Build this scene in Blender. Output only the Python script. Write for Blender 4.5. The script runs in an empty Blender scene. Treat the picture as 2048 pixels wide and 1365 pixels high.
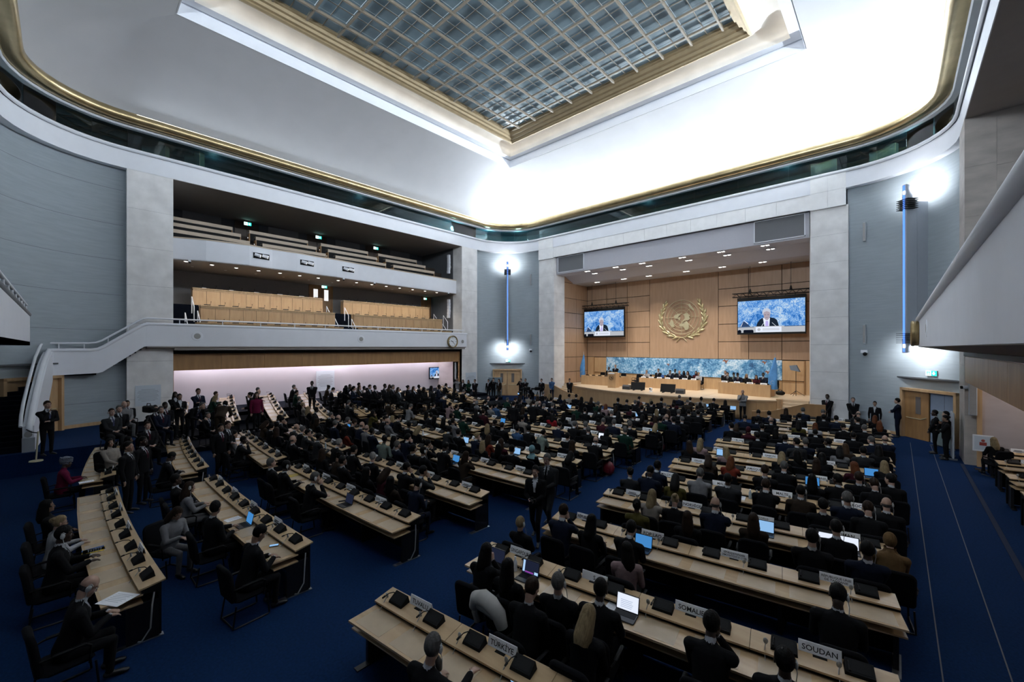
import bpy, math, random
from math import sin, cos, pi, radians as R, atan2, sqrt, hypot
from mathutils import Vector as V, Matrix as M4
random.seed(7)
SC = bpy.context.scene
COL = SC.collection

# ------------------------------------------------------------------ camera
cam = bpy.data.cameras.new('camera')
cam.sensor_fit = 'HORIZONTAL'; cam.sensor_width = 36; cam.lens = 14.637
cam.shift_y = 12.77/2048; cam.clip_end = 200; cam.clip_start = .05
co = bpy.data.objects.new('camera', cam); COL.objects.link(co)
co.location = (0, 0, 4.55); co.rotation_euler = (pi/2, 0, R(42.771))
SC.camera = co
# ------------------------------------------------------------------ exposure
SC.view_settings.view_transform = 'Standard'; SC.view_settings.look = 'None'
SC.view_settings.gamma = 1; SC.view_settings.use_curve_mapping = False
SC.view_settings.exposure = 1.0
# ------------------------------------------------------------------ world: dull winter daylight over the skylight
w = bpy.data.worlds.new('world'); SC.world = w; w.use_nodes = True
w.node_tree.nodes['Background'].inputs[0].default_value = (.50, .60, .68, 1)
w.node_tree.nodes['Background'].inputs[1].default_value = .62

XC, YC, W, L = -13.075, 13.93, 15.0, 15.68

def lamp(kind, name, loc, target, energy, color=(1, 1, 1), **k):
    d = bpy.data.lights.new(name, kind); d.energy = energy; d.color = color
    for a, b in k.items(): setattr(d, a, b)
    o = bpy.data.objects.new(name, d); COL.objects.link(o); o.location = loc
    o.rotation_euler = (V(target)-V(loc)).to_track_quat('-Z', 'Y').to_euler()
    return o
COOL = (.80, .90, 1.0)
def cove(name, p, q, tgt, e, width=.22, color=COOL):
    """a long trough light between p and q, thrown towards tgt"""
    p, q = V(p), V(q); c = (p+q)/2; t = (V(tgt)-c).normalized(); x = (q-p).normalized()
    t = (t-x*t.dot(x)).normalized(); z = -t; y = z.cross(x)
    d = bpy.data.lights.new(name, 'AREA'); d.shape = 'RECTANGLE'; d.size = (q-p).length; d.size_y = width
    d.energy = e; d.color = color
    o = bpy.data.objects.new(name, d); COL.objects.link(o)
    m = M4((x, y, z)).transposed().to_4x4(); m.translation = c; o.matrix_world = m
    return o
ZT = 16.02
KF, KR, KL, KB = 4600, 2900, 120, 1700      # cove strengths: stage side, right, left, rear
for a, b in ((-23.5, -16.6), (-16.6, -9.6), (-9.6, -2.6)):
    cove('cove_lamp', (a, 29.15, ZT), (b, 29.15, ZT), ((a+b)/2, 24.5, 18.6), KF/3)
for a, b in ((3., 10), (10, 17.), (17., 24.8)):
    cove('cove_lamp', (1.40, a, ZT), (1.40, b, ZT), (-3., (a+b)/2, 18.6), KR/3)
for a, b in ((2.5, 10), (10, 17.5), (17.5, 25.2)):
    cove('cove_lamp', (-27.40, a, ZT-.02), (-27.40, b, ZT-.02), (-21.5, (a+b)/2, 17.9), KL/3, .1)
cove('cove_lamp', (-13, -1.1, ZT), (-2.6, -1.1, ZT), (-7, 5, 17.9), KB, .1)
for s_, cx, e in ((1, XC+11.02, 420), (-1, XC-11.02, 420)):
    for k in range(4):
        a0, a1 = [R(90-s_*(2+22*(k+j))) for j in (0, 1)]; cy = YC+11.70; r_ = 3.50
        p, q = (cx+r_*cos(a0), cy+r_*sin(a0), ZT), (cx+r_*cos(a1), cy+r_*sin(a1), ZT)
        cove('cove_lamp', p, q, (cx-s_*1.6, cy-1.6, 18.3), e)
# cornice cove around the skylight, warm
WARM = (1.0, .9, .76)
cove('cornice_lamp', (-22.4, 24.1, 19.74), (-3.8, 24.1, 19.74), (-13, 23.2, 20.3), 17, .08, WARM)
cove('cornice_lamp', (-22.5, 3.8, 19.74), (-22.5, 24, 19.74), (-21.5, 14, 20.3), 19, .08, WARM)
cove('cornice_lamp', (-3.65, 3.8, 19.74), (-3.65, 24, 19.74), (-4.6, 14, 20.3), 17, .08, WARM)

for loc, e in (((-28.3, 27.2, 15.1), 80), ((-26.3, 29.3, 15.1), 60), ((-28.9, 23.5, 15.1), 60), ((.9, 29.3, 15.1), 18), ((-5, 30.6, 15.2), 8), ((-29.3, 6, 15.2), 6), ((-29.3, 15, 15.2), 6), ((-14, 30.6, 15.2), 7)):
    lamp('POINT', 'corridor_fill', loc, (loc[0], loc[1], 0), e, (.6, .9, 1), shadow_soft_size=.2)  # unseen fill lights added for the bright teal reflections in the gallery glass
# ------------------------------------------------------------------ materials
MATS = {}
def mat(name, col, rough=.6, metal=0., noise=0., nscale=8., bump=0., bscale=60., stretch=None, col2=None, spec=.5, emit=0., alpha=None):
    if name in MATS: return MATS[name]
    m = bpy.data.materials.new(name); m.use_nodes = True; MATS[name] = m
    nt = m.node_tree; b = nt.nodes['Principled BSDF']; N = nt.nodes.new; Lk = nt.links.new
    b.inputs['Base Color'].default_value = (*col, 1); b.inputs['Roughness'].default_value = rough
    b.inputs['Metallic'].default_value = metal; b.inputs['Specular IOR Level'].default_value = spec
    tc = N('ShaderNodeTexCoord'); mp = N('ShaderNodeMapping'); Lk(tc.outputs['Object'], mp.inputs[0])
    if stretch: mp.inputs['Scale'].default_value = stretch
    n = N('ShaderNodeTexNoise'); n.inputs['Scale'].default_value = nscale; n.inputs['Detail'].default_value = 5
    Lk(mp.outputs[0], n.inputs['Vector'])
    r = N('ShaderNodeValToRGB'); Lk(n.outputs[0], r.inputs[0])
    c2 = col2 or tuple(c*(1-noise) for c in col)
    r.color_ramp.elements[0].position = .33; r.color_ramp.elements[1].position = .67
    r.color_ramp.elements[0].color = (*c2, 1); r.color_ramp.elements[1].color = (*col, 1)
    Lk(r.outputs[0], b.inputs['Base Color'])
    if bump:
        n2 = N('ShaderNodeTexNoise'); n2.inputs['Scale'].default_value = bscale; Lk(mp.outputs[0], n2.inputs['Vector'])
        bp = N('ShaderNodeBump'); bp.inputs['Strength'].default_value = bump; bp.inputs['Distance'].default_value = .01
        Lk(n2.outputs[0], bp.inputs['Height']); Lk(bp.outputs[0], b.inputs['Normal'])
    if emit:
        b.inputs['Emission Color'].default_value = (*col, 1); b.inputs['Emission Strength'].default_value = emit
    return m
def glow(name, col, s):
    if name in MATS: return MATS[name]
    m = bpy.data.materials.new(name); m.use_nodes = True; MATS[name] = m
    nt = m.node_tree; nt.nodes.clear(); e = nt.nodes.new('ShaderNodeEmission'); o = nt.nodes.new('ShaderNodeOutputMaterial')
    e.inputs[0].default_value = (*col, 1); e.inputs[1].default_value = s*.5; nt.links.new(e.outputs[0], o.inputs[0])
    return m
def glass(name, tint, rough=.02, mixf=.12, transl=None):
    m = bpy.data.materials.new(name); m.use_nodes = True; MATS[name] = m
    nt = m.node_tree; nt.nodes.clear(); N = nt.nodes.new; Lk = nt.links.new
    o = N('ShaderNodeOutputMaterial'); g = N('ShaderNodeBsdfGlossy'); g.inputs['Roughness'].default_value = rough
    if transl:
        t = N('ShaderNodeBsdfTranslucent'); t.inputs[0].default_value = (*tint, 1)
        d = N('ShaderNodeBsdfDiffuse'); d.inputs[0].default_value = (*transl, 1)
        a = N('ShaderNodeAddShader'); Lk(t.outputs[0], a.inputs[0]); Lk(d.outputs[0], a.inputs[1]); base = a
        n = N('ShaderNodeTexNoise'); n.inputs['Scale'].default_value = .45; n.inputs['Detail'].default_value = 6
        r = N('ShaderNodeValToRGB'); tc = N('ShaderNodeTexCoord'); Lk(tc.outputs['Object'], n.inputs['Vector'])
        r.color_ramp.elements[0].position = .3; r.color_ramp.elements[1].position = .7
        r.color_ramp.elements[0].color = (*[c*.6 for c in tint], 1); r.color_ramp.elements[1].color = (*tint, 1)
        Lk(n.outputs[0], r.inputs[0]); Lk(r.outputs[0], t.inputs[0])
    else:
        t = N('ShaderNodeBsdfTransparent'); t.inputs[0].default_value = (*tint, 1); base = t
    fr = N('ShaderNodeFresnel'); fr.inputs[0].default_value = 1.5
    x = N('ShaderNodeMixShader'); Lk(fr.outputs[0], x.inputs[0]); Lk(base.outputs[0], x.inputs[1]); Lk(g.outputs[0], x.inputs[2])
    Lk(x.outputs[0], o.inputs[0]); return m

PLASTER = mat('dome_plaster', (.43, .43, .44), .9, noise=.05, nscale=.8, bump=.1, bscale=30)
WHITE = mat('white_paint', (.82, .84, .89), .6, noise=.03, nscale=2)
CREAM = mat('cream_plaster', (.76, .73, .68), .8, noise=.12, nscale=.9, bump=.2, bscale=5)
GREYW = mat('grey_fabric_wall', (.36, .41, .44), .95, noise=.10, nscale=1.2, stretch=(1, 1, 8), bump=.15, bscale=90)
MARBLE = mat('marble', (.84, .83, .82), .55, noise=.0, nscale=1.3, col2=(.68, .67, .66), bump=.05)
MARBLED = mat('beige_marble', (.50, .46, .42), .5, nscale=1.1, col2=(.37, .34, .31), stretch=(1, 1, 2.2))
LIME = mat('pale_limestone', (.93, .93, .93), .7, noise=.07, nscale=2.5)
GOLD = mat('gold_leaf', (.60, .47, .26), .30, .92, noise=.25, nscale=1.6, bump=.12, bscale=7)
BRONZE = mat('bronze_paint', (.34, .26, .15), .5, .3, noise=.15, nscale=3)
BAR = mat('skylight_bar_paint', (.21, .175, .13), .6, noise=.1, nscale=3)
WOOD = mat('maple_veneer', (.55, .36, .19), .42, nscale=3.0, stretch=(2.5, 2.5, .35), col2=(.47, .295, .15))
WOODH = mat('maple_desktop', (.58, .41, .235), .27, nscale=2.2, stretch=(.5, 4, 1), col2=(.48, .33, .18))
WOODD = mat('oiled_maple', (.40, .22, .09), .45, nscale=2.2, stretch=(2.2, 2.2, .3), col2=(.31, .165, .065))
PANEL = mat('beech_panel', (.46, .30, .19), .5, nscale=2.4, stretch=(2.5, 2.5, .3), col2=(.40, .255, .155))
BENCHW = mat('pale_bench_wood', (.58, .47, .36), .5, nscale=2.5, stretch=(1, .4, 1), col2=(.50, .40, .30))
STAGEF = mat('stage_parquet', (.62, .50, .36), .3, nscale=3, stretch=(.4, 3, 1), col2=(.55, .43, .30))
CARPET = mat('blue_carpet', (.005, .025, .088), .95, noise=.3, nscale=25, bump=.3, bscale=300, spec=.1)
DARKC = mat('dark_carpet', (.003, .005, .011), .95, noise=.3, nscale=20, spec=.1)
PINKW = mat('lilac_wall', (.62, .58, .62), .9, noise=.03, nscale=1)
DGREY = mat('dark_grey_paint', (.10, .105, .115), .8, noise=.1, nscale=2)
MGREY = mat('grey_paint', (.20, .20, .21), .8, noise=.06, nscale=2)
SOFF = mat('taupe_soffit', (.30, .27, .25), .8, noise=.05, nscale=2)
BLACK = mat('black_plastic', (.005, .005, .0055), .6, noise=.2, nscale=20, spec=.2)
BLACKM = mat('black_metal', (.016, .016, .018), .4, .4, noise=.2, nscale=9)
CHAIRF = mat('black_chair_fabric', (.0035, .0038, .0055), .9, noise=.25, nscale=40, spec=.15)
STEEL = mat('brushed_steel', (.45, .46, .48), .35, .9, noise=.1, nscale=12)
GREYP = mat('grey_plastic', (.34, .34, .33), .5, noise=.08, nscale=10)
PAPER = mat('white_paper', (.86, .87, .90), .8, noise=.03, nscale=5)
PAD = mat('beige_writing_pad', (.50, .385, .255), .36, noise=.08, nscale=9)
INK = mat('black_ink', (.012, .012, .014), .6, noise=.1, nscale=5)
GRILLE = mat('grey_mesh_grille', (.16, .165, .175), .7, noise=.2, nscale=120)
BLUEF = mat('light_blue_flag_cloth', (.09, .30, .66), .7, noise=.2, nscale=4)
GLASS = glass('teal_gallery_glass', (.50, .66, .68), .01)
GLASSD = glass('clear_desk_glass', (.80, .86, .86), .02)
PANE = glass('frosted_skylight_glass', (.33, .40, .44), .25, transl=(.10, .125, .135))
GTEAL = mat('teal_corridor_paint', (.03, .085, .105), .5, noise=.3, nscale=2)
EXITG = glow('exit_green', (.02, .62, .48), 2.4)
EXITW = glow('exit_white', (.75, 1, .98), 3.0)
LAMPW = glow('lamp_white', (1, .96, .9), 7)
SCREENB = glow('screen_blue_white', (.45, .68, 1), .9)

# ------------------------------------------------------------------ mesh helpers
class MB:
    def __init__(s): s.v = []; s.f = []; s.m = []
    def add(s, vs, fs, m=0):
        n = len(s.v); s.v += [tuple(a) for a in vs]; s.f += [tuple(n+i for i in f) for f in fs]; s.m += [m]*len(fs); return s
    def box(s, a, b, m=0):
        (x0, y0, z0), (x1, y1, z1) = a, b
        if x0 > x1: x0, x1 = x1, x0
        if y0 > y1: y0, y1 = y1, y0
        if z0 > z1: z0, z1 = z1, z0
        return s.add([(x0, y0, z0), (x1, y0, z0), (x1, y1, z0), (x0, y1, z0), (x0, y0, z1), (x1, y0, z1), (x1, y1, z1), (x0, y1, z1)],
                     [(3, 2, 1, 0), (4, 5, 6, 7), (0, 1, 5, 4), (1, 2, 6, 5), (2, 3, 7, 6), (3, 0, 4, 7)], m)
    def hexa(s, p, m=0):   # 8 points: bottom 4 ccw, top 4 ccw
        return s.add(p, [(3, 2, 1, 0), (4, 5, 6, 7), (0, 1, 5, 4), (1, 2, 6, 5), (2, 3, 7, 6), (3, 0, 4, 7)], m)
    def rbox(s, a, b, r=.02, m=0):
        """box with chamfered edges"""
        x0, y0, z0 = a; x1, y1, z1 = b
        vs = []
        for z, k in ((z0, r), (z0+r, 0), (z1-r, 0), (z1, r)):
            for x, y in ((x0+r+k, y0+k), (x1-r-k, y0+k), (x1-k, y0+r+k), (x1-k, y1-r-k), (x1-r-k, y1-k), (x0+r+k, y1-k), (x0+k, y1-r-k), (x0+k, y0+r+k)): vs.append((x, y, z))
        fs = [tuple(range(7, -1, -1)), tuple(range(24, 32))]
        for j in range(3):
            for i in range(8): fs.append((j*8+i, j*8+(i+1) % 8, j*8+8+(i+1) % 8, j*8+8+i))
        return s.add(vs, fs, m)
    def prism(s, poly, z0, z1, m=0):
        n = len(poly); a = sum(poly[i][0]*poly[(i+1) % n][1]-poly[(i+1) % n][0]*poly[i][1] for i in range(n))
        if a < 0: poly = poly[::-1]
        vs = [(x, y, z0) for x, y in poly]+[(x, y, z1) for x, y in poly]
        return s.add(vs, [tuple(range(n-1, -1, -1)), tuple(range(n, 2*n))]+[(i, (i+1) % n, n+(i+1) % n, n+i) for i in range(n)], m)
    def extr(s, poly, o, ux, uy, d, m=0):
        """planar polygon (a,b) -> o+a*ux+b*uy, extruded by vector d"""
        o, ux, uy, d = V(o), V(ux), V(uy), V(d); n = len(poly)
        vs = [o+ux*a+uy*b for a, b in poly]; vs += [p+d for p in vs]
        return s.add(vs, [tuple(range(n-1, -1, -1)), tuple(range(n, 2*n))]+[(i, (i+1) % n, n+(i+1) % n, n+i) for i in range(n)], m)
    def cyl(s, p, q, r0, r1=None, n=10, m=0, cap=True):
        r1 = r0 if r1 is None else r1
        p, q = V(p), V(q); d = (q-p).normalized(); a = d.orthogonal().normalized(); b = d.cross(a)
        vs = [p+(a*cos(2*pi*i/n)+b*sin(2*pi*i/n))*r0 for i in range(n)]+[q+(a*cos(2*pi*i/n)+b*sin(2*pi*i/n))*r1 for i in range(n)]
        fs = [(i, (i+1) % n, n+(i+1) % n, n+i) for i in range(n)]
        if cap: fs += [tuple(range(n-1, -1, -1)), tuple(range(n, 2*n))]
        return s.add(vs, fs, m)
    def tube(s, pts, r, n=8, m=0):
        pts = [V(p) for p in pts]; k = len(pts); vs = []; a = None
        for i in range(k):
            d = (pts[min(i+1, k-1)]-pts[max(i-1, 0)]).normalized()
            a = d.orthogonal().normalized() if a is None else (a-d*a.dot(d)).normalized()
            b = d.cross(a); rr = r[i] if isinstance(r, (list, tuple)) else r
            vs += [pts[i]+(a*cos(2*pi*j/n)+b*sin(2*pi*j/n))*rr for j in range(n)]
        fs = [(i*n+j, i*n+(j+1) % n, (i+1)*n+(j+1) % n, (i+1)*n+j) for i in range(k-1) for j in range(n)]
        fs += [tuple(range(n-1, -1, -1)), tuple(range((k-1)*n, k*n))]
        return s.add(vs, fs, m)
    def ell(s, c, r, nu=12, nv=8, m=0, rot=None):
        c = V(c); r = (r, r, r) if isinstance(r, (int, float)) else r; vs = []
        for j in range(nv+1):
            t = pi*j/nv
            for i in range(nu):
                p = V((r[0]*sin(t)*cos(2*pi*i/nu), r[1]*sin(t)*sin(2*pi*i/nu), r[2]*cos(t)))
                vs.append(c+(rot @ p if rot else p))
        fs = [(j*nu+i, (j+1)*nu+i, (j+1)*nu+(i+1) % nu, j*nu+(i+1) % nu) for j in range(nv) for i in range(nu)]
        return s.add(vs, fs, m)
    def grid(s, rows, m=0, closed=False):
        nr, nc = len(rows), len(rows[0]); vs = [p for r in rows for p in r]
        fs = []
        for j in range(nr-1):
            for i in range(nc if closed else nc-1): fs.append((j*nc+i, j*nc+(i+1) % nc, (j+1)*nc+(i+1) % nc, (j+1)*nc+i))
        return s.add(vs, fs, m)
    def lathe(s, prof, c=(0, 0, 0), n=16, m=0):
        rows = [[(c[0]+r*cos(2*pi*i/n), c[1]+r*sin(2*pi*i/n), c[2]+z) for i in range(n)] for r, z in prof]
        return s.grid(rows, m, True)
    def mesh(s, name, mats, smooth=False):
        me = bpy.data.meshes.new(name); me.from_pydata(s.v, [], s.f)
        for m in (mats if isinstance(mats, (list, tuple)) else [mats]): me.materials.append(m)
        if any(s.m): me.polygons.foreach_set('material_index', s.m)
        if smooth:
            me.polygons.foreach_set('use_smooth', [True]*len(s.f))
            me.set_sharp_from_angle(angle=R(smooth if smooth > 1 else 40))
        me.update(); return me
    def build(s, name, mats, parent=None, smooth=False, **tags):
        if parent is not None and parent.location.length > 0 and not tags.pop('local', False):
            l = parent.location; s.v = [(x-l.x, y-l.y, z-l.z) for x, y, z in s.v]
        tags.pop('local', None)
        return link(name, s.mesh(name, mats, smooth), parent, **tags)
def link(name, me, parent=None, loc=None, rot=None, **tags):
    o = bpy.data.objects.new(name, me); COL.objects.link(o)
    if parent is not None: o.parent = parent
    if loc is not None: o.location = loc
    if rot is not None: o.rotation_euler = rot
    tag(o, **tags); return o
def tag(o, label=None, cat=None, group=None, kind=None):
    if label: o['label'] = label
    if cat: o['category'] = cat
    if group: o['group'] = group
    if kind: o['kind'] = kind
    return o
def thing(name, loc, label, cat, group=None, rz=0, kind=None):
    o = bpy.data.objects.new(name, None); COL.objects.link(o); o.location = loc; o.rotation_euler = (0, 0, rz)
    o.empty_display_size = .2
    return tag(o, label, cat, group, kind)
def copy_tree(o, parent=None):
    c = o.copy(); COL.objects.link(c); c.parent = parent
    for ch in list(o.children): copy_tree(ch, c)
    return c
def ordn(i):
    return ['first', 'second', 'third', 'fourth', 'fifth', 'sixth', 'seventh', 'eighth', 'ninth', 'tenth', 'eleventh', 'twelfth', 'thirteenth', 'fourteenth', 'fifteenth', 'sixteenth'][i]
FONTCACHE = {}
def text_mesh(txt, size, width=None):
    """flat lettering, centred, in the XY plane"""
    key = (txt, size, width)
    if key in FONTCACHE: return FONTCACHE[key]
    c = bpy.data.curves.new('lettering', 'FONT'); c.body = txt; c.size = size; c.align_x = 'CENTER'; c.align_y = 'CENTER'; c.resolution_u = 2; c.offset = size*.012
    o = bpy.data.objects.new('lettering', c); COL.objects.link(o)
    me = bpy.data.meshes.new_from_object(o.evaluated_get(bpy.context.evaluated_depsgraph_get()))
    COL.objects.unlink(o); bpy.data.objects.remove(o)
    if width and len(me.vertices):
        xs = [v.co.x for v in me.vertices]; w0 = max(xs)-min(xs)
        if w0 > width:
            k = width/w0
            for v in me.vertices: v.co.x *= k
    me.materials.clear(); me.materials.append(INK); me.name = 'lettering'
    FONTCACHE[key] = me; return me
def ring(hw, hl, r, n=8, seg=6):
    """rounded rectangle about the hall centre, counter-clockwise from the right wall"""
    pts = []
    r = max(r, .004)
    cs = [(XC+hw-r, YC+hl-r, 0), (XC-hw+r, YC+hl-r, 90), (XC-hw+r, YC-hl+r, 180), (XC+hw-r, YC-hl+r, 270)]
    for k, (cx, cy, a) in enumerate(cs):
        arc = [(cx+r*cos(R(a+90*i/n)), cy+r*sin(R(a+90*i/n))) for i in range(n+1)]
        pts += arc
        nx, ny, na = cs[(k+1) % 4]; q = (nx+r*cos(R(na)), ny+r*sin(R(na))); p = arc[-1]
        for i in range(1, seg): pts.append((p[0]+(q[0]-p[0])*i/seg, p[1]+(q[1]-p[1])*i/seg))
    return pts
RC = 3.98
def ring_off(o, n=8, seg=6): return ring(W-o, L-o, RC-o if o < RC else 0, n, seg)
def ring_sweep(prof, n=8, seg=6):
    return [[(x, y, z) for x, y in ring_off(o, n, seg)] for o, z in prof]
# ================================================================== LARGE STRUCTURE
def struct(name, mb, m, label=None, cat=None, parent=None, smooth=False):
    o = mb.build(name, m, parent, smooth)
    if parent is None: tag(o, label, cat, kind='structure')
    return o
def mir(x): return 2*XC-x
def zf(x, y=10.):
    """height of the tiered carpet floor on the left side of the hall"""
    if y < 2.1: return .8 if x < -22.6 else 0.
    return 0. if x > -22.3 else min(.8, .2*(1+math.floor((-22.3-x)/1.9)))

# ---- floor
fl = struct('floor', MB().box((-42, -9, -.3), (9, 36, 0)), CARPET, 'deep blue carpeted floor of the assembly hall', 'floor')
t = MB()
for k in range(4):
    x = -22.3-1.9*k; t.box((-42, 2.1, .0 if k == 0 else .2*k), (x, 25, .2*(k+1)))
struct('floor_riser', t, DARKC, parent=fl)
struct('rear_platform', MB().box((-42, -8, 0), (-22.6, 2.1, .8)), CARPET, parent=fl)
for x in (.46, 1.15): struct('seam_strip', MB().box((x-.008, 2, 0), (x+.008, 27.5, .004)), mat('grey_tape', (.12, .12, .125), .7), parent=fl)
struct('floor_edge', MB().box((1.80, 1, 0), (1.90, 23.8, .012)), mat('dark_blue_carpet_edge', (.003, .012, .04), .95), parent=fl)

# ---- curved corner walls
RW = RC+.42
def arcpts(cx, cy, r, a0, a1, n): return [(cx+r*cos(R(a0+(a1-a0)*i/n)), cy+r*sin(R(a0+(a1-a0)*i/n))) for i in range(n+1)]
CFL, CFR, CRL = (XC-W+RC, YC+L-RC), (XC+W-RC, YC+L-RC), (XC-W+RC, YC-L+RC)
def curved_wall(name, c, a0, a1, z0, z1, m, label, r=RW, th=.35):
    p = arcpts(*c, r, a0, a1, 28); q = arcpts(*c, r+th, a0, a1, 28)
    rows = [[(x, y, z0) for x, y in p], [(x, y, z1) for x, y in p]]; mb = MB().grid(rows)
    mb.grid([[(x, y, z0) for x, y in q], [(x, y, z1) for x, y in q]])
    return struct(name, mb, m, label, 'wall', smooth=True)
wfl = curved_wall('wall_front_left', CFL, 180, 90, 0, 13.6, GREYW, 'curved grey fabric wall between the left balcony pillar and the stage')
wfr = curved_wall('wall_front_right', CFR, 90, 0, 0, 13.6, GREYW, 'curved grey fabric wall right of the stage with double door')
wrl = curved_wall('wall_rear_left', CRL, 180, 270, 0, 13.6, GREYW, 'curved grey fabric wall behind the white staircase at far left')
for i, (c, a0, a1, z) in enumerate(((CFL, 180, 90, 0), (CFR, 90, 0, 0), (CRL, 180, 270, .8))):
    p = arcpts(*c, RW-.03, a0, a1, 28); q = arcpts(*c, RW+.01, a0, a1, 28)
    mb = MB().grid([[(x, y, z) for x, y in p], [(x, y, z+.16) for x, y in p], [(x, y, z+.16) for x, y in q]])
    struct(['baseboard_front_left', 'baseboard_front_right', 'baseboard_rear_left'][i], mb, WOOD, 'pale wooden skirting along the foot of a curved wall', 'baseboard')
# horizontal seams of the fabric wall at far left (cloth bays laid one over the other)
for k in range(7):
    z = 1.9+1.75*k; p = arcpts(*CRL, RW-.006, 182, 268, 24)
    struct('fabric_seam', MB().grid([[(x, y, z) for x, y in p], [(x, y, z+.012) for x, y in p]]), DGREY, parent=wrl)

# ---- marble pillars built of slabs
def pillar(poly, z0, z1, label, m, nz=7, name='marble_pillar'):
    t = thing(name, (sum(p[0] for p in poly)/len(poly), sum(p[1] for p in poly)/len(poly), z0), label, 'pillar', kind='structure')
    cx, cy = t.location.x, t.location.y
    core = [(cx+(x-cx)*.985, cy+(y-cy)*.985) for x, y in poly]
    MB().prism(core, z0, z1).build('core', DGREY, t)
    h = (z1-z0)/nz
    for k in range(nz):
        MB().prism(poly, z0+h*k+(.004 if k else 0), z0+h*(k+1)-.004).build('marble_slab', m, t)
    return t
ly = [(YC-11.745, YC-9.936), (YC+9.936, YC+11.745)]
pillar([(-28.075, ly[0][0]), (-28.075, ly[0][1]), (-29.6, ly[0][1]), (-29.6, ly[0][0])], 0, 13.46, 'tall pale marble pillar behind the white staircase at left', MARBLE)
pillar([(-28.075, ly[1][0]), (-28.075, ly[1][1]), (-29.3, ly[1][1]), (-29.3, ly[1][0])], 0, 13.46, 'pale marble pillar at the stage end of the left balconies', MARBLE)
pillar([(1.925, ly[1][0]), (1.925, ly[1][1]), (2.75, ly[1][1]), (2.75, ly[1][0])], 0, 13.46, 'white edged marble pillar at right beyond the near balcony', MARBLED)
pl = [(-24.15, 29.75), (-22.42, 29.75), (-22.22, 31.05), (-24.15, 31.05)]
pillar(pl, 0, 12.55, 'marble pier left of the stage opening', MARBLE, 8)
pillar([(mir(x), y) for x, y in pl], 0, 12.55, 'marble pier right of the stage opening', MARBLE, 8)
# ---- stage beam of limestone slabs
t = thing('stage_beam', (XC, 29.9, 12.5), 'pale limestone beam spanning above the stage', 'beam', kind='structure')
MB().box((-24.0, 29.75, 12.6), (mir(-24.0), 30.6, 14.3)).build('core', LIME, t)
n = 11; x0, x1 = -22.43, mir(-22.43)
for k in range(n):
    MB().box((x0+(x1-x0)*k/n+.005, 29.66, 12.56), (x0+(x1-x0)*(k+1)/n-.005, 29.76, 14.36)).build('limestone_slab', LIME, t)
for a, b in ((-24.06, -22.43), (mir(-22.43), mir(-24.06))):
    for k in range(2):
        for j in range(2):
            xa, xb = a+(b-a)*k/2, a+(b-a)*(k+1)/2
            MB().box((xa+.004, 29.57, 12.5+.95*j), (xb-.004, 29.76, 12.5+.95*(j+1)-.008)).build('limestone_slab', LIME, t)

# ---- gallery ring: white band, lip, glass, gold cove
mb = MB().grid(ring_sweep([(-.45, 13.47), (0, 13.45), (0, 14.32), (-.2, 14.34)], 10, 2), closed=True)
band = struct('trim_1', mb, WHITE, 'white parapet band running all round the hall below the glazed gallery', 'trim', smooth=True)
mb = MB().grid(ring_sweep([(.05+.09*cos(a), 14.40+.09*sin(a)) for a in [R(-90+30*i) for i in range(10)]], 10, 2), closed=True)
struct('rail_lip', mb, WHITE, parent=band, smooth=60)
mb = MB().grid(ring_sweep([(-.02, 14.40), (-2.4, 14.40), (-2.4, 15.62), (.0, 15.62)], 8, 2), closed=True)
struct('wall_gallery', mb, GTEAL, 'dark corridor behind the glazed gallery', 'wall')
mb = MB().grid(ring_sweep([(-.16, 15.46), (.16, 15.44), (.20, 15.47), (.20, 15.56), (.16, 15.58)], 10, 2), closed=True)
struct('trim_2', mb, WHITE, 'thin white fascia between the gallery glass and the gold cove', 'trim', smooth=True)
mb = MB().grid(ring_sweep([(.16, 15.55), (.45, 15.53)]+[(.50+.27*cos(R(a)), 15.79+.27*sin(R(a))) for a in range(-75, 91, 15)]+[(.30, 16.04), (.28, 15.80)], 10, 2), closed=True)
struct('trim_3', mb, GOLD, 'gilded half round cove moulding running round the white ceiling', 'trim', smooth=50)
# gallery glass panes, one by one
win = thing('window_1', (XC, YC, 14.45), 'teal tinted glass panes of the gallery ring under the gold cove', 'window', kind='structure')
gp = ring_off(-.12, 5, 8)
for i in range(len(gp)):
    a, b = V((*gp[i], 0)), V((*gp[(i+1) % len(gp)], 0)); d = (b-a); ln = d.length; d.normalize()
    if a.x > -6 and a.y < 12 or (a.y < 0 and a.x > -20): continue
    k = max(1, round(ln/2.9)); nrm = V((-d.y, d.x, 0))*.006
    for j in range(k):
        p, q = a+d*(ln*j/k+.008), a+d*(ln*(j+1)/k-.008)
        MB().hexa([(p-nrm)+V((0, 0, 14.44)), (q-nrm)+V((0, 0, 14.44)), (q+nrm)+V((0, 0, 14.44)), (p+nrm)+V((0, 0, 14.44)),
                   (p-nrm)+V((0, 0, 15.47)), (q-nrm)+V((0, 0, 15.47)), (q+nrm)+V((0, 0, 15.47)), (p+nrm)+V((0, 0, 15.47))]).build('pane', GLASS, win)
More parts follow.
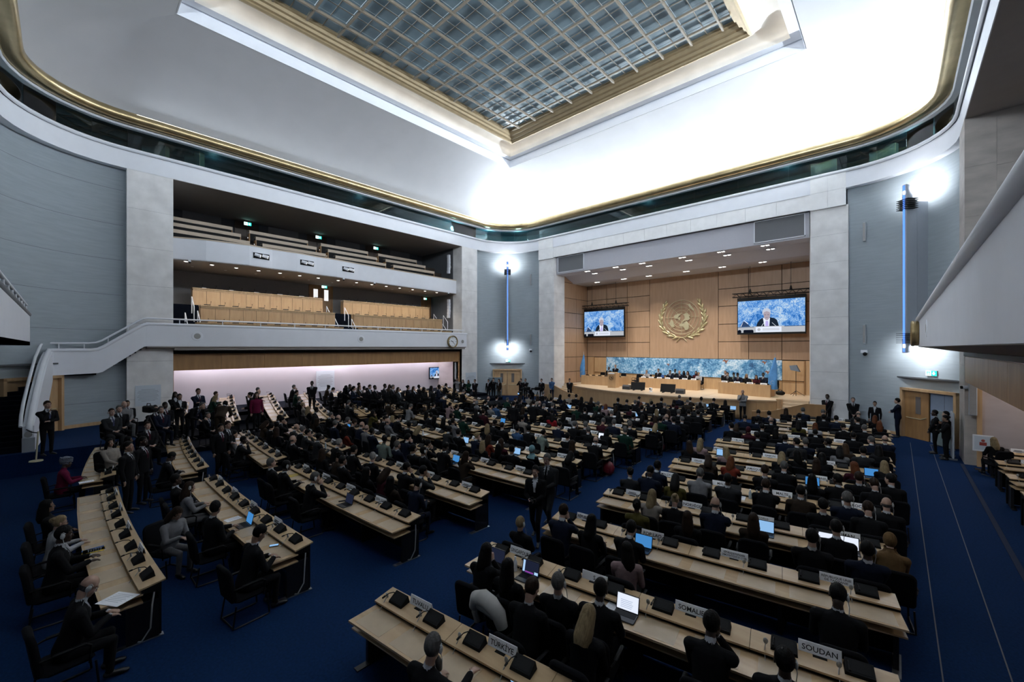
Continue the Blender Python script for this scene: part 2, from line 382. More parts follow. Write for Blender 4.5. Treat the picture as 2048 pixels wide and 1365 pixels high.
# curved white fins and exit lights in the corridor, seen through the glass
for fi, (x, y, rz) in enumerate(((-29.2, 5.0, .5), (-29.6, 3.4, .9), (-3.2, 30.5, .2), (-.6, 30.6, -.4), (1.2, 29.7, -.9), (2.9, 27.0, -1.3))):
    t = thing('corridor_fin', (x, y, 14.41), 'pale curved partition inside the glazed gallery corridor, %s from the left' % ['second', 'first', 'third', 'fourth', 'fifth', 'sixth'][fi], 'partition', 'curved partitions in the gallery corridor', rz)
    MB().grid([[(-.6+.2*i, .16*sin(i*.9), z) for i in range(7)] for z in (0, 1.1)]).grid([[(-.6+.2*i, .02+.16*sin(i*.9), z) for i in range(7)] for z in (0, 1.1)]).build('panel', mat('corridor_fin_paint', (.22, .30, .31), .6), t, True, local=True)
    MB().box((.6, -.1, 0), (.63, .2, 1.1)).build('light_edge', mat('lit_edge', (.5, .46, .34), .5), t, local=True)
def exit_sign(x, y, z, rz, label, s=1., name='exit_sign'):
    t = thing(name, (x, y, z), label, 'sign', rz=rz)
    MB().box((-.22*s, -.03, -.11*s), (.22*s, .03, .11*s)).build('housing', GREYP, t, local=True)
    MB().box((-.21*s, -.036, -.10*s), (.0, -.031, .10*s)).build('white_field', EXITW, t, local=True, label='glowing white pictogram field')
    MB().box((.0, -.036, -.10*s), (.21*s, -.031, .10*s)).build('green_field', EXITG, t, local=True, label='glowing green field')
    f = MB(); f.extr([(.10, -.07), (.17, 0), (.13, 0), (.13, .07), (.07, .07), (.07, 0), (.03, 0)], (0, -.037, 0), (s, 0, 0), (0, 0, s), (0, -.003, 0)); f.build('arrow', EXITW, t, local=True)
    f = MB(); f.box((-.17*s, -.04, -.07*s), (-.05*s, -.037, .07*s)); f.build('door_mark', EXITG, t, local=True)
    f = MB(); f.ell((-.11*s, -.041, .035*s), (.017*s, .004, .017*s), 8, 5); f.extr([(-.13, -.06), (-.09, -.06), (-.07, .0), (-.10, .02), (-.14, .0)], (0, -.041, 0), (s, 0, 0), (0, 0, s), (0, -.002, 0)); f.build('running_figure', EXITW, t, local=True)
    return t
for i, x in enumerate((-21.2, -18.7, -16.2, -13.5, -10.6, -7.8)):
    t = thing('wall_placard', (x, 31.6, 14.95), 'small pale placard glowing inside the gallery corridor above the stage, %s from left' % ordn(i), 'sign', 'placards in the gallery corridor')
    MB().box((-.16, -.02, -.12), (.16, .02, .12)).build('plate', mat('placard', (.30, .52, .54), .6, emit=.25), t, local=True)

# ---- ceiling: coved dome
prof = [(.22, 15.75), (.34, 16.1), (.62, 16.6), (1.05, 17.1), (1.65, 17.6), (2.45, 18.08), (3.4, 18.50), (4.4, 18.84), (5.14, 19.02)]
dome = struct('ceiling', MB().grid(ring_sweep(prof, 10, 6), closed=True), PLASTER, 'white coved plaster ceiling rising to the skylight', 'ceiling', smooth=70)
def rect_sweep(prof, m, name, parent, smooth=False):
    """profile (half width in x, half length in y, z) swept round a square cornered rectangle"""
    mb = MB()
    for sgx, sgy, ax in ((1, 1, 0), (-1, 1, 1), (-1, -1, 0), (1, -1, 1)):
        pass
    rows = [[(XC+a, YC+b, z), (XC-a, YC+b, z), (XC-a, YC-b, z), (XC+a, YC-b, z)] for a, b, z in prof]
    mb.grid(rows, 0, True); return struct(name, mb, m, parent=parent, smooth=smooth)
A0, B0 = 9.827, 10.589
rect_sweep([(A0+.0, B0+.0, 19.00), (A0-.02, B0-.02, 19.68), (A0-.14, B0-.14, 19.68), (A0-.14, B0-.14, 19.55), (A0-.55, B0-.55, 19.55)], WHITE, 'cornice', dome)
rect_sweep([(A0-.30, B0-.30, 19.60), (A0-.36, B0-.36, 19.9), (A0-.55, B0-.55, 20.12), (A0-.85, B0-.85, 20.22), (A0-1.2, B0-1.2, 20.2), (A0-1.55, B0-1.53, 20.05), (A0-1.8, B0-1.76, 19.80), (7.93, 8.74, 19.66)], CREAM, 'cove', dome, 60)
# ---- skylight
sky = thing('window_2', (XC, YC, 19.7), 'large gridded skylight of blue grey frosted glass in a bronze frame', 'window', kind='structure')
HX, HY = 7.36, 7.9
rect_sweep([(7.95, 8.76, 19.66), (7.86, 8.67, 19.63), (7.78, 8.60, 19.68), (7.78, 8.58, 19.76), (7.66, 8.44, 19.78), (7.62, 8.36, 19.9), (7.5, 8.2, 19.92), (7.46, 8.1, 20.05), (HX, HY+.02, 20.07), (HX, HY, 20.5)], BRONZE, 'skylight_frame', None).parent = sky
fr = [o for o in sky.children][0]; fr.location = (-XC, -YC, -19.7)
bx = [-13.59+1.475*k for k in range(-5, 6)]; by = [13.74+1.475*k for k in range(-5, 6)]
bx = [x for x in bx if abs(x-XC) < HX-.1]; by = [y for y in by if abs(y-YC) < HY-.1]
for x in bx: MB().box((x-.03, YC-HY, 19.95), (x+.03, YC+HY, 20.06)).box((x-.042, YC-HY, 19.93), (x+.042, YC+HY, 19.96)).build('glazing_bar', BAR, sky)
for y in by: MB().box((XC-HX, y-.03, 19.97), (XC+HX, y+.03, 20.06)).box((XC-HX, y-.042, 19.955), (XC+HX, y+.042, 19.98)).build('glazing_bar', BAR, sky)
def halves(b, lo, hi):
    e = [lo]+b+[hi]; out = []
    for p, q in zip(e, e[1:]): out += [p, (p+q)/2] if q-p > 1.2 else [p]
    return out+[hi]
hx, hy = halves(bx, XC-HX, XC+HX), halves(by, YC-HY, YC+HY)
for x in hx[1:-1]:
    if min(abs(x-b) for b in bx) > .2: MB().box((x-.014, YC-HY, 20.14), (x+.014, YC+HY, 20.17)).build('thin_bar', BAR, sky)
for y in hy[1:-1]:
    if min(abs(y-b) for b in by) > .2: MB().box((XC-HX, y-.014, 20.15), (XC+HX, y+.014, 20.18)).build('thin_bar', BAR, sky)
YAW = R(42.771)
def pix(x, y, z):
    d = -sin(YAW)*x+cos(YAW)*y; r = cos(YAW)*x+sin(YAW)*y
    return (1024+832.7*r/d, 695.27-832.7*(z-4.55)/d, d) if d > .1 else (-9e3, -9e3, d)
cells = []
for a, b in zip(hx, hx[1:]):
    for c, d in zip(hy, hy[1:]):
        u, v, dd = pix((a+b)/2, (c+d)/2, 20.33); cells.append((0 if (v > -15 and 0 < u < 2048) else 1, dd, a, b, c, d))
cells.sort(); rest = MB(); nb = 0
for vis, dd, a, b, c, d in cells:
    q = ((a+.012, c+.012, 20.19), (b-.012, d-.012, 20.207))
    if vis == 0 and nb < 300: MB().box(*q).build('pane', PANE, sky); nb += 1
    else: rest.box(*q)
rest.build('pane_field', PANE, sky, kind='stuff')
# roof above the plaster so that daylight comes only through the glass
rf = MB(); rf.box((-45, -12, 20.7), (XC-HX-.0, 40, 20.9)).box((XC+HX, -12, 20.7), (12, 40, 20.9)).box((XC-HX, -12, 20.7), (XC+HX, YC-HY, 20.9)).box((XC-HX, YC+HY, 20.7), (XC+HX, 40, 20.9))
struct('roof_slab', rf, DGREY, 'roof slab hidden above the ceiling', 'roof')
# outer shell walls (behind recesses and behind the viewer), added against stray world light
struct('wall_back', MB().box((-45, -9.2, 0), (12, -9, 20.8)), GREYW, 'unseen rear wall of the hall behind the viewer, closing out stray light', 'wall')
struct('wall_right', MB().box((7.6, -9, 0), (7.8, 36, 20.8)), PINKW, 'side wall deep under the right balcony', 'wall')
struct('wall_left', MB().box((-42.2, -9, 0), (-42, 36, 20.8)), DGREY, 'unseen outer wall on the left, closing out stray light', 'wall')
struct('wall_front', MB().box((-45, 36, 0), (12, 36.2, 20.8)), DGREY, 'unseen outer wall beyond the stage, closing out stray light', 'wall')

# ---- right recess: marble end wall, soffit
mb = MB()
t = thing('end_wall', (3, 23.95, 0), 'beige marble end wall of the recess at right edge', 'wall', kind='structure')
for k in range(4):
    for j in range(3): MB().box((2.75+1.3*j+.004, 23.88, 5.3+2.04*k+.004), (2.75+1.3*(j+1)-.004, 24.2, 5.3+2.04*(k+1)-.004)).build('marble_slab', MARBLED, t)
MB().box((2.75, 23.93, 0), (7.6, 24.25, 13.45)).build('core', PINKW, t)
MB().box((2.36, 23.86, 0), (7.6, 23.95, 4.4)).build('lower_panel', mat('rose_marble', (.50, .44, .43), .6, nscale=.8, col2=(.43, .37, .36), stretch=(1, 1, 3)), t)
struct('ceiling_right', MB().box((1.95, .5, 13.44), (7.6, 24, 13.6)), SOFF, 'dark soffit of the right hand recess', 'ceiling')
cove('wall_washer', (3., 22.9, 4.24), (7., 22.9, 4.24), (5, 23.86, 1.8), 34, .08, (1, .93, .9))
cove('wall_washer', (5., 3, 4.24), (5., 21, 4.24), (4.5, 12, 0), 40, .1, (1, .95, .9))
struct('trim_4', MB().box((2.24, 23.7, 0), (2.37, 23.87, 3.4)), WOOD, 'upright wooden door post under the right balcony', 'trim')
# ================================================================== STAGE
YS = 34.9
st = thing('wall_stage', (XC, YS, 1.25), 'beech panelled wall behind the stage', 'wall', kind='structure')
MB().box((-22.6, 35.0, 0), (-3.5, 35.3, 11)).build('core', mat('dark_joint', (.03, .02, .012), .8), st)
bxs = [-22.25, -20.12, -18.01, -15.89, -10.28, -8.16, -6.04, -3.9]; bzs = [3.65, 4.99, 6.35, 7.74, 9.09, 10.5]
for i, (a, b) in enumerate(zip(bxs, bxs[1:])):
    if i == 3: MB().box((a+.022, YS, 3.66), (b-.022, 35.01, 10.5)).build('panel', PANEL, st); continue
    for c, d in zip(bzs, bzs[1:]): MB().box((a+.022, YS, c+.022), (b-.022, 35.01, d-.022)).build('panel', PANEL, st)
MB().box((-20.1, YS-.02, 1.25), (-6.04, 35, 2.18)).build('dado_panel', WOOD, st)
MB().box((-20.1, YS-.05, 2.16), (-6.04, YS, 2.2)).build('ledge', WOODD, st)
for s in (0, 1):
    f = (lambda x: mir(x)) if s else (lambda x: x)
    def bx2(x0, y0, z0, x1, y1, z1, name, m): MB().box((f(x0), y0, z0), (f(x1), y1, z1)).build(name, m, st)
    bx2(-21.42, YS-.03, 2.2, -20.14, 35, 3.6, 'side_panel', WOOD); bx2(-21.5, YS-.06, 1.25, -21.44, 35, 3.62, 'door_jamb', WOODD)
    bx2(-22.2, YS-.02, 1.25, -21.52, 35, 3.62, 'door_leaf', WOOD); bx2(-21.42, YS-.03, 1.25, -20.14, 35, 2.1, 'lower_panel', WOOD)
    bx2(-21.44, YS-.06, 2.1, -20.12, 35, 2.16, 'ledge', WOODD)
for nm, sx, lab in (('wall_stage_left', -22.25, 'beech panelled cheek wall at the left of the stage'), ('wall_stage_right', mir(-22.25), 'beech panelled cheek wall at the right of the stage')):
    sw = thing(nm, (sx, 33, 1.25), lab, 'wall', kind='structure'); d = -1 if sx < XC else 1
    MB().box((sx+.1*d, 30.9, 0), (sx+.3*d, 35.2, 11.2)).build('core', mat('dark_joint', (.03, .02, .012), .8), sw)
    for y0, y1 in ((31.06, 33.0), (33.0, 34.9)):
        for c, e in zip([1.25, 2.3]+bzs, [2.3]+bzs+[11.1]):
            if e > 11 and y0 > 32: continue
            MB().box((sx, y0+.022, c+.022), (sx+.11*d, y1-.022, e-.022)).build('panel', PANEL, sw)
MB().box((-22.3, 31.0, .0), (-22.2, 31.03, .01))
# stage ceiling
cp = [(30.0, 12.7), (30.0, 11.05), (31.16, 11.02), (32.57, 10.49), (35.2, 10.49)]
cs = struct('ceiling_stage', MB().grid([[(-22.35, y, z), (mir(-22.35), y, z)] for y, z in cp]), mat('lilac_grey_soffit', (.50, .50, .55), .8, noise=.03), 'grey stepped soffit over the stage', 'ceiling')
struct('soffit_back', MB().box((-22.35, 29.8, 12.55), (mir(-22.35), 35.2, 12.75)), DGREY, parent=cs)
for a, b, lab in ((-22.1, -19.5, 'grey mesh loudspeaker grille at the left end of the stage soffit'), (mir(-19.5), mir(-22.1), 'grey mesh loudspeaker grille at the right end of the stage soffit')):
    t = thing('speaker_grille', ((a+b)/2, 29.97, 11.2), lab, 'grille')
    MB().box((a, 29.95, 11.22), (b, 30.0, 12.5)).build('mesh_panel', GRILLE, t)
    f = MB(); f.box((a-.05, 29.93, 11.17), (b+.05, 30, 11.22)).box((a-.05, 29.93, 12.5), (b+.05, 30, 12.55)).box((a-.05, 29.93, 11.17), (a, 30, 12.55)).box((b, 29.93, 11.17), (b+.05, 30, 12.55)); f.build('frame', WHITE, t)
def downlight(x, y, z, label, group, r=.09, m=LAMPW, e=0, tgt=None, cone=70, col=(1, .93, .84), square=False):
    t = thing('downlight', (x, y, z), label, 'light', group)
    if square:
        for k in (-1, 1):
            MB().box((k*.13-.085, -.085, -.03), (k*.13+.085, .085, .0)).build('lamp', m, t, local=True)
        MB().box((-.26, -.13, -.018), (.26, .13, .006)).build('trim_plate', WHITE, t, local=True)
    else:
        MB().lathe([(0, -.012), (r, -.012), (r, 0)], n=14).build('lamp', m, t, local=True)
        MB().lathe([(r, -.004), (r*1.35, -.016), (r*1.45, 0)], n=14).build('rim', WHITE, t, local=True)
    if e: lamp('SPOT', 'downlight_lamp', (x, y, z-.05), tgt or (x, y, z-5), e, col, spot_size=R(cone), spot_blend=.6, shadow_soft_size=.08)
    return t
KS = 215
for i, x in enumerate((-19.2, -16.55, -14.3, -11.25, -8.65, -6.05)):
    downlight(x-.1, 30.3, 11.03, 'twin white downlight in the front row of the stage soffit, %s from the left' % ordn(i), 'stage soffit downlights', e=KS*1.9, tgt=(x, 31.6, 1.25), cone=75, square=True)
    downlight(x, 31.3, 10.96, 'twin white downlight in the middle row of the stage soffit, %s from the left' % ordn(i), 'stage soffit downlights', e=KS*1.5, tgt=(x, 33.6, 2.5), cone=75, square=True)
    downlight(x-.8, 33.0, 10.48, 'twin white downlight nearest the emblem wall, %s from the left' % ordn(i), 'stage soffit downlights', e=KS*.5, tgt=(x-.8, 34.6, 3), cone=70, square=True)
# platform with convex front
def yst(x): return 28.0+.037*(x-XC)**2
sx0, sx1 = -20.65, mir(-20.65)
xs = [sx0+(sx1-sx0)*i/36 for i in range(37)]
sp = thing('stage_platform', (XC, 31, 0), 'pale parquet stage with a curved maple front', 'stage', kind='structure')
MB().prism([(x, yst(x)+.06) for x in xs]+[(sx1, 35), (sx0, 35)], 0, 1.2).build('core', WOODD, sp)
MB().prism([(x, yst(x)-.03) for x in xs]+[(sx1, 35), (sx0, 35)], 1.2, 1.25).build('stage_floor', STAGEF, sp)
for z0, z1, o in ((1.13, 1.2, -.02), (1.05, 1.10, .0)):
    MB().grid([[(x, yst(x)+o, z0) for x in xs], [(x, yst(x)+o, z1) for x in xs], [(x, yst(x)+.08, z1) for x in xs]]).build('nosing', WOOD, sp)
fe = [-20.65, -19.2, -17.6, -15.95, -14.75, -13.35, -11.2, -9.3, -7.45, -6.5, -5.5]
for a, b in zip(fe, fe[1:]):
    q = [a+.012+(b-a-.024)*i/5 for i in range(6)]
    MB().grid([[(x, yst(x)+.03, .06) for x in q], [(x, yst(x)+.03, 1.05) for x in q]]).build('front_panel', WOODD if 0 else mat('maple_front', (.50, .32, .16), .45, nscale=2.5, stretch=(2, 2, .3), col2=(.43, .27, .13)), sp)
for x in (-11.2, -9.6): MB().box((x, yst(x), 1.251), (x+.02, 33, 1.253)).build('floor_joint', WOODD, sp)
for s in (0, 1):
    f = mir if s else (lambda x: x); lab = 'right' if s else 'left'
    t = thing('stage_steps', (f(-21.4), 30.3, 0), 'pale wooden steps up to the stage beside the %s pier' % lab, 'stairs', kind='structure')
    for k in range(7):
        MB().box((f(-22.2), 29.3+.27*k, 0), (f(-20.66), 31.4, 1.25/7*(k+1))).build('step', STAGEF, t)
    MB().box((f(-22.24), 31.3, 0), (f(-20.66), 34.95, 1.25)).build('side_landing', STAGEF, t)
    MB().box((f(-20.9), 30.25, 0), (f(-20.60), 30.6, 1.32)).build('newel', WOOD, t)
    t = thing('stage_balustrade', (f(-21.4), 29.4, 0), 'curved maple balustrade wall before the %s stage steps' % lab, 'balustrade')
    o = [(-19.5, 0), (-19.5, .56), (-20.0, .60), (-20.55, .68), (-21.1, .86), (-21.7, 1.08), (-22.1, 1.22), (-22.3, 1.27), (-23.19, 1.27), (-23.19, 0)]
    MB().extr([(f(a), b) for a, b in o], (0, 29.24, 0), (1, 0, 0), (0, 0, 1), (0, .1, 0)).build('panel', WOODD if s else WOOD, t)
    MB().grid([[(f(a), y, b+.02) for a, b in o[1:-1]] for y in (29.22, 29.36)]).build('cap_rail', WOOD, t)
# mural painting
mm = bpy.data.materials.new('blue_impasto_paint'); mm.use_nodes = True; nt = mm.node_tree; b = nt.nodes['Principled BSDF']; N = nt.nodes.new; LK = nt.links.new
def painting_nodes(nt, sc=1.0):
    N = nt.nodes.new; LK = nt.links.new
    tc = N('ShaderNodeTexCoord'); n1 = N('ShaderNodeTexNoise'); n1.inputs['Scale'].default_value = 1.1*sc; n1.inputs['Detail'].default_value = 4; n1.inputs['Distortion'].default_value = 1.2
    n2 = N('ShaderNodeTexNoise'); n2.inputs['Scale'].default_value = 7.5*sc; n2.inputs['Detail'].default_value = 8; n2.inputs['Roughness'].default_value = .75
    LK(tc.outputs['Object'], n1.inputs['Vector']); LK(tc.outputs['Object'], n2.inputs['Vector'])
    a = N('ShaderNodeMath'); a.operation = 'MULTIPLY_ADD'; a.inputs[1].default_value = .42; LK(n1.outputs[0], a.inputs[0])
    c = N('ShaderNodeMath'); c.operation = 'MULTIPLY'; c.inputs[1].default_value = .62; LK(n2.outputs[0], c.inputs[0]); LK(c.outputs[0], a.inputs[2])
    r = N('ShaderNodeValToRGB'); e = r.color_ramp.elements; e[0].position = .335; e[0].color = (.012, .045, .12, 1); e[1].position = .66; e[1].color = (.78, .88, .95, 1)
    for p, col in ((.415, (.03, .12, .27, 1)), (.475, (.07, .25, .50, 1)), (.53, (.19, .42, .64, 1)), (.585, (.44, .64, .82, 1))):
        x = e.new(p); x.color = col
    LK(a.outputs[0], r.inputs[0]); return r
r = painting_nodes(nt); LK(r.outputs[0], b.inputs['Base Color']); b.inputs['Roughness'].default_value = .6
t = thing('mural_painting', (-13.07, 34.86, 2.2), 'long blue abstract painting on the wall behind the podium', 'painting')
MB().box((-20.11, 34.83, 2.2), (-6.03, 34.9, 3.63)).build('canvas', mm, t)
for (x, z, s) in ((-9.7, 3.48, .28), (-6.9, 2.75, .22), (-7.1, 3.45, .22), (-14.2, 3.1, .18)):
    MB().extr([(-s, 0), (-s*.4, s*.5), (s*.1, s*.2), (s*.8, s*.45), (s*.3, -.1*s), (0, -s*.8), (-s*.3, -s*.1)], (x, 34.828, z), (1, 0, 0), (0, 0, 1), (0, -.003, 0)).build('paint_patch', mat('rust_paint', (.30, .12, .07), .7, noise=.3), t)

# emblem: map rings, continents and wreath of leaves
em = thing('wall_emblem', (-13.1, 34.9, 7.05), 'gold wreathed world map emblem on the panelled stage wall', 'emblem')
GOLDM = mat('polished_brass', (.66, .58, .34), .25, .55, noise=.12, nscale=6)
GOLDF = mat('satin_brass', (.60, .55, .36), .45, .25, noise=.1, nscale=6)
def E(px, py): return ((px-725)/380*1.4, (620-py)/380*1.4)
for r_, wd in ((1.4, .045), (1.12, .035), (.84, .035), (.56, .03), (.29, .025)):
    MB().tube([(r_*cos(2*pi*i/64), -.09, r_*sin(2*pi*i/64)) for i in range(65)], wd*.5, 6).build('map_ring', GOLDF, em, local=True)
for k in range(8):
    a = pi/4*k; MB().tube([(.29*cos(a), -.085, .29*sin(a)), (1.4*cos(a), -.085, 1.4*sin(a))], .017, 6).build('meridian_bar', GOLDF, em, local=True)
for poly in ([(555, 600), (575, 565), (610, 560), (625, 540), (690, 540), (712, 552), (672, 590), (640, 640), (650, 665), (620, 650), (575, 640)],
             [(410, 745), (470, 730), (480, 685), (505, 665), (530, 690), (555, 740), (545, 780), (575, 820), (550, 835), (505, 830), (470, 780)],
             [(760, 560), (800, 545), (850, 530), (875, 560), (920, 585), (885, 620), (915, 655), (870, 700), (825, 690), (790, 700), (740, 745), (725, 735), (770, 690), (800, 650), (785, 590)],
             [(665, 800), (700, 765), (745, 755), (790, 735), (850, 720), (885, 790), (890, 850), (865, 905), (820, 915), (795, 885), (775, 830), (700, 830)],
             [(865, 345), (905, 330), (930, 370), (955, 400), (1000, 460), (990, 495), (950, 455), (905, 420)],
             [(655, 630), (690, 615), (705, 650), (680, 680), (660, 665)], [(730, 750), (790, 730), (800, 745), (750, 765)]):
    MB().extr([E(*p) for p in poly], (0, -.07, 0), (1, 0, 0), (0, 0, 1), (0, -.035, 0)).build('continent_plate', GOLDF, em, local=True)
def leaf(mb, x, z, ang, ln, wd):
    rows = []
    for i in range(8):
        t_ = i/7; hw = wd*sin(pi*min(1, t_*.95+.03))**.8*.5; px, pz = x+cos(ang)*ln*t_, z+sin(ang)*ln*t_; nx, nz = -sin(ang), cos(ang)
        rows.append([(px+nx*hw*k, -.05-.075*(1-k*k)*sin(pi*(t_*.9+.05)), pz+nz*hw*k) for k in (-1, -.5, 0, .5, 1)])
    mb.grid(rows)
stemp = [(60, 450), (190, 430), (310, 370), (410, 275), (470, 160), (490, 40), (470, -90), (425, -210), (375, -320)]   # px right of / below the map centre
for s in (-1, 1):
    pts = [(s*a/380*1.4, -.06, -b/380*1.4) for a, b in stemp]
    MB().tube([(s*-.42, -.05, -2.02), (s*-.15, -.07, -1.72)]+pts, [.03, .035]+[.04-.003*i for i in range(9)], 6).build('wreath_stem', GOLDM, em, local=True)
    for i in range(1, 9):
        x, _, z = pts[i]; x0, _, z0 = pts[i-1]; a = atan2(z-z0, x-x0)
        for q, (da, l_, w_) in enumerate(((.42, .52, .17), (-.42, .56, .18), (0.02, .5, .15))):
            mb = MB(); mx, mz = x0+(x-x0)*(.15+.33*q), z0+(z-z0)*(.15+.33*q); leaf(mb, mx, mz, a+da, l_*(1 if i < 7 else .85), w_); mb.build('wreath_leaf', GOLDM, em, smooth=70, local=True)

# hanging screens with the live picture of the speaker
sm = bpy.data.materials.new('screen_picture_backdrop'); sm.use_nodes = True; nt = sm.node_tree; nt.nodes.clear()
o_ = nt.nodes.new('ShaderNodeOutputMaterial'); e_ = nt.nodes.new('ShaderNodeEmission'); e_.inputs[1].default_value = .42
r = painting_nodes(nt, 1.6)
for el, c in zip(r.color_ramp.elements, ((.01, .06, .26), (.02, .15, .52), (.07, .28, .76), (.24, .50, .95), (.52, .74, 1), (.85, .93, 1))): el.color = (*c, 1)
nt.links.new(r.outputs[0], e_.inputs[0]); nt.links.new(e_.outputs[0], o_.inputs[0])
SUITE = glow('screen_suit', (.012, .02, .035), 1); SKINE = glow('screen_skin', (.42, .36, .42), 1); HAIRE = glow('screen_hair', (.55, .60, .72), 1)
WHE = glow('screen_white', (.80, .86, 1), 1); TIEE = glow('screen_tie', (.50, .44, .85), 1); BKE = glow('screen_black', (.006, .008, .016), 1); GRE = glow('screen_grey', (.48, .50, .54), 1)
NAV = glow('screen_navy', (.03, .06, .14), 1)
def picture(par, w_, h_, y):
    """flat picture of the speaker on a screen w x h (metres), origin at the lower left corner"""
    def pl(name, poly, m, dy): MB().extr([(a*w_, b*h_) for a, b in poly], (0, y-.002*dy, 0), (1, 0, 0), (0, 0, 1), (0, -.001, 0)).build(name, m, par, local=True)
    pl('picture', [(0, 0), (1, 0), (1, 1), (0, 1)], sm, 0)
    pl('picture_dado', [(0, 0), (1, 0), (1, .17), (0, .17)], GRE, 1); pl('picture_rule', [(0, .17), (1, .17), (1, .185), (0, .185)], NAV, 2)
    pl('picture_easel', [(.04, .19), (.10, .40), (.17, .29), (.16, .27), (.105, .37), (.09, .36), (.055, .2)], WHE, 2); pl('picture_easel', [(.03, .19), (.09, .37), (.16, .27), (.2, .19)], NAV, 1)
    for a, b in ((0, .055), (.09, .25)): pl('picture_chair', [(a, 0), (b, 0), (b, .06), (b-.015, .09), (a+.015, .09), (a, .07)], BKE, 3)
    pl('picture_suit', [(.29, .17), (.31, .30), (.345, .40), (.40, .46), (.50, .46), (.565, .43), (.60, .38), (.62, .28), (.635, .17)], SUITE, 4)
    pl('picture_shirt', [(.42, .17), (.395, .44), (.43, .48), (.48, .48), (.50, .44), (.49, .17)], WHE, 5); pl('picture_tie', [(.43, .17), (.435, .34), (.45, .36), (.475, .34), (.48, .17)], TIEE, 6)
    pl('picture_head', [(.405, .52), (.415, .44), (.44, .38), (.47, .38), (.495, .44), (.505, .52), (.50, .62), (.48, .68), (.43, .68), (.405, .62)], SKINE, 7)
    pl('picture_hair', [(.388, .56), (.385, .64), (.40, .71), (.44, .745), (.48, .735), (.505, .68), (.512, .60), (.505, .56), (.495, .62), (.45, .655), (.41, .62), (.40, .56)], HAIRE, 8)
    for x in (.43, .475): pl('picture_eye', [(x-.012, .535), (x+.012, .535), (x+.012, .545), (x-.012, .545)], BKE, 9)
    pl('picture_mouth', [(.435, .455), (.47, .455), (.47, .462), (.435, .462)], NAV, 9)
    pl('picture_lectern', [(.26, .0), (.71, .0), (.71, .19), (.26, .19)], GRE, 10); pl('picture_sign', [(.285, .015), (.67, .015), (.67, .17), (.285, .17)], WHE, 11)
    pl('picture_badge', [(.335+.025*cos(a), .09+.045*sin(a)) for a in [2*pi*i/14 for i in range(14)]], GRE, 12)
    for z in (.06, .085, .11): pl('picture_lettering', [(.39, z), (.64, z), (.64, z+.011), (.39, z+.011)], GRE, 12)
    for a in (.37, .585): pl('picture_microphone', [(a, .19), (a+.008, .19), (.46+(a-.46)*.55+.004, .30), (.46+(a-.46)*.55-.002, .30)], WHE, 12)
def hanging_screen(x0, x1, z0, z1, y, label):
    t = thing('hanging_screen', (x0, y, z0), label, 'screen'); w_, h_ = x1-x0, z1-z0
    MB().box((-.05, .012, -.13), (w_+.05, .16, h_+.26)).build('cabinet', BLACK, t, local=True)
    picture(t, w_, h_, .008)
    tz = h_+.34; mb = MB()
    for yy, zz in ((-.02, tz), (.22, tz), (-.02, tz+.26), (.22, tz+.26)): mb.tube([(-.38, yy, zz), (w_+.38, yy, zz)], .024, 6)
    k = 22
    for i in range(k):
        a, b = -.35+(w_+.7)*i/k, -.35+(w_+.7)*(i+1)/k
        for yy in (-.02, .22): mb.tube([(a, yy, tz+.26*(i % 2)), (b, yy, tz+.26*((i+1) % 2))], .014, 5)
        mb.tube([(a, -.02, tz+.26), (a, .22, tz+.26)], .012, 5)
    mb.build('lighting_truss', BLACKM, t, local=True)
    for i in range(7):
        MB().box((.1+w_*.97*i/7, .06, h_+.24), (.15+w_*.97*i/7, .14, tz)).build('hanger_bracket', BLACKM, t, local=True)
    for fx in (.19, .80):
        m = MB(); m.tube([(w_*fx, .1, tz+.26), (w_*fx, .1, 10.47-z0)], .014, 6); m.build('drop_rod', STEEL if 0 else BLACKM, t, local=True)
        MB().cyl((w_*fx, .1, tz+.24), (w_*fx, .1, tz+.55), .10, .035, 8).build('clamp', BLACKM, t, local=True)
    return t
hanging_screen(-22.0, -17.89, 5.62, 7.93, 34.0, 'large screen on a black truss left of the gold emblem')
hanging_screen(-8.66, -4.55, 5.62, 7.93, 34.0, 'large screen on a black truss right of the gold emblem')
lamp('AREA', 'screen_spill', (-19.9, 33.9, 6.8), (-19.9, 28, 5), 8, (.6, .78, 1), size=2.5); lamp('AREA', 'screen_spill', (-6.6, 33.9, 6.8), (-6.6, 28, 5), 8, (.6, .78, 1), size=2.5)

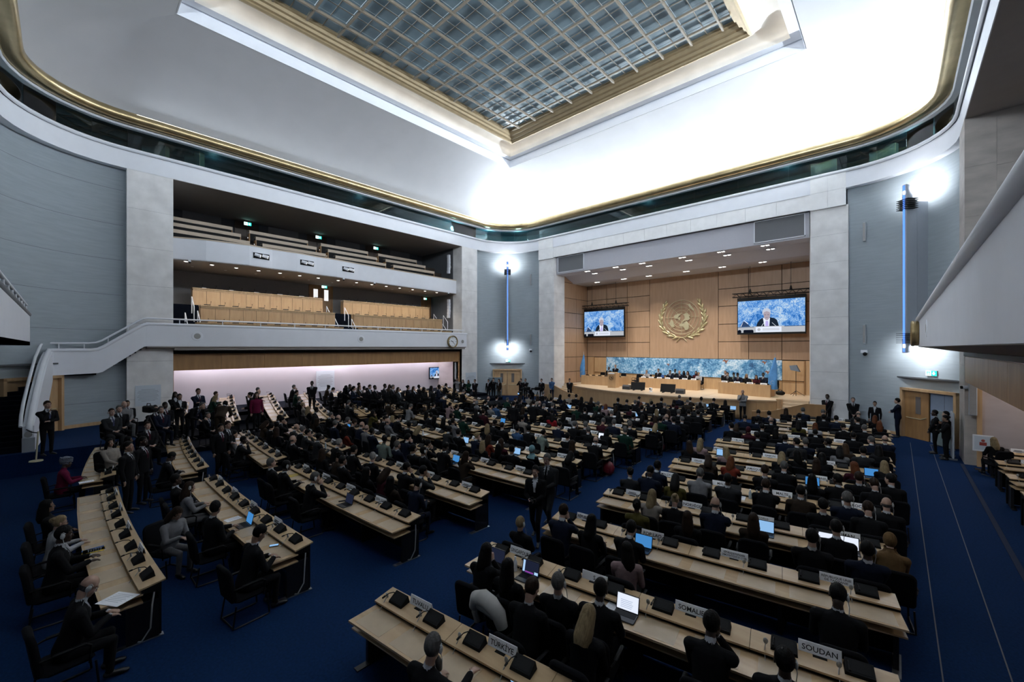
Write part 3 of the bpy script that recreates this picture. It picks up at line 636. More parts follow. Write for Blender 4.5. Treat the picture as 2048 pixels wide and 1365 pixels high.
# ================================================================== SCONCES, DOORS, SMALL WALL FITTINGS
BLUEL = glow('blue_led', (.08, .22, 1.0), 2.2)
def sconce(c, ang, label):
    """tall fin lamp standing 1.2 m off a curved corner wall; ang = direction of the wall point from the arc centre"""
    nx, ny = cos(R(ang)), sin(R(ang)); wx, wy = c[0]+RW*nx, c[1]+RW*ny
    t = thing('wall_sconce', (wx, wy, 4.2), label, 'lamp', rz=R(ang)-pi)   # local +x points into the room
    z0, z1 = .08, 8.3
    MB().rbox((.55, -.09, .70), (1.14, .09, 7.55), .03).build('fin_body', mat('fin_paint', (.40, .43, .48), .5, noise=.03), t, local=True)
    MB().box((0, -.07, .78), (.55, .07, 7.48)).build('wall_web', mat('fin_paint', (.40, .43, .48), .5), t, local=True)
    MB().box((1.14, -.035, z0+.05), (1.17, .035, z1-.05)).build('led_strip', BLUEL, t, local=True, label='glowing blue light strip')
    for za, zb, s in ((z0, .75, 1), (7.5, z1, -1)):
        p = [(.72, 0), (.84, .02), (1.0, .1), (1.06, .3), (1.06, .68)] if s == 1 else [(1.06, .12), (1.06, .5), (1.0, .7), (.84, .78), (.72, .8)]
        MB().extr([(1.14, za)]+[(1.14-(a-.72)*1.0, za+(b if s == 1 else b)*(zb-za)/.8) for a, b in (p if s == 1 else p)]+[(1.14, zb)], (0, -.1, 0), (1, 0, 0), (0, 0, 1), (0, .2, 0)).build('lamp_head', mat('fin_paint', (.40, .43, .48), .5), t, local=True)
        MB().ell((1.15, 0, (za+zb)/2), (.03, .06, .14), 10, 6).build('lamp_lens', glow('blue_white_lens', (.6, .75, 1), 7), t, local=True)
    for zc in (.78, 7.32):
        for k in range(6): MB().box((.72, -.30, zc+.09*k-.22), (1.25, .30, zc+.09*k-.20)).build('cooling_fin', BLACKM, t, local=True)
    m = t.matrix_basis
    for zz, e in ((.42, 75), (7.95, 80)):
        for sy in (-.3, .3):
            p = m @ V((1.0, sy, zz)); q = m @ V((-1.2, sy*2.5, zz+(-1.0 if zz < 2 else .8)))
            lamp('SPOT', 'sconce_lamp', p, q, e*1.15, (.92, .95, 1), spot_size=R(150), spot_blend=1.0, shadow_soft_size=.15)
    return t
sconce(CFL, 135, 'tall blue lit fin lamp on the curved wall left of the stage')
sconce(CFR, 45, 'tall blue lit fin lamp on the curved wall right of the stage')
def double_door(c, ang, z, label, name, half=1.25, open_leaf=False):
    nx, ny = cos(R(ang)), sin(R(ang)); r_ = RW
    t = thing(name, (c[0]+(r_-.28)*nx, c[1]+(r_-.28)*ny, z), label, 'door', rz=R(ang)-pi/2, kind='structure')   # local -y faces the room
    f = MB(); hw = half
    f.box((-hw-.12, -.12, 0), (-hw, .3, 2.5)).box((hw, -.12, 0), (hw+.12, .3, 2.5)).box((-hw-.12, -.12, 2.38), (hw+.12, .3, 2.5)); f.build('door_frame', WOOD, t, local=True)
    MB().box((-hw-.75, -.05, 3.0), (hw+.75, .25, 3.06)).build('drip_moulding', DGREY, t, local=True)
    for s in (-1, 1):
        if open_leaf and s == 1:
            MB().box((.04, .06, 0), (hw-.02, .1, 2.38)).build('passage_panel', mat('blue_grey_board', (.22, .27, .36), .6, noise=.05), t, local=True); MB().box((hw*.55, .055, 0), (hw*.56, .06, 2.38)).build('board_joint', DGREY, t, local=True); continue
        a, b = (s*.012, s*(hw-.02)); x0, x1 = min(a, b), max(a, b)
        lf = MB().box((x0, .02, .01), (x1, .07, 2.37)).build('door_leaf', WOODD if open_leaf else WOOD, t, local=True)
        cx = (x0+x1)/2; MB().box((cx-.13-s*.1, .005, 1.25), (cx+.13-s*.1, .022, 2.1)).build('vision_panel', mat('door_glass', (.34, .36, .38) if s > 0 else (.16, .14, .13), .15), t, local=True)
        m = MB(); m.tube([(x0+.1, .0, 1.02), (x0+.3, -.05, 1.02), (x1-.3, -.05, 1.02), (x1-.1, .0, 1.12 if s < 0 else 1.02)], .02, 6); m.build('push_bar', GOLDF, t, local=True)
    return t
double_door(CFL, 135, 0, 'wooden double door under the blue lit fin lamp left of the stage', 'door_1')
double_door(CFR, 40, 0, 'wooden double door with one leaf open, right of the stage', 'door_2', 1.3, True)
double_door(CRL, 228, .8, 'wooden double door under the white staircase at far left', 'door_3', 1.1)
def onarc(c, ang, r_, z): return (c[0]+r_*cos(R(ang)), c[1]+r_*sin(R(ang)), z)
exit_sign(*onarc(CFL, 134, RW-.05, 3.28), R(135-90), 'green exit sign over the double door left of the stage')
exit_sign(*onarc(CFR, 41, RW-.05, 3.30), R(45-90), 'green exit sign over the half open door right of the stage', 1.2)
def box_speaker(x, y, z, rz, h, label, group=None, w_=.14):
    t = thing('column_speaker', (x, y, z), label, 'speaker', group, rz)
    MB().rbox((-w_/2, -.06, 0), (w_/2, .06, h), .02).build('cabinet', mat('light_grey_paint', (.40, .43, .46), .6, noise=.04), t, local=True)
    MB().box((-.03, .06, h*.4), (.03, .12, h*.6)).build('bracket', GREYP, t, local=True)
    MB().box((-w_/2+.02, -.066, .04), (w_/2-.02, -.06, h-.04)).build('grille', GREYP, t, local=True); return t
for c, a, nm in ((CFL, 104, 'left'), (CFR, 80, 'right')):
    box_speaker(*onarc(c, a, RW-.15, 10.35), R(a-90), 1.05, 'upper slim pale column speaker on the curved wall %s of the stage' % nm)
    box_speaker(*onarc(c, a, RW-.15, 4.75), R(a-90), 1.05, 'lower slim pale column speaker on the curved wall %s of the stage' % nm)
    x, y, z = onarc(c, a, RW-.16, 4.25); t = thing('wall_camera', (x, y, z), 'small white dome camera on the curved wall %s of the stage' % nm, 'camera', rz=R(a-90))
    MB().box((-.14, -.08, 0), (.14, .12, .16)).build('mount', WHITE, t, local=True); MB().ell((.05, -.1, -.06), .1, 12, 8).build('dome', BLACK, t, True, local=True)
box_speaker(2.12, 23.6, 1.95, 0, 1.35, 'grey column speaker by the door post under the right balcony', None, .22)
t = thing('wall_camera', (2.02, 23.75, 3.0), 'white bullet camera under the right balcony', 'camera')
MB().cyl((-.16, -.05, 0), (.1, 0, .02), .07, .06, 10).build('body', WHITE, t, True, local=True); MB().cyl((-.22, -.06, -.005), (-.15, -.05, 0), .055, .06, 10).build('lens', BLACK, t, True, local=True); MB().cyl((.1, 0, .02), (.12, .1, .03), .03, .03, 8).build('arm', WHITE, t, local=True)
# ================================================================== RIGHT BALCONY
rb = thing('balcony_right', (.8, 12, 4.55), 'near white balcony parapet with round speaker at right edge', 'balcony', kind='structure')
MB().hexa([(.65, 1.2, 4.58), (.80, 1.2, 4.56), (.80, 24.5, 4.56), (.65, 24.5, 4.58), (.65, 1.2, 5.68), (.80, 1.2, 5.68), (.80, 24.5, 5.68), (.65, 24.5, 5.68)]).build('parapet', WHITE, rb)
MB().tube([(.66, 1.2, 5.72), (.66, 24.52, 5.72)], .10, 14).build('rail_lip', WHITE, rb, 60)
MB().hexa([(.66, 1.2, 4.57), (1.96, 1.2, 4.36), (1.96, 24.5, 4.36), (.66, 24.5, 4.57), (.66, 1.2, 4.7), (1.96, 1.2, 4.7), (1.96, 24.5, 4.7), (.66, 24.5, 4.7)]).build('soffit', SOFF, rb)
MB().box((1.8, 1.2, 4.7), (7.6, 23.85, 5.0)).build('balcony_floor', DGREY, rb)
vl = thing('valance_right', (1.97, 12, 3.2), 'dark wooden valance under the right balcony', 'valance', kind='structure')
for k in range(8): MB().box((1.93, 1.2+2.83*k+.006, 3.22), (2.0, 1.2+2.83*(k+1)-.006, 4.2)).build('panel', WOODD, vl)
MB().box((1.9, 1.2, 4.22), (2.05, 23.86, 4.36)).build('slot_vent', BLACK, vl)
struct('ceiling_under_right', MB().box((2.0, 1, 4.3), (7.6, 23.9, 4.36)), SOFF, 'ceiling under the right balcony', 'ceiling')
def speaker_disc(x, y, z, label, sgn):
    t = thing('round_speaker', (x, y, z), label, 'speaker')
    for nm, prof, m in (('rim', [(0, .0), (.26, 0), (.26, .012), (.24, .02), (.15, .02)], WHITE), ('cone_mesh', [(.15, .018), (.10, .024), (0, .026)], GREYP)):
        mb = MB(); mb.lathe(prof, n=28); mb.v = [(sgn*c, a, b) for a, b, c in mb.v]; mb.build(nm, m, t, 50, local=True)
speaker_disc(.65, 4.15, 5.17, 'round white speaker on the near balcony parapet at right edge', -1)
speaker_disc(.65, 17.6, 5.12, 'small round speaker near the tip of the right balcony parapet', -1)
def clock(x, y, z, sgn, label, hands=True):
    t = thing('wall_clock', (x, y, z), label, 'clock')
    def L(prof, nm, m, n=32):
        mb = MB(); mb.lathe(prof, n=n); mb.v = [(sgn*c, a*-sgn if 0 else a, b) for a, b, c in mb.v]; mb.build(nm, m, t, 50, local=True)
    L([(.46, .0), (.50, .04), (.50, .14), (.52, .15), (.52, .22), (.47, .25), (.43, .22), (.43, .15)], 'gold_rim', mat('aged_brass', (.34, .25, .12), .35, .7, noise=.2))
    L([(.0, .0), (.47, .0), (.47, .14), (.0, .14)], 'case', BLACKM); L([(0, .16), (.44, .16)], 'dial', mat('clock_dial', (.85, .88, .92), .5, noise=.02))
    for k in range(12):
        a = pi/6*k; l_ = .1 if k % 3 == 0 else .05; mb = MB(); mb.box((.163, -.016, .40-l_), (.17, .016, .40))
        mb.v = [(sgn*p, q*cos(a)+r_*sin(a), r_*cos(a)-q*sin(a)) for p, q, r_ in mb.v]; mb.build('hour_mark', INK, t, local=True)
    for nm, a, l_, w_ in (('hour_hand', R(-70), .22, .024), ('minute_hand', R(140), .36, .014)):
        a = a*(1 if sgn > 0 else -1); mb = MB(); mb.box((.175, -w_, -.05), (.182, w_, l_)); mb.v = [(sgn*p, q*cos(a)+r_*sin(a), r_*cos(a)-q*sin(a)) for p, q, r_ in mb.v]; mb.build(nm, INK, t, local=True)
    return t
clock(-27.57, 22.3, 5.03, 1, 'round gold rimmed clock on the left balcony parapet')
clock(.65, 23.6, 5.12, -1, 'gold rimmed clock seen edge on at the tip of the right balcony')
# ================================================================== LEFT BALCONIES
Y0, Y1 = ly[0][1], ly[1][0]          # clear span between the two left pillars
XF = -27.57
lb = thing('balcony_left_lower', (XF, 14, 4.55), 'white lower balcony parapet on the left wall with clock', 'balcony', kind='structure')
MB().box((XF-.14, 2.86, 4.60), (XF, 23.98, 5.68)).build('parapet', WHITE, lb)
MB().tube([(XF-.05, 2.86, 5.72), (XF-.05, 24.05, 5.72)], .085, 12).build('rail_lip', WHITE, lb, 60)
MB().tube([(XF-.12, 2.9, 6.02), (XF-.12, 23.8, 6.02)], .04, 8).build('hand_rail', WHITE, lb, 60)
for i in range(11): MB().cyl((XF-.12, 4.2+1.9*i, 5.72), (XF-.12, 4.2+1.9*i, 6.02), .022, n=6).build('rail_post', WHITE, lb)
MB().hexa([(XF-.02, 2.9, 4.55), (XF-.02, 23.95, 4.55), (-28.6, 23.95, 4.36), (-28.6, 2.9, 4.36), (XF-.02, 2.9, 4.62), (XF-.02, 23.95, 4.62), (-28.6, 23.95, 4.62), (-28.6, 2.9, 4.62)]).build('soffit', SOFF, lb)
MB().box((-33.2, Y0, 4.4), (XF-.1, Y1, 4.95)).build('slab', SOFF, lb)
for i in range(8):
    downlight(-28.05, 5.4+2.5*i, 4.47, 'small unlit downlight under the left lower balcony, %s from the staircase' % ordn(i), 'downlights under the left lower balcony', .07, mat('unlit_lamp', (.45, .45, .45), .4))
speaker_disc(XF, 4.93, 5.15, 'round speaker on the left lower balcony parapet near the staircase', 1)
speaker_disc(XF, 14.23, 5.13, 'round speaker in the middle of the left lower balcony parapet', 1)
speaker_disc(XF, 23.5, 5.05, 'round speaker right of the clock on the left balcony parapet', 1)
# valance and lilac wall below
vl = thing('valance_left', (-28.4, 14, 3.3), 'oiled maple valance under the left lower balcony', 'valance', kind='structure')
for k in range(9):
    a, b = Y0+(Y1-Y0)*k/9, Y0+(Y1-Y0)*(k+1)/9
    MB().box((-28.46, a+.006, 3.30), (-28.38, b-.006, 4.2)).build('panel', WOODD, vl)
MB().box((-28.5, Y0, 4.2), (-28.3, Y1, 4.36)).build('slot_vent', BLACK, vl)
struct('wall_left_lower', MB().box((-31.7, Y0-.2, 0), (-31.5, Y1+.2, 4.36)), PINKW, 'lit lilac wall under the left lower balcony', 'wall')
struct('wall_left_end', MB().box((-31.6, Y1, 0), (-28.1, Y1+.1, 4.36)), mat('rose_marble', (.5, .44, .43), .6), 'end wall under the left lower balcony', 'wall')
struct('ceiling_left_lower', MB().box((-31.6, Y0, 4.3), (-28.4, Y1, 4.36)), WHITE, 'ceiling under the left lower balcony', 'ceiling')
struct('trim_5', MB().box((-28.5, Y1-.08, 0), (-28.35, Y1, 4.3)).box((-28.5, Y0, 0), (-28.35, Y0+.06, 4.3)), WOODD, 'wooden door posts at both ends of the left recess', 'trim')
box_speaker(-28.8, 23.75, 1.7, 0, 1.5, 'tall slim column speaker at the end of the lilac wall', None, .16)
for k in range(5):
    cove('wall_washer', (-30.9, Y0+.4+3.9*k, 4.28), (-30.9, Y0+4.0+3.9*k, 4.28), (-31.45, Y0+2.2+3.9*k, 2.2), 52 if k != 2 else 70, .06, (1, .93, 1))
exit_sign(-31.42, 14.5, 3.55, R(90), 'green exit sign on the lilac wall under the left balcony')
t = thing('wall_screen', (-31.35, 22.85, 1.70), 'small screen on the lilac wall near the stage end', 'screen', rz=R(90))
MB().box((-.06, .01, -.06), (1.72, .1, 1.02)).build('cabinet', BLACK, t, local=True); picture(t, 1.66, .96, .006)
def wall_poster(x, y, z, rz, w_, h_, label, lines=9):
    t = thing('wall_notice', (x, y, z), label, 'notice', rz=rz)
    MB().box((-w_/2, -.02, 0), (w_/2, 0, h_)).build('sheet', mat('notice_paper', (.62, .68, .74), .7, noise=.02), t, local=True)
    for k in range(lines):
        ww = w_*(.30 if k in (0, lines-1) else .38+.04*((k*7) % 3)); zz = h_*(.78-.62*k/lines)
        MB().box((-ww+.04, -.023, zz), (ww*.9, -.02, zz+h_*.018)).build('print_line', mat('grey_print', (.30, .33, .38), .7), t, local=True)
wall_poster(-28.06, 2.99, 1.58, R(90), 1.0, 1.04, 'white notice sheet on the marble pillar behind the cameramen')
wall_poster(-28.06, 24.9, .75, R(90), 1.25, 1.55, 'white notice board leaning on the far left pillar')
wall_poster(-31.44, 13.4, 1.3, R(90), 1.35, 1.5, 'white notice sheet on the lilac wall')
# ---- interior of the lower balcony
BW = -32.5
struct('wall_balcony_lower', MB().box((BW-.2, Y0-.3, 4.4), (BW, Y1+.3, 9.5)), mat('warm_grey_wall', (.27, .255, .25), .9, noise=.04), 'grey rear wall of the left lower balcony', 'wall')
tiers = MB(); tiers.box((-30.9, Y0, 4.9), (-29.35, Y1, 6.0)).box((BW, Y0, 4.9), (-30.9, Y1, 7.1))
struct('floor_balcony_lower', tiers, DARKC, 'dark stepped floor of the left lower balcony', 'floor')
for (x0, x1, ya, yb) in ((-29.6, -28.9, Y0, 5.2), (-29.6, -28.9, 13.35, 14.5)):
    t = thing('balcony_steps', (x0, (ya+yb)/2, 4.95), 'dark carpet steps between the left balcony desks' if ya > 5 else 'dark carpet steps beside the marble pillar on the left balcony', 'stairs', kind='structure')
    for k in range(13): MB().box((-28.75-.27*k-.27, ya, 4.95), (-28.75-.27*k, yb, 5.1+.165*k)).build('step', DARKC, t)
def balcony_desk(x, ya, yb, zb, zt, n, label, mics=True):
    """long fronted desk seen from the hall: panels, double top rail, small consoles"""
    t = thing('balcony_desk', (x, (ya+yb)/2, zb), label, 'desk')
    MB().box((x-.5, ya, zt-.07), (x+.03, yb, zt)).build('desk_top', WOODH, t)
    MB().box((x-.06, ya+.02, zt-.16), (x+.015, yb-.02, zt-.09)).build('top_rail', WOODH, t)
    for k in range(n):
        a, b = ya+(yb-ya)*k/n, ya+(yb-ya)*(k+1)/n
        MB().box((x-.05, a+.008, zb), (x, b-.008, zt-.17)).build('panel', WOOD, t)
    MB().box((x-.5, ya+.02, zb), (x-.07, ya+.06, zt-.08)).build('end_panel', WOOD, t); MB().box((x-.5, yb-.06, zb), (x-.07, yb-.02, zt-.08)).build('end_panel', WOOD, t)
    MB().box((x-.075, ya, zb), (x-.055, yb, zt-.1)).build('backing', BLACK, t)
    for k in range(n):
        y = ya+(yb-ya)*(k+.5)/n
        c = MB().hexa([(x-.34, y-.15, zt), (x-.12, y-.15, zt), (x-.12, y+.15, zt), (x-.34, y+.15, zt), (x-.34, y-.15, zt+.02), (x-.16, y-.15, zt+.06), (x-.16, y+.15, zt+.06), (x-.34, y+.15, zt+.02)]).build('console', BLACK, t)
        m = MB(); l = t.location; m.tube([(x-.15-l.x, y+.12-l.y, zt+.04-l.z), (x-.2-l.x, y+.18-l.y, zt+.16-l.z), (x-.27-l.x, y+.2-l.y, zt+.22-l.z)], .007, 5); m.ell((x-.27-l.x, y+.2-l.y, zt+.225-l.z), .022, 6, 5); m.build('microphone', BLACK, c, local=True)
    return t
balcony_desk(-28.05, 5.0, 13.2, 4.95, 5.93, 11, 'front wooden desk row behind the left balcony rail, nearer the staircase')
balcony_desk(-28.05, 14.5, 22.7, 4.95, 5.93, 11, 'front wooden desk row behind the left balcony rail, nearer the stage')
balcony_desk(-29.35, 5.4, 13.2, 5.9, 7.0, 11, 'lower panelled balcony desk left of the middle steps')
balcony_desk(-29.35, 14.6, 22.7, 5.9, 7.0, 11, 'lower panelled balcony desk right of the middle steps')
balcony_desk(-30.95, 5.3, 13.0, 7.05, 8.15, 11, 'upper panelled balcony desk left of the middle steps')
balcony_desk(-30.95, 14.55, 22.5, 7.05, 8.15, 11, 'upper panelled balcony desk right of the middle steps')
for k in range(5):
    for (ya, nm) in ((5.9, 'left'), (15.1, 'right')):
        t = thing('name_card', (-31.42, ya+1.45*k, 8.15), 'small white card on the upper balcony desk %s of the middle steps, %s from left' % (nm, ordn(k)), 'card', 'white cards on the upper balcony desk %s of the middle steps' % nm)
        MB().hexa([(-.03, -.17, 0), (.03, -.17, 0), (.03, .17, 0), (-.03, .17, 0), (-.002, -.17, .1), (.002, -.17, .1), (.002, .17, .1), (-.002, .17, .1)]).build('card', PAPER, t, local=True)
def stair_rail(x0, y, z0, run, rise, label):
    t = thing('hand_rail', (x0, y, z0), label, 'rail', 'white hand rails on the left balcony steps')
    MB().tube([(0, 0, 0), (0, 0, .92), (-run, 0, .92+rise), (-run, 0, rise*.9)], .028, 7).build('rail', WHITE, t, 60, local=True)
for i, (x, y, z) in enumerate(((-28.75, 4.7, 4.95), (-28.9, 5.3, 5.1), (-29.9, 5.2, 6.0), (-28.9, 13.25, 5.1), (-29.9, 13.1, 6.0), (-28.9, 14.5, 5.1), (-29.9, 14.45, 6.0), (-28.9, 22.85, 5.1), (-29.9, 22.65, 6.0), (-29.6, 23.5, 5.9))):
    stair_rail(x, y, z, .62, .62, 'slim white hand rail on the left balcony, %s from the staircase end' % ordn(i))
def room_door(x, y, z, label, h=2.1, w_=1.6, m=WOODD, panes=True):
    t = thing('door', (x, y, z), label, 'door', kind='structure'); t.name = 'door_%d' % (4+len([o for o in bpy.data.objects if o.name.startswith('door_')])-3)
    f = MB(); f.box((0, -w_/2-.1, 0), (.06, -w_/2, h+.1)).box((0, w_/2, 0), (.06, w_/2+.1, h+.1)).box((0, -w_/2-.1, h), (.06, w_/2+.1, h+.1)); f.build('door_frame', m, t, local=True)
    for s in (-1, 1):
        MB().box((0, min(s*.01, s*w_/2), 0), (.035, max(s*.01, s*w_/2), h)).build('door_leaf', m, t, local=True)
        if panes: MB().box((.036, s*w_/4-.16, h*.5), (.042, s*w_/4+.16, h*.9)).build('vision_panel', mat('lit_door_pane', (.80, .80, .80), .4, emit=.55), t, local=True)
    return t
room_door(BW+.01, 13.5, 7.1, 'wooden double door with lit panes at the rear of the left lower balcony')
room_door(BW+.01, 23.2, 7.1, 'wooden door at the stage end of the left lower balcony', w_=.9, panes=False)
exit_sign(BW+.04, 13.75, 9.22, R(90), 'green exit sign over the lit door of the left lower balcony', .95)
exit_sign(BW+.04, 23.1, 9.1, R(90), 'green exit sign at the stage end of the left lower balcony', .8)
# ---- upper balcony
zz = [(-28.75, 3.99), (-28.1, 5.42), (-27.7, 7.42), (-27.88, 8.69), (-27.78, 10.06), (-27.98, 11.35), (-27.97, 12.72), (-28.2, 14.36), (-28.85, 23.87)]
ub = thing('balcony_left_upper', (-28, 14, 9.33), 'white zigzag parapet of the upper left balcony', 'balcony', kind='structure')
for (a, b) in zip(zz, zz[1:]):
    d = V((b[0]-a[0], b[1]-a[1], 0)).normalized(); nv = V((-d.y, d.x, 0))*.14
    MB().prism([a, b, (b[0]+nv.x, b[1]+nv.y), (a[0]+nv.x, a[1]+nv.y)], 9.33, 10.48).build('parapet_panel', WHITE, ub)
    MB().prism([(a[0]+.02, a[1]), (b[0]+.02, b[1]), (b[0]+nv.x*2, b[1]+nv.y*2), (a[0]+nv.x*2, a[1]+nv.y*2)], 10.48, 10.55).build('cap_rail', BENCHW, ub)
MB().prism(zz+[(-32.6, 23.87), (-32.6, 3.99)], 9.30, 9.36).build('soffit', SOFF, ub)
for i in (2, 4, 6):
    a, b = V((*zz[i], 0)), V((*zz[i+1], 0)); d = (b-a).normalized(); n = V((d.y, -d.x, 0)); c = (a+b)/2
    t = thing('spotlight_niche', (c.x, c.y, 9.8), 'twin spotlight niche in the upper balcony parapet, %s from the left' % ordn(i//2-1), 'light', 'twin spotlight niches', atan2(d.y, d.x))  # local -y faces the hall
    MB().box((-.46, -.012, 0), (.46, .0, .34)).build('niche', BLACK, t, local=True)
    f = MB(); f.box((-.5, -.03, -.04), (.5, 0, 0)).box((-.5, -.03, .34), (.5, 0, .38)).box((-.5, -.03, 0), (-.46, 0, .34)).box((.46, -.03, 0), (.5, 0, .34)); f.build('frame', WHITE, t, local=True)
    for k, x in enumerate((-.22, .2)):
        s = MB().cyl((x-.16, -.05, .22), (x+.12, -.17, .14), .085, .10, 12).build('spotlight', WHITE, t, True, local=True)
        MB().cyl((x+.12, -.17, .14), (x+.128, -.173, .138), .085, .085, 12).build('lens', mat('lit_lens', (1, .97, .92), .4, emit=1.4), s, local=True)
for i, (x, y) in enumerate(((-28.81, 4.65), (-28.93, 5.86), (-28.98, 7.07), (-29.01, 8.26), (-28.91, 9.45), (-29.01, 10.68), (-29.05, 11.9), (-29.09, 13.3), (-29.08, 14.66), (-29.11, 15.88), (-29.12, 17.1), (-29.18, 18.33), (-29.21, 19.56), (-29.2, 20.77), (-29.23, 22.01))):
    downlight(x, y, 9.30, 'lit round downlight under the upper left balcony, %s from the left' % ordn(i), 'downlights under the upper left balcony', .085, e=48, tgt=(x-.8, y, 5), cone=125)
for i in range(11):
    downlight(-30.4, 5.2+1.65*i, 9.30, 'small dim downlight deeper under the upper left balcony, %s from the staircase end' % ordn(i), 'dim downlights under the upper left balcony', .05, mat('unlit_lamp', (.45, .45, .45), .4))
for i, (x, y) in enumerate(((-28.6, 4.75), (-28.2, 13.2), (-28.35, 15.6), (-28.9, 22.9))):
    t = thing('wall_camera', (x+.15, y, 9.28), 'small camera hung under the upper left balcony parapet, %s from the left' % ordn(i), 'camera')
    MB().box((-.06, -.06, -.04), (.06, .06, .06)).build('mount', WHITE, t, local=True); MB().ell((.03, 0, -.08), .055, 10, 6).build('dome', BLACK, t, True, local=True)
# benches
sec = [(4.0, 7.9), (8.6, 12.57), (13.25, 17.25), (17.9, 21.9)]
for k in range(3):
    x, zt = -29.4-1.0*k, 11.12+.59*k
    for j, (a, b) in enumerate(sec):
        a2, b2 = max(Y0+.01, a-.10*k), b-.22*k
        t = thing('balcony_bench', (x, (a+b)/2, zt-.9), 'pale wooden bench desk on the upper left balcony, %s block from left, %s tier' % (ordn(j), ['front', 'middle', 'rear'][k]), 'bench')
        MB().box((x-.04, a2, zt-.20), (x, b2, zt)).build('front_board', BENCHW, t)
        MB().box((x-.42, a2, zt-.03), (x-.041, b2, zt+.01)).build('desk_top', BENCHW, t)
        MB().box((x-.1, a2+.05, zt-.9), (x-.06, b2-.05, zt-.21)).build('backing', BLACK, t)
        MB().box((x-.9, a2, zt-.9), (x-.45, b2, zt-.45)).build('seat', BLACK, t)
        MB().box((x-.4, a2, zt-.9), (x-.02, a2+.05, zt-.21)).build('end_panel', WOODD, t); MB().box((x-.4, b2-.05, zt-.9), (x-.02, b2, zt-.21)).build('end_panel', WOODD, t)
        MB().box((x-.06, a2-.09, zt-.55), (x-.05, a2-.05, zt-.47)).build('step_light', mat('step_light', (.7, .66, .6), .4, emit=.3), t)
tb = MB()
for k in range(4): tb.box((-34.2, Y0, 9.4), (-29.0-1.0*k, Y1, 10.2+.59*k))
struct('floor_balcony_upper', tb, mat('brown_riser', (.045, .032, .024), .7), 'dark stepped floor of the upper left balcony', 'floor')
struct('wall_balcony_upper', MB().box((-34.2, Y0-.3, 9.4), (-34.0, Y1+.3, 13.8)), DGREY, 'dark rear wall of the upper left balcony', 'wall')
for k in range(4): struct('wall_panel', MB().box((-34.0, 5.3+5.0*k, 11.9), (-33.95, 7.4+5.0*k, 13.5)), MGREY, parent=bpy.data.objects['wall_balcony_upper'])
struct('wall_balcony_upper_end', MB().box((-34.2, Y1, 9.4), (-29.3, Y1+.1, 13.6)), DGREY, 'grey end wall of the upper left balcony', 'wall')
struct('wall_balcony_lower_end', MB().box((-34.2, Y1, 4.4), (-29.3, Y1+.1, 9.4)), MGREY, 'grey end wall of the left lower balcony', 'wall')
struct('wall_left_rear', MB().box((-34.2, Y0-.12, 0), (-29.5, Y0-.02, 13.6)), MGREY, 'grey cross wall behind the left pillar', 'wall')
struct('ceiling_balcony_upper', MB().box((-34.2, Y0, 13.44), (-28.1, Y1, 13.6)), SOFF, 'taupe ceiling over the upper left balcony', 'ceiling')
for i, (y, sg) in enumerate(((8.83, 'first'), (13.7, 'second'), (18.6, 'third'))):
    e_ = exit_sign(-33.4, y, 13.2, R(90), 'glowing exit sign over the upper left balcony, %s from the left' % sg, 1.05)
    MB().cyl((-.15, 0, .1), (-.15, 0, .25), .012, n=6).cyl((.15, 0, .1), (.15, 0, .25), .012, n=6).build('hanger_rod', GREYP, e_, local=True)
    room_door(-33.98, y+.1, 11.6, 'dark wooden door behind the upper left balcony, %s from the left' % sg, 1.9, 1.3, mat('dark_brown_wood', (.07, .045, .03), .5), False)
for i, (x, z, l) in enumerate(((-29.6, 11.2, 'upper'), (-29.6, 7.2, 'lower'))):
    t = thing('line_array_speaker', (x, 23.6, z), 'white hanging line array speaker at the end of the %s left balcony' % l, 'speaker')
    for k in range(6): MB().box((-.12+.05*sin(k*.5), -.1, .28*k), (.12+.05*sin(k*.5), .1, .28*k+.26)).build('speaker_module', WHITE, t, local=True)
    MB().box((-.03, .1, .5), (.03, .28, .7)).build('bracket', GREYP, t, local=True)
# warm light on the balcony desks from the lit downlights above is cast by their own lamps
# ================================================================== LEFT STAIRCASE
sc = thing('staircase', (-27.6, 0, .8), 'white curved staircase parapet rising to the left lower balcony', 'stairs', kind='structure')
o = [(-.43, 4.36), (.95, 4.36), (1.25, 4.44), (2.75, 5.62), (2.9, 5.68), (2.9, 4.6), (2.78, 4.58), (1.3, 3.38), (1.15, 3.34), (-.1, 3.30), (-.43, 3.26)]
MB().extr(o, (-27.58, 0, 0), (0, 1, 0), (0, 0, 1), (-.15, 0, 0)).build('upper_parapet', WHITE, sc)
MB().tube([(XF-.05, y, z) for y, z in ((-.45, 4.42), (.9, 4.42), (1.15, 4.46), (1.35, 4.58), (2.65, 5.60), (2.8, 5.68), (2.95, 5.72), (3.2, 5.72))], .085, 12).build('rail_lip', WHITE, sc, 60)
for dx in (0, -2.2):
    MB().tube([(XF-.12+dx, y, z) for y, z in ((-.5, 4.74), (.85, 4.74), (1.1, 4.78), (1.3, 4.88), (2.62, 5.90), (2.76, 5.98), (2.95, 6.02), (3.3, 6.02))], .045, 8).build('hand_rail', WHITE, sc, 60)
for y, z in ((-.1, 4.4), (.7, 4.4), (1.5, 4.7), (2.2, 5.25)): MB().cyl((XF-.12, y, z), (XF-.12, y, z+.34), .022, n=6).build('rail_post', WHITE, sc)
for k in range(9): MB().box((-29.8, 1.1+.2*k, 3.36+.15*k), (XF-.15, 1.3+.2*k, 3.42+.165*(k+1))).build('tread', DARKC, sc)
MB().box((-31.5, -2.9, 3.25), (XF-.15, 1.1, 3.45)).build('landing', DARKC, sc)
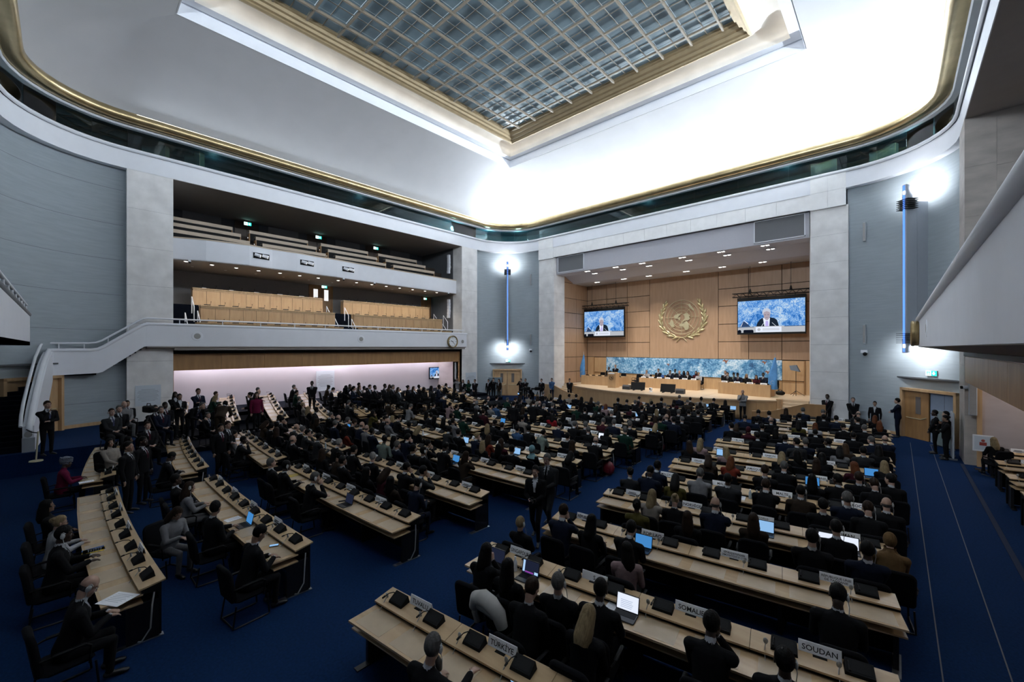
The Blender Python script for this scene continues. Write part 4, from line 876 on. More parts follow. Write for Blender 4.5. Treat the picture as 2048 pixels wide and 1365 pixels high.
# lower flight: curved parapet falling to the platform, tube rails, dark treads
fx = [(-27.65, -.40, 4.36, 3.26), (-27.2, -.42, 4.33, 3.02), (-26.7, -.47, 4.17, 2.6), (-26.1, -.55, 3.85, 2.0), (-25.4, -.62, 3.40, 1.35), (-24.6, -.70, 2.85, .85), (-23.8, -.77, 2.28, .8), (-23.2, -.80, 1.88, .8), (-22.9, -.82, 1.72, .8)]
rows = [[(x, y+.14, zb), (x, y+.14, zt), (x, y-.14, zt), (x, y-.14, zb), (x, y+.14, zb)] for x, y, zt, zb in fx]
m = MB().grid(rows); x, y, zt, zb = fx[-1]; m.add([(x, y+.14, zb), (x, y-.14, zb), (x, y-.14, zt), (x, y+.14, zt)], [(0, 1, 2, 3)]); m.build('lower_parapet', WHITE, sc, 50)
MB().tube([(x, y+.02, zt+.05) for x, y, zt, zb in fx]+[(-22.86, -.8, 1.55)], .085, 10).build('lower_rail_lip', WHITE, sc, 60)
MB().tube([(-31.2, -.62, 4.70), (-28.2, -.62, 4.70)]+[(x, y-.20, zt+.34-.02*i_) for i_, (x, y, zt, zb) in enumerate(fx[:-1])]+[(-22.85, -1.0, 1.72)], .05, 8).build('lower_hand_rail', WHITE, sc, 60)
MB().cyl((-22.88, -.82, 1.42), (-22.82, -.82, 1.42), .1, n=16).build('rail_end_disc', GREYP, sc)
MB().box((-22.95, -.97, .8), (-22.80, -.66, 1.30)).build('newel_panel', mat('grey_board', (.38, .40, .43), .6), sc)
for k in range(16): MB().box((-27.6+.29*k, -2.7, .8), (-27.6+.29*(k+1), -.85, 3.40-.16*k)).build('tread', DARKC, sc)
m = MB().grid([[(x, y-2.35, zb), (x, y-2.35, zt), (x, y-2.5, zt), (x, y-2.5, zb)] for x, y, zt, zb in fx]); m.build('far_parapet', WHITE, sc, 50)
MB().box((-31.4, -3.1, 3.3), (-27.6, -2.85, 4.4)).build('landing_parapet', WHITE, sc)
# rear balcony end at far left
rbk = thing('balcony_rear', (-22.9, -1, 4.6), 'white end of the rear balcony with sloping double rail at left edge', 'balcony', kind='structure')
MB().box((-22.9, -2.9, 4.62), (-9, -.78, 4.75)).build('slab', SOFF, rbk)
MB().box((-22.9, -.92, 4.62), (-9, -.78, 5.68)).build('parapet', WHITE, rbk)
MB().box((-22.9, -2.9, 4.62), (-22.8, -.78, 5.68)).build('end_parapet', WHITE, rbk)
MB().tube([(-22.95, -.83, 5.73), (-9, -.83, 5.73)], .085, 10).build('rail_lip', MGREY, rbk, 60)
MB().tube([(-22.7, -.86, 6.05), (-9, -.86, 6.05)], .045, 8).build('hand_rail', WHITE, rbk, 60)
for k in range(9): MB().cyl((-22.5+1.2*k, -.86, 5.7), (-22.5+1.2*k, -.86, 6.05), .025, n=6).build('rail_post', WHITE, rbk)
# ================================================================== DESK ROWS
KC = .00725
def yrow(i, x): return 2.3+2.07*i+KC*(x-XC)**2
def slope(x): return 2*KC*(x-XC)
def zd(x, i):
    if x > -22.2: return 0.
    return min(.8, (-22.2-x)*.125)
SIGN = {  # (block, row): texts from the left
 ('A', 0): ['TUVALU', 'TÜRKİYE'], ('A', 1): ['SINGAPOUR', 'S', 'SOMALIE', 'SOUDAN'],
 ('A', 2): ['RÉPUBLIQUE', 'RDP LAO', 'RÉPUBLIQUE POPULAIRE\nDÉMOCRATIQUE DE CORÉE', 'RÉPUBLIQUE UNIE\nDE TANZANIE'],
 ('A', 3): [None, 'NORVÈGE', 'NOUVELLE-\nZÉLANDE', 'OMAN'], ('A', 4): ['MALDIVES', 'MALI', 'MALTE', 'MAROC'],
 ('A', 5): ['ISRAËL', 'JAMAÏQUE', 'JORDANIE', None], ('A', 6): ['FINLANDE', 'GABON', 'GÉORGIE', 'GRÈCE'],
 ('A', 7): ['COMORES', None, None, None], ('A', 8): ['BAHREÏN', 'BANGLADESH', None, 'BÉLARUS'],
 ('B', 1): [None, 'SERBIE', 'SEYCHELLES', 'SIERRA LEONE'], ('B', 4): [None, None, None, 'MALAISIE'], ('B', 7): [None, None, None, 'CANADA']}
BLK = {'A': 'right-block', 'B': 'middle-block', 'C': 'left-middle', 'D': 'far-left', 'E': 'right-recess'}
ROWS = []   # (block, i, xa, xb, seats)
def rowname(b, i):
    if b == 'A' and i < 9: return '%s row' % ['TUVALU', 'SOMALIE', 'RDP LAO', 'NORVÈGE', 'MALDIVES', 'ISRAËL', 'GABON', 'COMORES', 'BAHREÏN'][i]
    return '%s %s row' % (ordn(i+(1 if b in 'BC' else 0)), BLK[b])
CON = MB().hexa([(-.14, -.085, 0), (.14, -.085, 0), (.14, .075, 0), (-.14, .075, 0), (-.13, -.075, .035), (.13, -.075, .035), (.13, .07, .095), (-.13, .07, .095)]).mesh('console', BLACK)
_m = MB(); _m.tube([(-.10, .03, .07), (-.105, .0, .115), (-.11, -.07, .145), (-.11, -.15, .150)], .0065, 6); _m.cyl((-.11, -.145, .150), (-.11, -.19, .150), .014, .012, 8); MIC = _m.mesh('microphone', BLACK, True)
_m = MB(); _m.hexa([(-.10, -.058, .0425), (.10, -.058, .0425), (.10, .045, .0855), (-.10, .045, .0855), (-.10, -.058, .0445), (.10, -.058, .0445), (.10, .045, .0875), (-.10, .045, .0875)]); KEYP = _m.mesh('key_panel', mat('console_key_panel', (.008, .008, .009), .55, noise=.5, nscale=90, spec=.2))
_m = MB(); _m.ell((-.19, -.06, .075), (.028, .017, .042), 8, 6); _m.tube([(-.19, -.07, .05), (-.2, -.12, .0), (-.19, -.22, -.075), (-.17, -.35, -.09), (-.2, -.44, -.088), (-.22, -.47, -.12), (-.2, -.475, -.18), (-.17, -.47, -.12)], .0055, 5); EARP = _m.mesh('earphone', GREYP, True)
def sign_mesh(txt, w_, h_=.125):
    a = MB(); a.hexa([(-w_/2, -.035, 0), (w_/2, -.035, 0), (w_/2, -.029, 0), (-w_/2, -.029, 0), (-w_/2, .0, h_), (w_/2, .0, h_), (w_/2, .005, h_), (-w_/2, .005, h_)]).hexa([(-w_/2, .034, 0), (w_/2, .034, 0), (w_/2, .04, 0), (-w_/2, .04, 0), (-w_/2, .003, h_), (w_/2, .003, h_), (w_/2, .008, h_), (-w_/2, .008, h_)])
    return a.mesh('plate', PAPER)
PLM = sign_mesh('', .42); PLS = sign_mesh('', .36)
_m = MB()
for k in range(2): _m.box((-.13+.03*k, 0, .035+.03*k), (.13-.05*k, .001, .05+.03*k))
LINES = _m.mesh('print_lines', INK)
FOOTM = MB().box((-.07, -.075, -.004), (.07, -.035, .006)).mesh('foot', BLACK)
def name_plate(x, y, z, rz, txt, label, group, big):
    t = thing('name_plate', (x, y, z), label, 'sign', group, rz)
    link('plate', PLM if big else PLS, t); w_ = .42 if big else .36
    ang = atan2(.125, .032)
    if txt:
        n = txt.count('\n')+1; me = text_mesh(txt, .085 if n == 1 else .046, w_*.9)
        o = link('lettering', me, t); o.location = (0, -.0215, .058); o.rotation_euler = (ang, 0, 0)
    else:
        o = link('print_lines', LINES, t); o.rotation_euler = (ang-pi/2, 0, 0); o.location = (0, -.0395, 0)
    link('foot', FOOTM, t)
    return t
def desk(b, i, xa, xb, seats=True, zfun=None, yfun=None, sfun=None, cable=None, signs=True, label=None, name='conference_desk'):
    yf = yfun or (lambda x: yrow(i, x)); zf_ = zfun or (lambda x: 0.)
    xm = (xa+xb)/2; loc = V((xm, yf(xm), zf_(xm)))
    t = thing(name, loc, label or ('long maple desk with black consoles, %s' % rowname(b, i)), 'desk')
    def P(x, o, z):
        s = (yf(x+.05)-yf(x-.05))/.1; k = sqrt(1+s*s)
        return (x-s/k*o, yf(x)+o/k, z+zf_(x))
    n = max(2, int((xb-xa)/1.2)); xs = [xa+(xb-xa)*k/n for k in range(n+1)]
    def sweep(nm, sec, m, xs=xs, **kw):
        mb = MB(); rows = [[P(x, o, z) for o, z in sec] for x in xs]
        mb.grid(rows, 0, True); k = len(sec); e = len(xs)-1
        mb.f.append(tuple(range(k))); mb.m.append(0); mb.f.append(tuple(e*k+j for j in range(k-1, -1, -1))); mb.m.append(0)
        return mb.build(nm, m, t, **kw)
    sweep('work_surface', [(0, .722), (.47, .722), (.47, .75), (0, .75)], WOODH)
    sweep('under_shelf', [(.05, .60), (.47, .60), (.47, .622), (.05, .622)], WOODH)
    sweep('riser', [(.45, .751), (.69, .70), (.69, .845), (.45, .80)], BLACK)
    sweep('modesty_panel', [(.66, .03), (.69, .03), (.69, .70), (.66, .70)], BLACK)
    ns = max(1, round((xb-xa)/.72)); pit = (xb-xa)/ns; pts = []
    k = 0
    while k < ns:
        w_ = min(2, ns-k); a, c = xa+pit*k+.003, xa+pit*(k+w_)-.003
        sweep('rear_shelf', [(.42, .80), (.745, .85), (.745, .875), (.42, .825)], WOODH, [a, (a+c)/2, c]); k += 2
    for x in [xa+.04]+[xa+(xb-xa)*q/max(1, round((xb-xa)/1.44)) for q in range(1, max(1, round((xb-xa)/1.44)))]+[xb-.04]:
        p = P(x, .48, 0); MB().box((p[0]-.03, p[1]-.2, p[2]+.0), (p[0]+.03, p[1]+.18, p[2]+.60)).build('leg', BLACKM, t)
    for x in (xa+.05, xb-.05):
        p = P(x, .4, 0); MB().box((p[0]-.05, p[1]-.3, p[2]+.0), (p[0]+.05, p[1]+.32, p[2]+.012)).build('foot_plate', STEEL if x > xm else BLACKM, t)
    if cable:
        p = V(P(xb if cable > 0 else xa, .55, 0)); s = cable
        MB().tube([p+V((.0*s, .05, .72)), p+V((.05*s, .02, .55)), p+V((.05*s, 0, .2)), p+V((.04*s, -.1, .04)), p+V((-.04*s, -.16, .02))], .012, 6).build('cable', GREYP, t)
    for k in range(ns):
        x = xa+pit*(k+.5); p = P(x, .585, .852); s = slope_at(yf, x)
        if seats is True or k in seats:
            c = link('console', CON, t, V(p)-loc); c.rotation_euler = (.155, 0, atan2(s, 1))
            link('microphone', MIC, c, label='thin gooseneck microphone'); link('key_panel', KEYP, c)
            if random.random() < .7: link('earphone', EARP, c, label='grey earphone on a curled cord')
        a = P(x-.27, .05, .7505); MBp = MB(); q = [P(x-.26, .04, .75), P(x+.26, .04, .75), P(x+.26, .41, .75), P(x-.26, .41, .75)]
        MBp.hexa([V(v) for v in q]+[V(v)+V((0, 0, .0025)) for v in q]); MBp.build('writing_pad', PAD, t)
        pts.append((x, P))
    if signs:
        tx = SIGN.get((b, i)); k = 0; j = 0
        while k+1 < ns:
            x = xa+pit*(k+1); p = P(x, .68, .866); s = slope_at(yf, x)
            txt = tx[j] if tx and j < len(tx) else None
            big = bool(txt)
            lab = ('white name plate reading %s' % txt.replace('\n', ' ')) if txt and len(txt) > 1 and txt != 'RÉPUBLIQUE' else 'white name plate, %s from left, %s' % (ordn(j), rowname(b, i))
            if txt and len(txt) > 12: lab = 'white two line name plate reading %s' % txt.replace('\n', ' ')
            name_plate(p[0], p[1], p[2]-.012, atan2(s, 1), txt, lab, 'name plates on the desks', big); k += 2; j += 1
    ROWS.append((b, i, xa, xb, [xa+pit*(k+.5) for k in range(ns)], P))
    return t
def slope_at(yf, x): return (yf(x+.05)-yf(x-.05))/.1
bl = {-1: -15.2, 0: -14.45, 1: -13.9, 2: -13.6, 3: -13.4, 4: -13.1}
cr_ = {-1: -16.7, 0: -15.65, 1: -15.1, 2: -14.75, 3: -14.45, 4: -14.15, 5: -14.1, 6: -14.1}
cl_ = {-1: -22.3, 0: -21.65, 1: -21.2, 2: -20.9, 3: -20.3, 4: -20.0, 5: -19.6, 6: -19.2}
for i in range(0, 12):
    if i == 11: desk('A', i, -4.2, -.6, label='long maple desk nearest the right stage steps'); continue
    desk('A', i, -5.6+.05*i, .18-.03*i, cable=None)
for i in range(-1, 12):
    xb = -8.5 if i == -1 else (-8.05 if i == 0 else -7.62+.03*i)
    desk('B', i, bl.get(i, -12.9), xb, cable=1 if i % 2 == 1 or i < 1 else None)
desk('B', 12, -10.6, -7.25, label='short front maple desk at the foot of the stage, left of the aisle')
for i in range(-1, 11):
    desk('C', i, cl_.get(i, -19.2+.15*(i-6)), cr_.get(i, -14.0), cable=1 if i % 2 == 0 else None)
dr_ = {0: -23.8, 1: -23.4, 2: -22.9, 3: -22.15, 4: -21.8, 5: -21.35}
for i in range(0, 6):
    x1 = dr_[i]; desk('D', i, x1-6.1 if i else x1-4.2, x1, zfun=lambda x: min(.8, max(0, -22.0-x)*.125), cable=1 if i in (0, 2) else None)
for i in range(6, 9): desk('D', i, -27.0, -21.3+.1*(i-6), zfun=lambda x: min(.8, max(0, -22.0-x)*.125))
# right recess desks
for k, (x, y) in enumerate(((2.5, 22.0), (2.45, 19.95), (2.42, 17.9), (2.42, 15.9))):
    desk('E', k, x, x+2.9, yfun=lambda x_, y=y, x0=x: y+.16*(x_-x0), label='maple desk under the right balcony, %s from the end wall' % ordn(k))
# ================================================================== CHAIRS
def rounded(w_, h_, d, r, n=5):
    o = []
    for cx, cz, a in ((w_/2-r, h_-r, 0), (-w_/2+r, h_-r, 90), (-w_/2+r*.5, r*.5, 180), (w_/2-r*.5, r*.5, 270)):
        rr = r if cz > r else r*.5
        o += [(cx+rr*cos(R(a+90*i/n)), cz+rr*sin(R(a+90*i/n))) for i in range(n+1)]
    return o
_b = MB(); _o = rounded(.50, .56, .07, .11)
_rows = []
for y, k in ((-.27, .90), (-.285, .98), (-.31, 1.0), (-.335, .98), (-.35, .90)):
    _rows.append([(x*k, y-.10*((z-.28)/.28)*.35-.04*(1-(x/.25)**2)*.6, .42+.28+(z-.28)*k) for x, z in _o])
_b.grid(_rows, 0, True); _b.add(_rows[0], [tuple(range(len(_o)))]); _b.add(_rows[-1], [tuple(range(len(_o)-1, -1, -1))])
CH_BACK = _b.mesh('backrest', CHAIRF, 60)
CH_SEAT = MB().rbox((-.25, -.27, .39), (.25, .22, .47), .035).mesh('seat', CHAIRF, True)
_b = MB()
for s in (-1, 1): _b.tube([(s*.23, -.25, .36), (s*.24, -.30, .02), (s*.24, -.22, .016), (s*.24, .22, .016), (s*.24, .25, .03), (s*.235, .22, .37)], .014, 6)
_b.tube([(-.24, -.29, .02), (.24, -.29, .02)], .014, 6); CH_BASE = _b.mesh('sled_base', BLACKM, True)
def _arm(s):
    b = MB(); b.tube([(s*.245, .16, .38), (s*.275, .17, .62), (s*.275, .13, .655), (s*.275, -.2, .655), (s*.25, -.28, .64)], .013, 6); b.rbox((s*.275-.025, -.18, .655), (s*.275+.025, .13, .68), .01); return b.mesh('armrest', BLACK, True)
CH_ARM = [_arm(-1), _arm(1)]
CH_GLINT = MB().box((-.284, -.16, .681), (-.27, .10, .683)).mesh('arm_trim', STEEL)
NCH = [0]; CHAIRS = []
def chair(x, y, z, rz, label, group):
    t = thing('conference_chair', (x, y, z), label, 'chair', group, rz)
    link('seat', CH_SEAT, t); link('backrest', CH_BACK, t); link('sled_base', CH_BASE, t)
    for a in CH_ARM: link('armrest', a, t)
    NCH[0] += 1; CHAIRS.append(t)
    return t
# ================================================================== PEOPLE
import numpy as np
SK = [mat('skin_light', (.40, .25, .185), .5, noise=.1, nscale=6), mat('skin_olive', (.27, .16, .105), .5, noise=.1, nscale=6), mat('skin_dark', (.045, .024, .016), .5, noise=.15, nscale=6)]
def cloth(n, c): return mat('cloth_'+n, c, .9, noise=.2, nscale=14, spec=.15, bump=.1, bscale=40)
CL = {'K': ('black', cloth('black', (0.0060, 0.0060, 0.0072))), 'N': ('navy', cloth('navy', (0.0072, 0.0108, 0.0240))), 'G': ('dark grey', cloth('dark_grey', (0.0240, 0.0252, 0.0276))),
      'L': ('light grey', cloth('light_grey', (0.1800, 0.1800, 0.1860))), 'B': ('brown', cloth('brown', (0.0270, 0.0180, 0.0120))), 'W': ('white', cloth('white', (0.3480, 0.3480, 0.3600))),
      'P': ('pale pink', cloth('pale_pink', (0.2520, 0.1740, 0.1740))), 'R': ('red', cloth('red', (0.1980, 0.0072, 0.0120))), 'O': ('rust red', cloth('rust_red', (0.1440, 0.0210, 0.0108))),
      'T': ('teal', cloth('teal', (0.0084, 0.0600, 0.0960))), 'E': ('dark green', cloth('dark_green', (0.0060, 0.0270, 0.0180))), 'M': ('maroon', cloth('maroon', (0.0420, 0.0072, 0.0132))),
      'Y': ('olive', cloth('olive', (0.0720, 0.0600, 0.0150))), 'C': ('cream', cloth('cream', (0.2520, 0.2220, 0.1920))), 'U': ('blue', cloth('blue', (0.0420, 0.0960, 0.2040))),
      'S': ('sage green', cloth('sage_green', (0.1440, 0.1800, 0.1560))), 'D': ('crimson', cloth('crimson', (0.1200, 0.0072, 0.0330))), 'F': ('tan', cloth('tan', (0.1320, 0.0780, 0.0330)))}
SHIRT = mat('white_shirt', (.40, .42, .45), .8, noise=.04); TIE = mat('dark_tie', (.02, .03, .09), .6, noise=.3, nscale=60); SHOE = mat('black_shoe', (.008, .008, .008), .3, noise=.1)
def hm(n, c): return mat('hair_'+n, c, .55, noise=.45, nscale=22, stretch=(3, 3, .35), spec=.12)
HBLK, HBRN, HGRY, HWHT, HBLD, HAUB, HLBR = hm('black', (0.0048, 0.0042, 0.0042)), hm('brown', (0.0240, 0.0132, 0.0078)), hm('grey', (0.1020, 0.0990, 0.0960)), hm('silver', (0.2400, 0.2340, 0.2220)), hm('blond', (0.2520, 0.1860, 0.1020)), hm('auburn', (0.1200, 0.0390, 0.0150)), hm('chestnut', (0.0600, 0.0330, 0.0168))
# hair code -> (shape, material, description, woman?, skin)
HAIRS = {'s': ('short', HBLK, 'short black hair', 0, None), 'g': ('short', HGRY, 'short grey hair', 0, 0), 'b': ('fringe', HGRY, 'bald head', 0, 0), 'k': ('crop', HBLK, 'cropped black hair', 0, 2), 'v': ('short', HBRN, 'short brown hair', 0, 0),
         'l': ('long', HBLK, 'long black hair', 1, None), 'r': ('long', HBRN, 'long brown hair', 1, 0), 'y': ('long', HBLD, 'long blond hair', 1, 0), 'u': ('updo', HBLD, 'pinned up blond hair', 1, 0), 'n': ('short', HBLD, 'short blond hair', 1, 0),
         'a': ('long', HAUB, 'auburn hair', 1, 0), 'w': ('short', HWHT, 'silver hair', 0, 0), 'h': ('scarf', None, 'head scarf', 1, 1), 'c': ('wrap', None, 'patterned headwrap', 1, 2), 'o': ('updo', HBLK, 'black hair in a bun', 1, None), 'q': ('long', HLBR, 'light brown hair', 1, 0), 'z': ('cap', HBLK, 'dark cap', 0, 1)}
HS = 1.03
def rotx(a): return M4.Rotation(a, 4, 'X')
def figure(name, seated=True, lean=0., twist=0., head=(0., 0.), lh=None, rh=None, lhd=(0, 1, 0), rhd=(0, 1, 0), le=None, re=None, feet=None, hip=None, voxel=.0095, ratio=.22):
    """one continuous remeshed body; returns (mesh, head matrix). lh/rh: wrists, le/re: elbow pull"""
    P = []       # primitives: (tag, p, q, r)
    mb = MB()
    def cap(tag, p, q, r0, r1, n=10):
        p, q = V(p), V(q); mb.cyl(p, q, r0, r1, n); mb.ell(p, r0*.995, n, 6); mb.ell(q, r1*.995, n, 6); P.append((tag, p, q, r0, r1))
    def blob(tag, c, r, rot=None):
        c = V(c); mb.ell(c, r, 12, 8, rot=rot.to_3x3() if rot else None); P.append((tag, c, c, min(r), min(r)))
    hz = hip or (.555 if seated else .93); H = V((0, 0, hz))
    T = M4.Translation(H) @ rotx(-lean) @ M4.Rotation(twist*.3, 4, 'Z')       # torso frame, origin at the hips
    def t(x, y, z): return T @ V((x, y, z))
    # torso rings
    rings = [(-.10, .160, .120, 0), (-.02, .185, .138, -.005), (.08, .182, .132, .0), (.18, .175, .125, .008), (.28, .188, .130, .010), (.38, .205, .132, .008), (.46, .208, .118, -.002), (.51, .175, .090, -.010), (.545, .10, .066, -.014), (.57, .06, .056, -.012)]
    rows = [[t(a*cos(2*pi*k/18), yo+d*sin(2*pi*k/18), z) for k in range(18)] for z, a, d, yo in rings]
    mb.grid(rows, 0, True); n0 = len(mb.v)-len(rows)*18
    mb.f.append(tuple(n0+k for k in range(17, -1, -1))); mb.m.append(0); mb.f.append(tuple(len(mb.v)-18+k for k in range(18))); mb.m.append(0)
    for z, a, d, yo in rings[:8]:
        for sx in (-.55, 0, .55): P.append(('jacket' if z > -.05 else 'trousers', t(sx*a, yo, z), t(sx*a, yo, z), d, d))
    P.append(('shirt', t(0, -.012, .565), t(0, -.012, .58), .066, .062)); mb.cyl(t(0, -.014, .545), t(0, -.006, .60), .068, .060, 14)
    # arms
    for s, wr, hd, el in ((-1, lh, lhd, le), (1, rh, rhd, re)):
        sh = t(s*.205, -.012, .462); wr = V(wr) if wr else t(s*.24, .03, -.06)
        cap('jacket', sh, t(s*.12, -.01, .48), .077, .064)
        d = wr-sh; L1, L2 = .285, .26; dl = min(d.length, (L1+L2)*.985); wr = sh+d.normalized()*dl
        a = (L1*L1-L2*L2+dl*dl)/(2*dl); h = sqrt(max(0, L1*L1-a*a)); pull = V(el) if el else V((s*.6, -.5, -.9))
        ax = d.normalized(); pull = (pull-ax*pull.dot(ax)).normalized(); eb = sh+ax*a+pull*h
        cap('jacket', sh, eb, .071, .057); cap('jacket', eb, wr-(wr-eb).normalized()*.02, .057, .042)
        fd = (wr-eb).normalized(); cap('shirt', wr-fd*.02, wr+fd*.006, .031, .030)
        # hand: palm, four fingers of unequal length with a bend, thumb at the side
        f = V(hd).normalized(); up = V((0, 0, 1)); side = f.cross(up)
        side = side.normalized() if side.length > .1 else V((1, 0, 0)); nrm = side.cross(f).normalized()
        pc = wr+f*.045
        for k in (-1, 0, 1): cap('skin', wr+fd*.005+side*.010*k, pc+f*.02+side*.022*k, .021, .017, 8)
        for k, ln in ((-1.5, .062), (-.5, .074), (.5, .070), (1.5, .054)):
            b0 = pc+f*.028+side*.0205*k; m_ = b0+(f+side*.07*k-nrm*.12).normalized()*ln*.5; e_ = m_+(f*.8+side*.05*k-nrm*.65).normalized()*ln*.5
            cap('skin', b0, m_, .0098, .0092, 7); cap('skin', m_, e_, .0092, .0082, 7)
        b0 = wr+f*.03-side*s*.030; m_ = b0+(f*.6-side*s*.75-nrm*.2).normalized()*.036; cap('skin', b0, m_, .0115, .0105, 7); cap('skin', m_, m_+(f*.9-side*s*.2-nrm*.2).normalized()*.028, .0105, .009, 7)
    # legs
    for k, s in enumerate((-1, 1)):
        hp = H+V((s*.095, 0, -.06))
        kn, an = (feet[k] if feet else ((V((s*.125, .43, .50)), V((s*.125, .40, .10))) if seated else (V((s*.105, .02, .50)), V((s*.11, -.01, .09)))))
        kn, an = V(kn), V(an)
        cap('trousers', hp, kn, .092, .062, 12); cap('trousers', kn, an, .060, .045, 12)
        d = V((s*.15, 1, 0)).normalized(); cap('shoe', an+V((0, -.03, -.045)), an+d*.14+V((0, 0, -.06)), .042, .034, 10)
        blob('shoe', an+d*.16+V((0, 0, -.066)), (.042, .05, .026))
    # neck and head
    nb = t(0, -.012, .57); hc = t(0, .012, .57)+V((0, 0, .0)); HM = M4.Translation(T @ V((0, .018, .735))) @ M4.Rotation(twist, 4, 'Z') @ M4.Rotation(head[1], 4, 'Z') @ rotx(-lean*.35+head[0])
    HM = HM @ M4.Scale(HS, 4)
    def h(x, y, z): return HM @ V((x, y, z))
    cap('skin', nb, h(0, -.025, -.075), .056, .052, 12)
    hr = (HM.to_3x3()*(1/HS)).to_4x4()
    for c, r in (((0, -.008, .030), (.076, .096, .100)), ((0, .030, -.050), (.060, .066, .078)), ((0, .078, -.102), (.024, .018, .018)), ((-.036, .066, -.030), (.026, .024, .028)), ((.036, .066, -.030), (.026, .024, .028)), ((-.080, -.006, -.010), (.012, .022, .034)), ((.080, -.006, -.010), (.012, .022, .034)), ((0, .110, -.036), (.015, .012, .011))):
        blob('skin', h(*c), tuple(a*HS for a in r), hr)
    cap('skin', h(-.034, .080, .020), h(.034, .080, .020), .012*HS, .012*HS, 8); cap('skin', h(0, .090, .012), h(0, .108, -.032), .008*HS, .012*HS, 8)
    cap('lips', h(-.018, .091, -.070), h(.018, .091, -.070), .0085*HS, .0085*HS, 8)
    # remesh
    me0 = bpy.data.meshes.new('tmp'); me0.from_pydata(mb.v, [], mb.f); o = bpy.data.objects.new('tmp', me0); COL.objects.link(o)
    m = o.modifiers.new('r', 'REMESH'); m.mode = 'VOXEL'; m.voxel_size = voxel
    m = o.modifiers.new('s', 'SMOOTH'); m.factor = .5; m.iterations = 2
    m = o.modifiers.new('d', 'DECIMATE'); m.ratio = ratio
    me = bpy.data.meshes.new_from_object(o.evaluated_get(bpy.context.evaluated_depsgraph_get()))
    COL.objects.unlink(o); bpy.data.objects.remove(o); bpy.data.meshes.remove(me0); me.name = name
    # material by nearest body part
    n = len(me.polygons); C = np.zeros(n*3); me.polygons.foreach_get('center', C); C = C.reshape(-1, 3); Nn = np.zeros(n*3); me.polygons.foreach_get('normal', Nn); Nn = Nn.reshape(-1, 3)
    best = np.full(n, 9e9); idx = np.zeros(n, int); slots = ['skin', 'jacket', 'trousers', 'shoe', 'shirt', 'tie', 'lips']
    for tag_, p, q, r0, r1 in P:
        p, q = np.array(p), np.array(q); d = q-p; l2 = d.dot(d)
        tt = np.clip(((C-p)@d)/l2, 0, 1) if l2 > 1e-12 else np.zeros(n)
        ds = np.linalg.norm(C-p-tt[:, None]*d, axis=1)-(r0+(r1-r0)*tt); k = ds < best; best[k] = ds[k]; idx[k] = slots.index(tag_)
    Ti = np.array(T.inverted()); Lc = C@Ti[:3, :3].T+Ti[:3, 3]; Ln = Nn@Ti[:3, :3].T
    zz_ = Lc[:, 2]; wv = np.clip((zz_-.26)/.28, 0, 1)*.062
    v = (idx == 1) & (Ln[:, 1] > .25) & (np.abs(Lc[:, 0]) < wv) & (zz_ > .26) & (Lc[:, 1] > .02); idx[v] = 4
    idx[v & (np.abs(Lc[:, 0]) < .018)] = 5
    for k in range(7): me.materials.append([SK[0], CL['K'][1], CL['K'][1], SHOE, SHIRT, TIE, mat('lips', (.30, .12, .10), .5)][k])
    me.polygons.foreach_set('material_index', idx.tolist()); me.polygons.foreach_set('use_smooth', [True]*n); me.update()
    return me, HM
FIG = {}
FIG['type'] = figure('seated_body', lean=.12, lh=(-.12, .40, .80), rh=(.12, .40, .80), lhd=(.25, 1, -.1), rhd=(-.25, 1, -.1), head=(-.10, 0))
FIG['fold'] = figure('seated_body', lean=.30, lh=(-.03, .42, .80), rh=(.05, .46, .81), lhd=(.9, .45, 0), rhd=(-.9, .45, 0), head=(.02, 0))
FIG['back'] = figure('seated_body', lean=-.12, lh=(-.07, .30, .68), rh=(.08, .30, .68), lhd=(.8, .6, -.2), rhd=(-.8, .6, -.2), head=(.0, .0))
FIG['chin'] = figure('seated_body', lean=.22, lh=(-.06, .42, .80), rh=(.05, .30, 1.075), lhd=(.8, .5, 0), rhd=(-.3, .15, 1), re=(.5, .6, -1), head=(-.05, -.15))
FIG['turn'] = figure('seated_body', lean=.08, lh=(-.16, .40, .80), rh=(.10, .34, .78), lhd=(.1, 1, -.1), rhd=(-.5, 1, -.1), twist=.75)
FIG['write'] = figure('seated_body', lean=.26, lh=(-.09, .40, .80), rh=(.08, .40, .81), lhd=(.4, .8, -.1), rhd=(-.3, .9, -.25), head=(-.50, 0))
FIG['stand'] = figure('standing_body', False, lh=(-.04, .20, .86), rh=(.04, .21, .87), lhd=(.7, .2, -.6), rhd=(-.7, .2, -.6), le=(-1, -.3, -.2), re=(1, -.3, -.2))
FIG['cross'] = figure('standing_body', False, lh=(.08, .24, 1.20), rh=(-.08, .25, 1.14), lhd=(1, .1, .1), rhd=(-1, .1, 0), le=(-.8, .3, -.9), re=(.8, .3, -.9))
FIG['chinup'] = figure('standing_body', False, lh=(.06, .24, 1.14), rh=(.04, .17, 1.42), lhd=(1, .1, .1), rhd=(-.3, .1, 1), le=(-.8, .3, -.9), re=(.4, .6, -1), head=(-.08, 0))
FIG['side'] = figure('standing_body', False, lh=(-.25, .06, .86), rh=(.25, .06, .86), lhd=(0, .15, -1), rhd=(0, .15, -1))
FIG['camera'] = figure('standing_body', False, lh=(-.07, .28, 1.52), rh=(.09, .26, 1.52), lhd=(.4, .6, .4), rhd=(-.4, .6, .4), le=(-.6, .2, -1), re=(.6, .2, -1))
FIG['walk'] = figure('standing_body', False, lean=.06, lh=(-.06, .27, 1.06), rh=(.09, .28, 1.08), lhd=(.5, .8, 0), rhd=(-.5, .8, 0), feet=[((-.10, .20, .52), (-.10, .16, .10)), ((.10, -.02, .50), (.10, -.30, .15))], head=(-.06, 0))
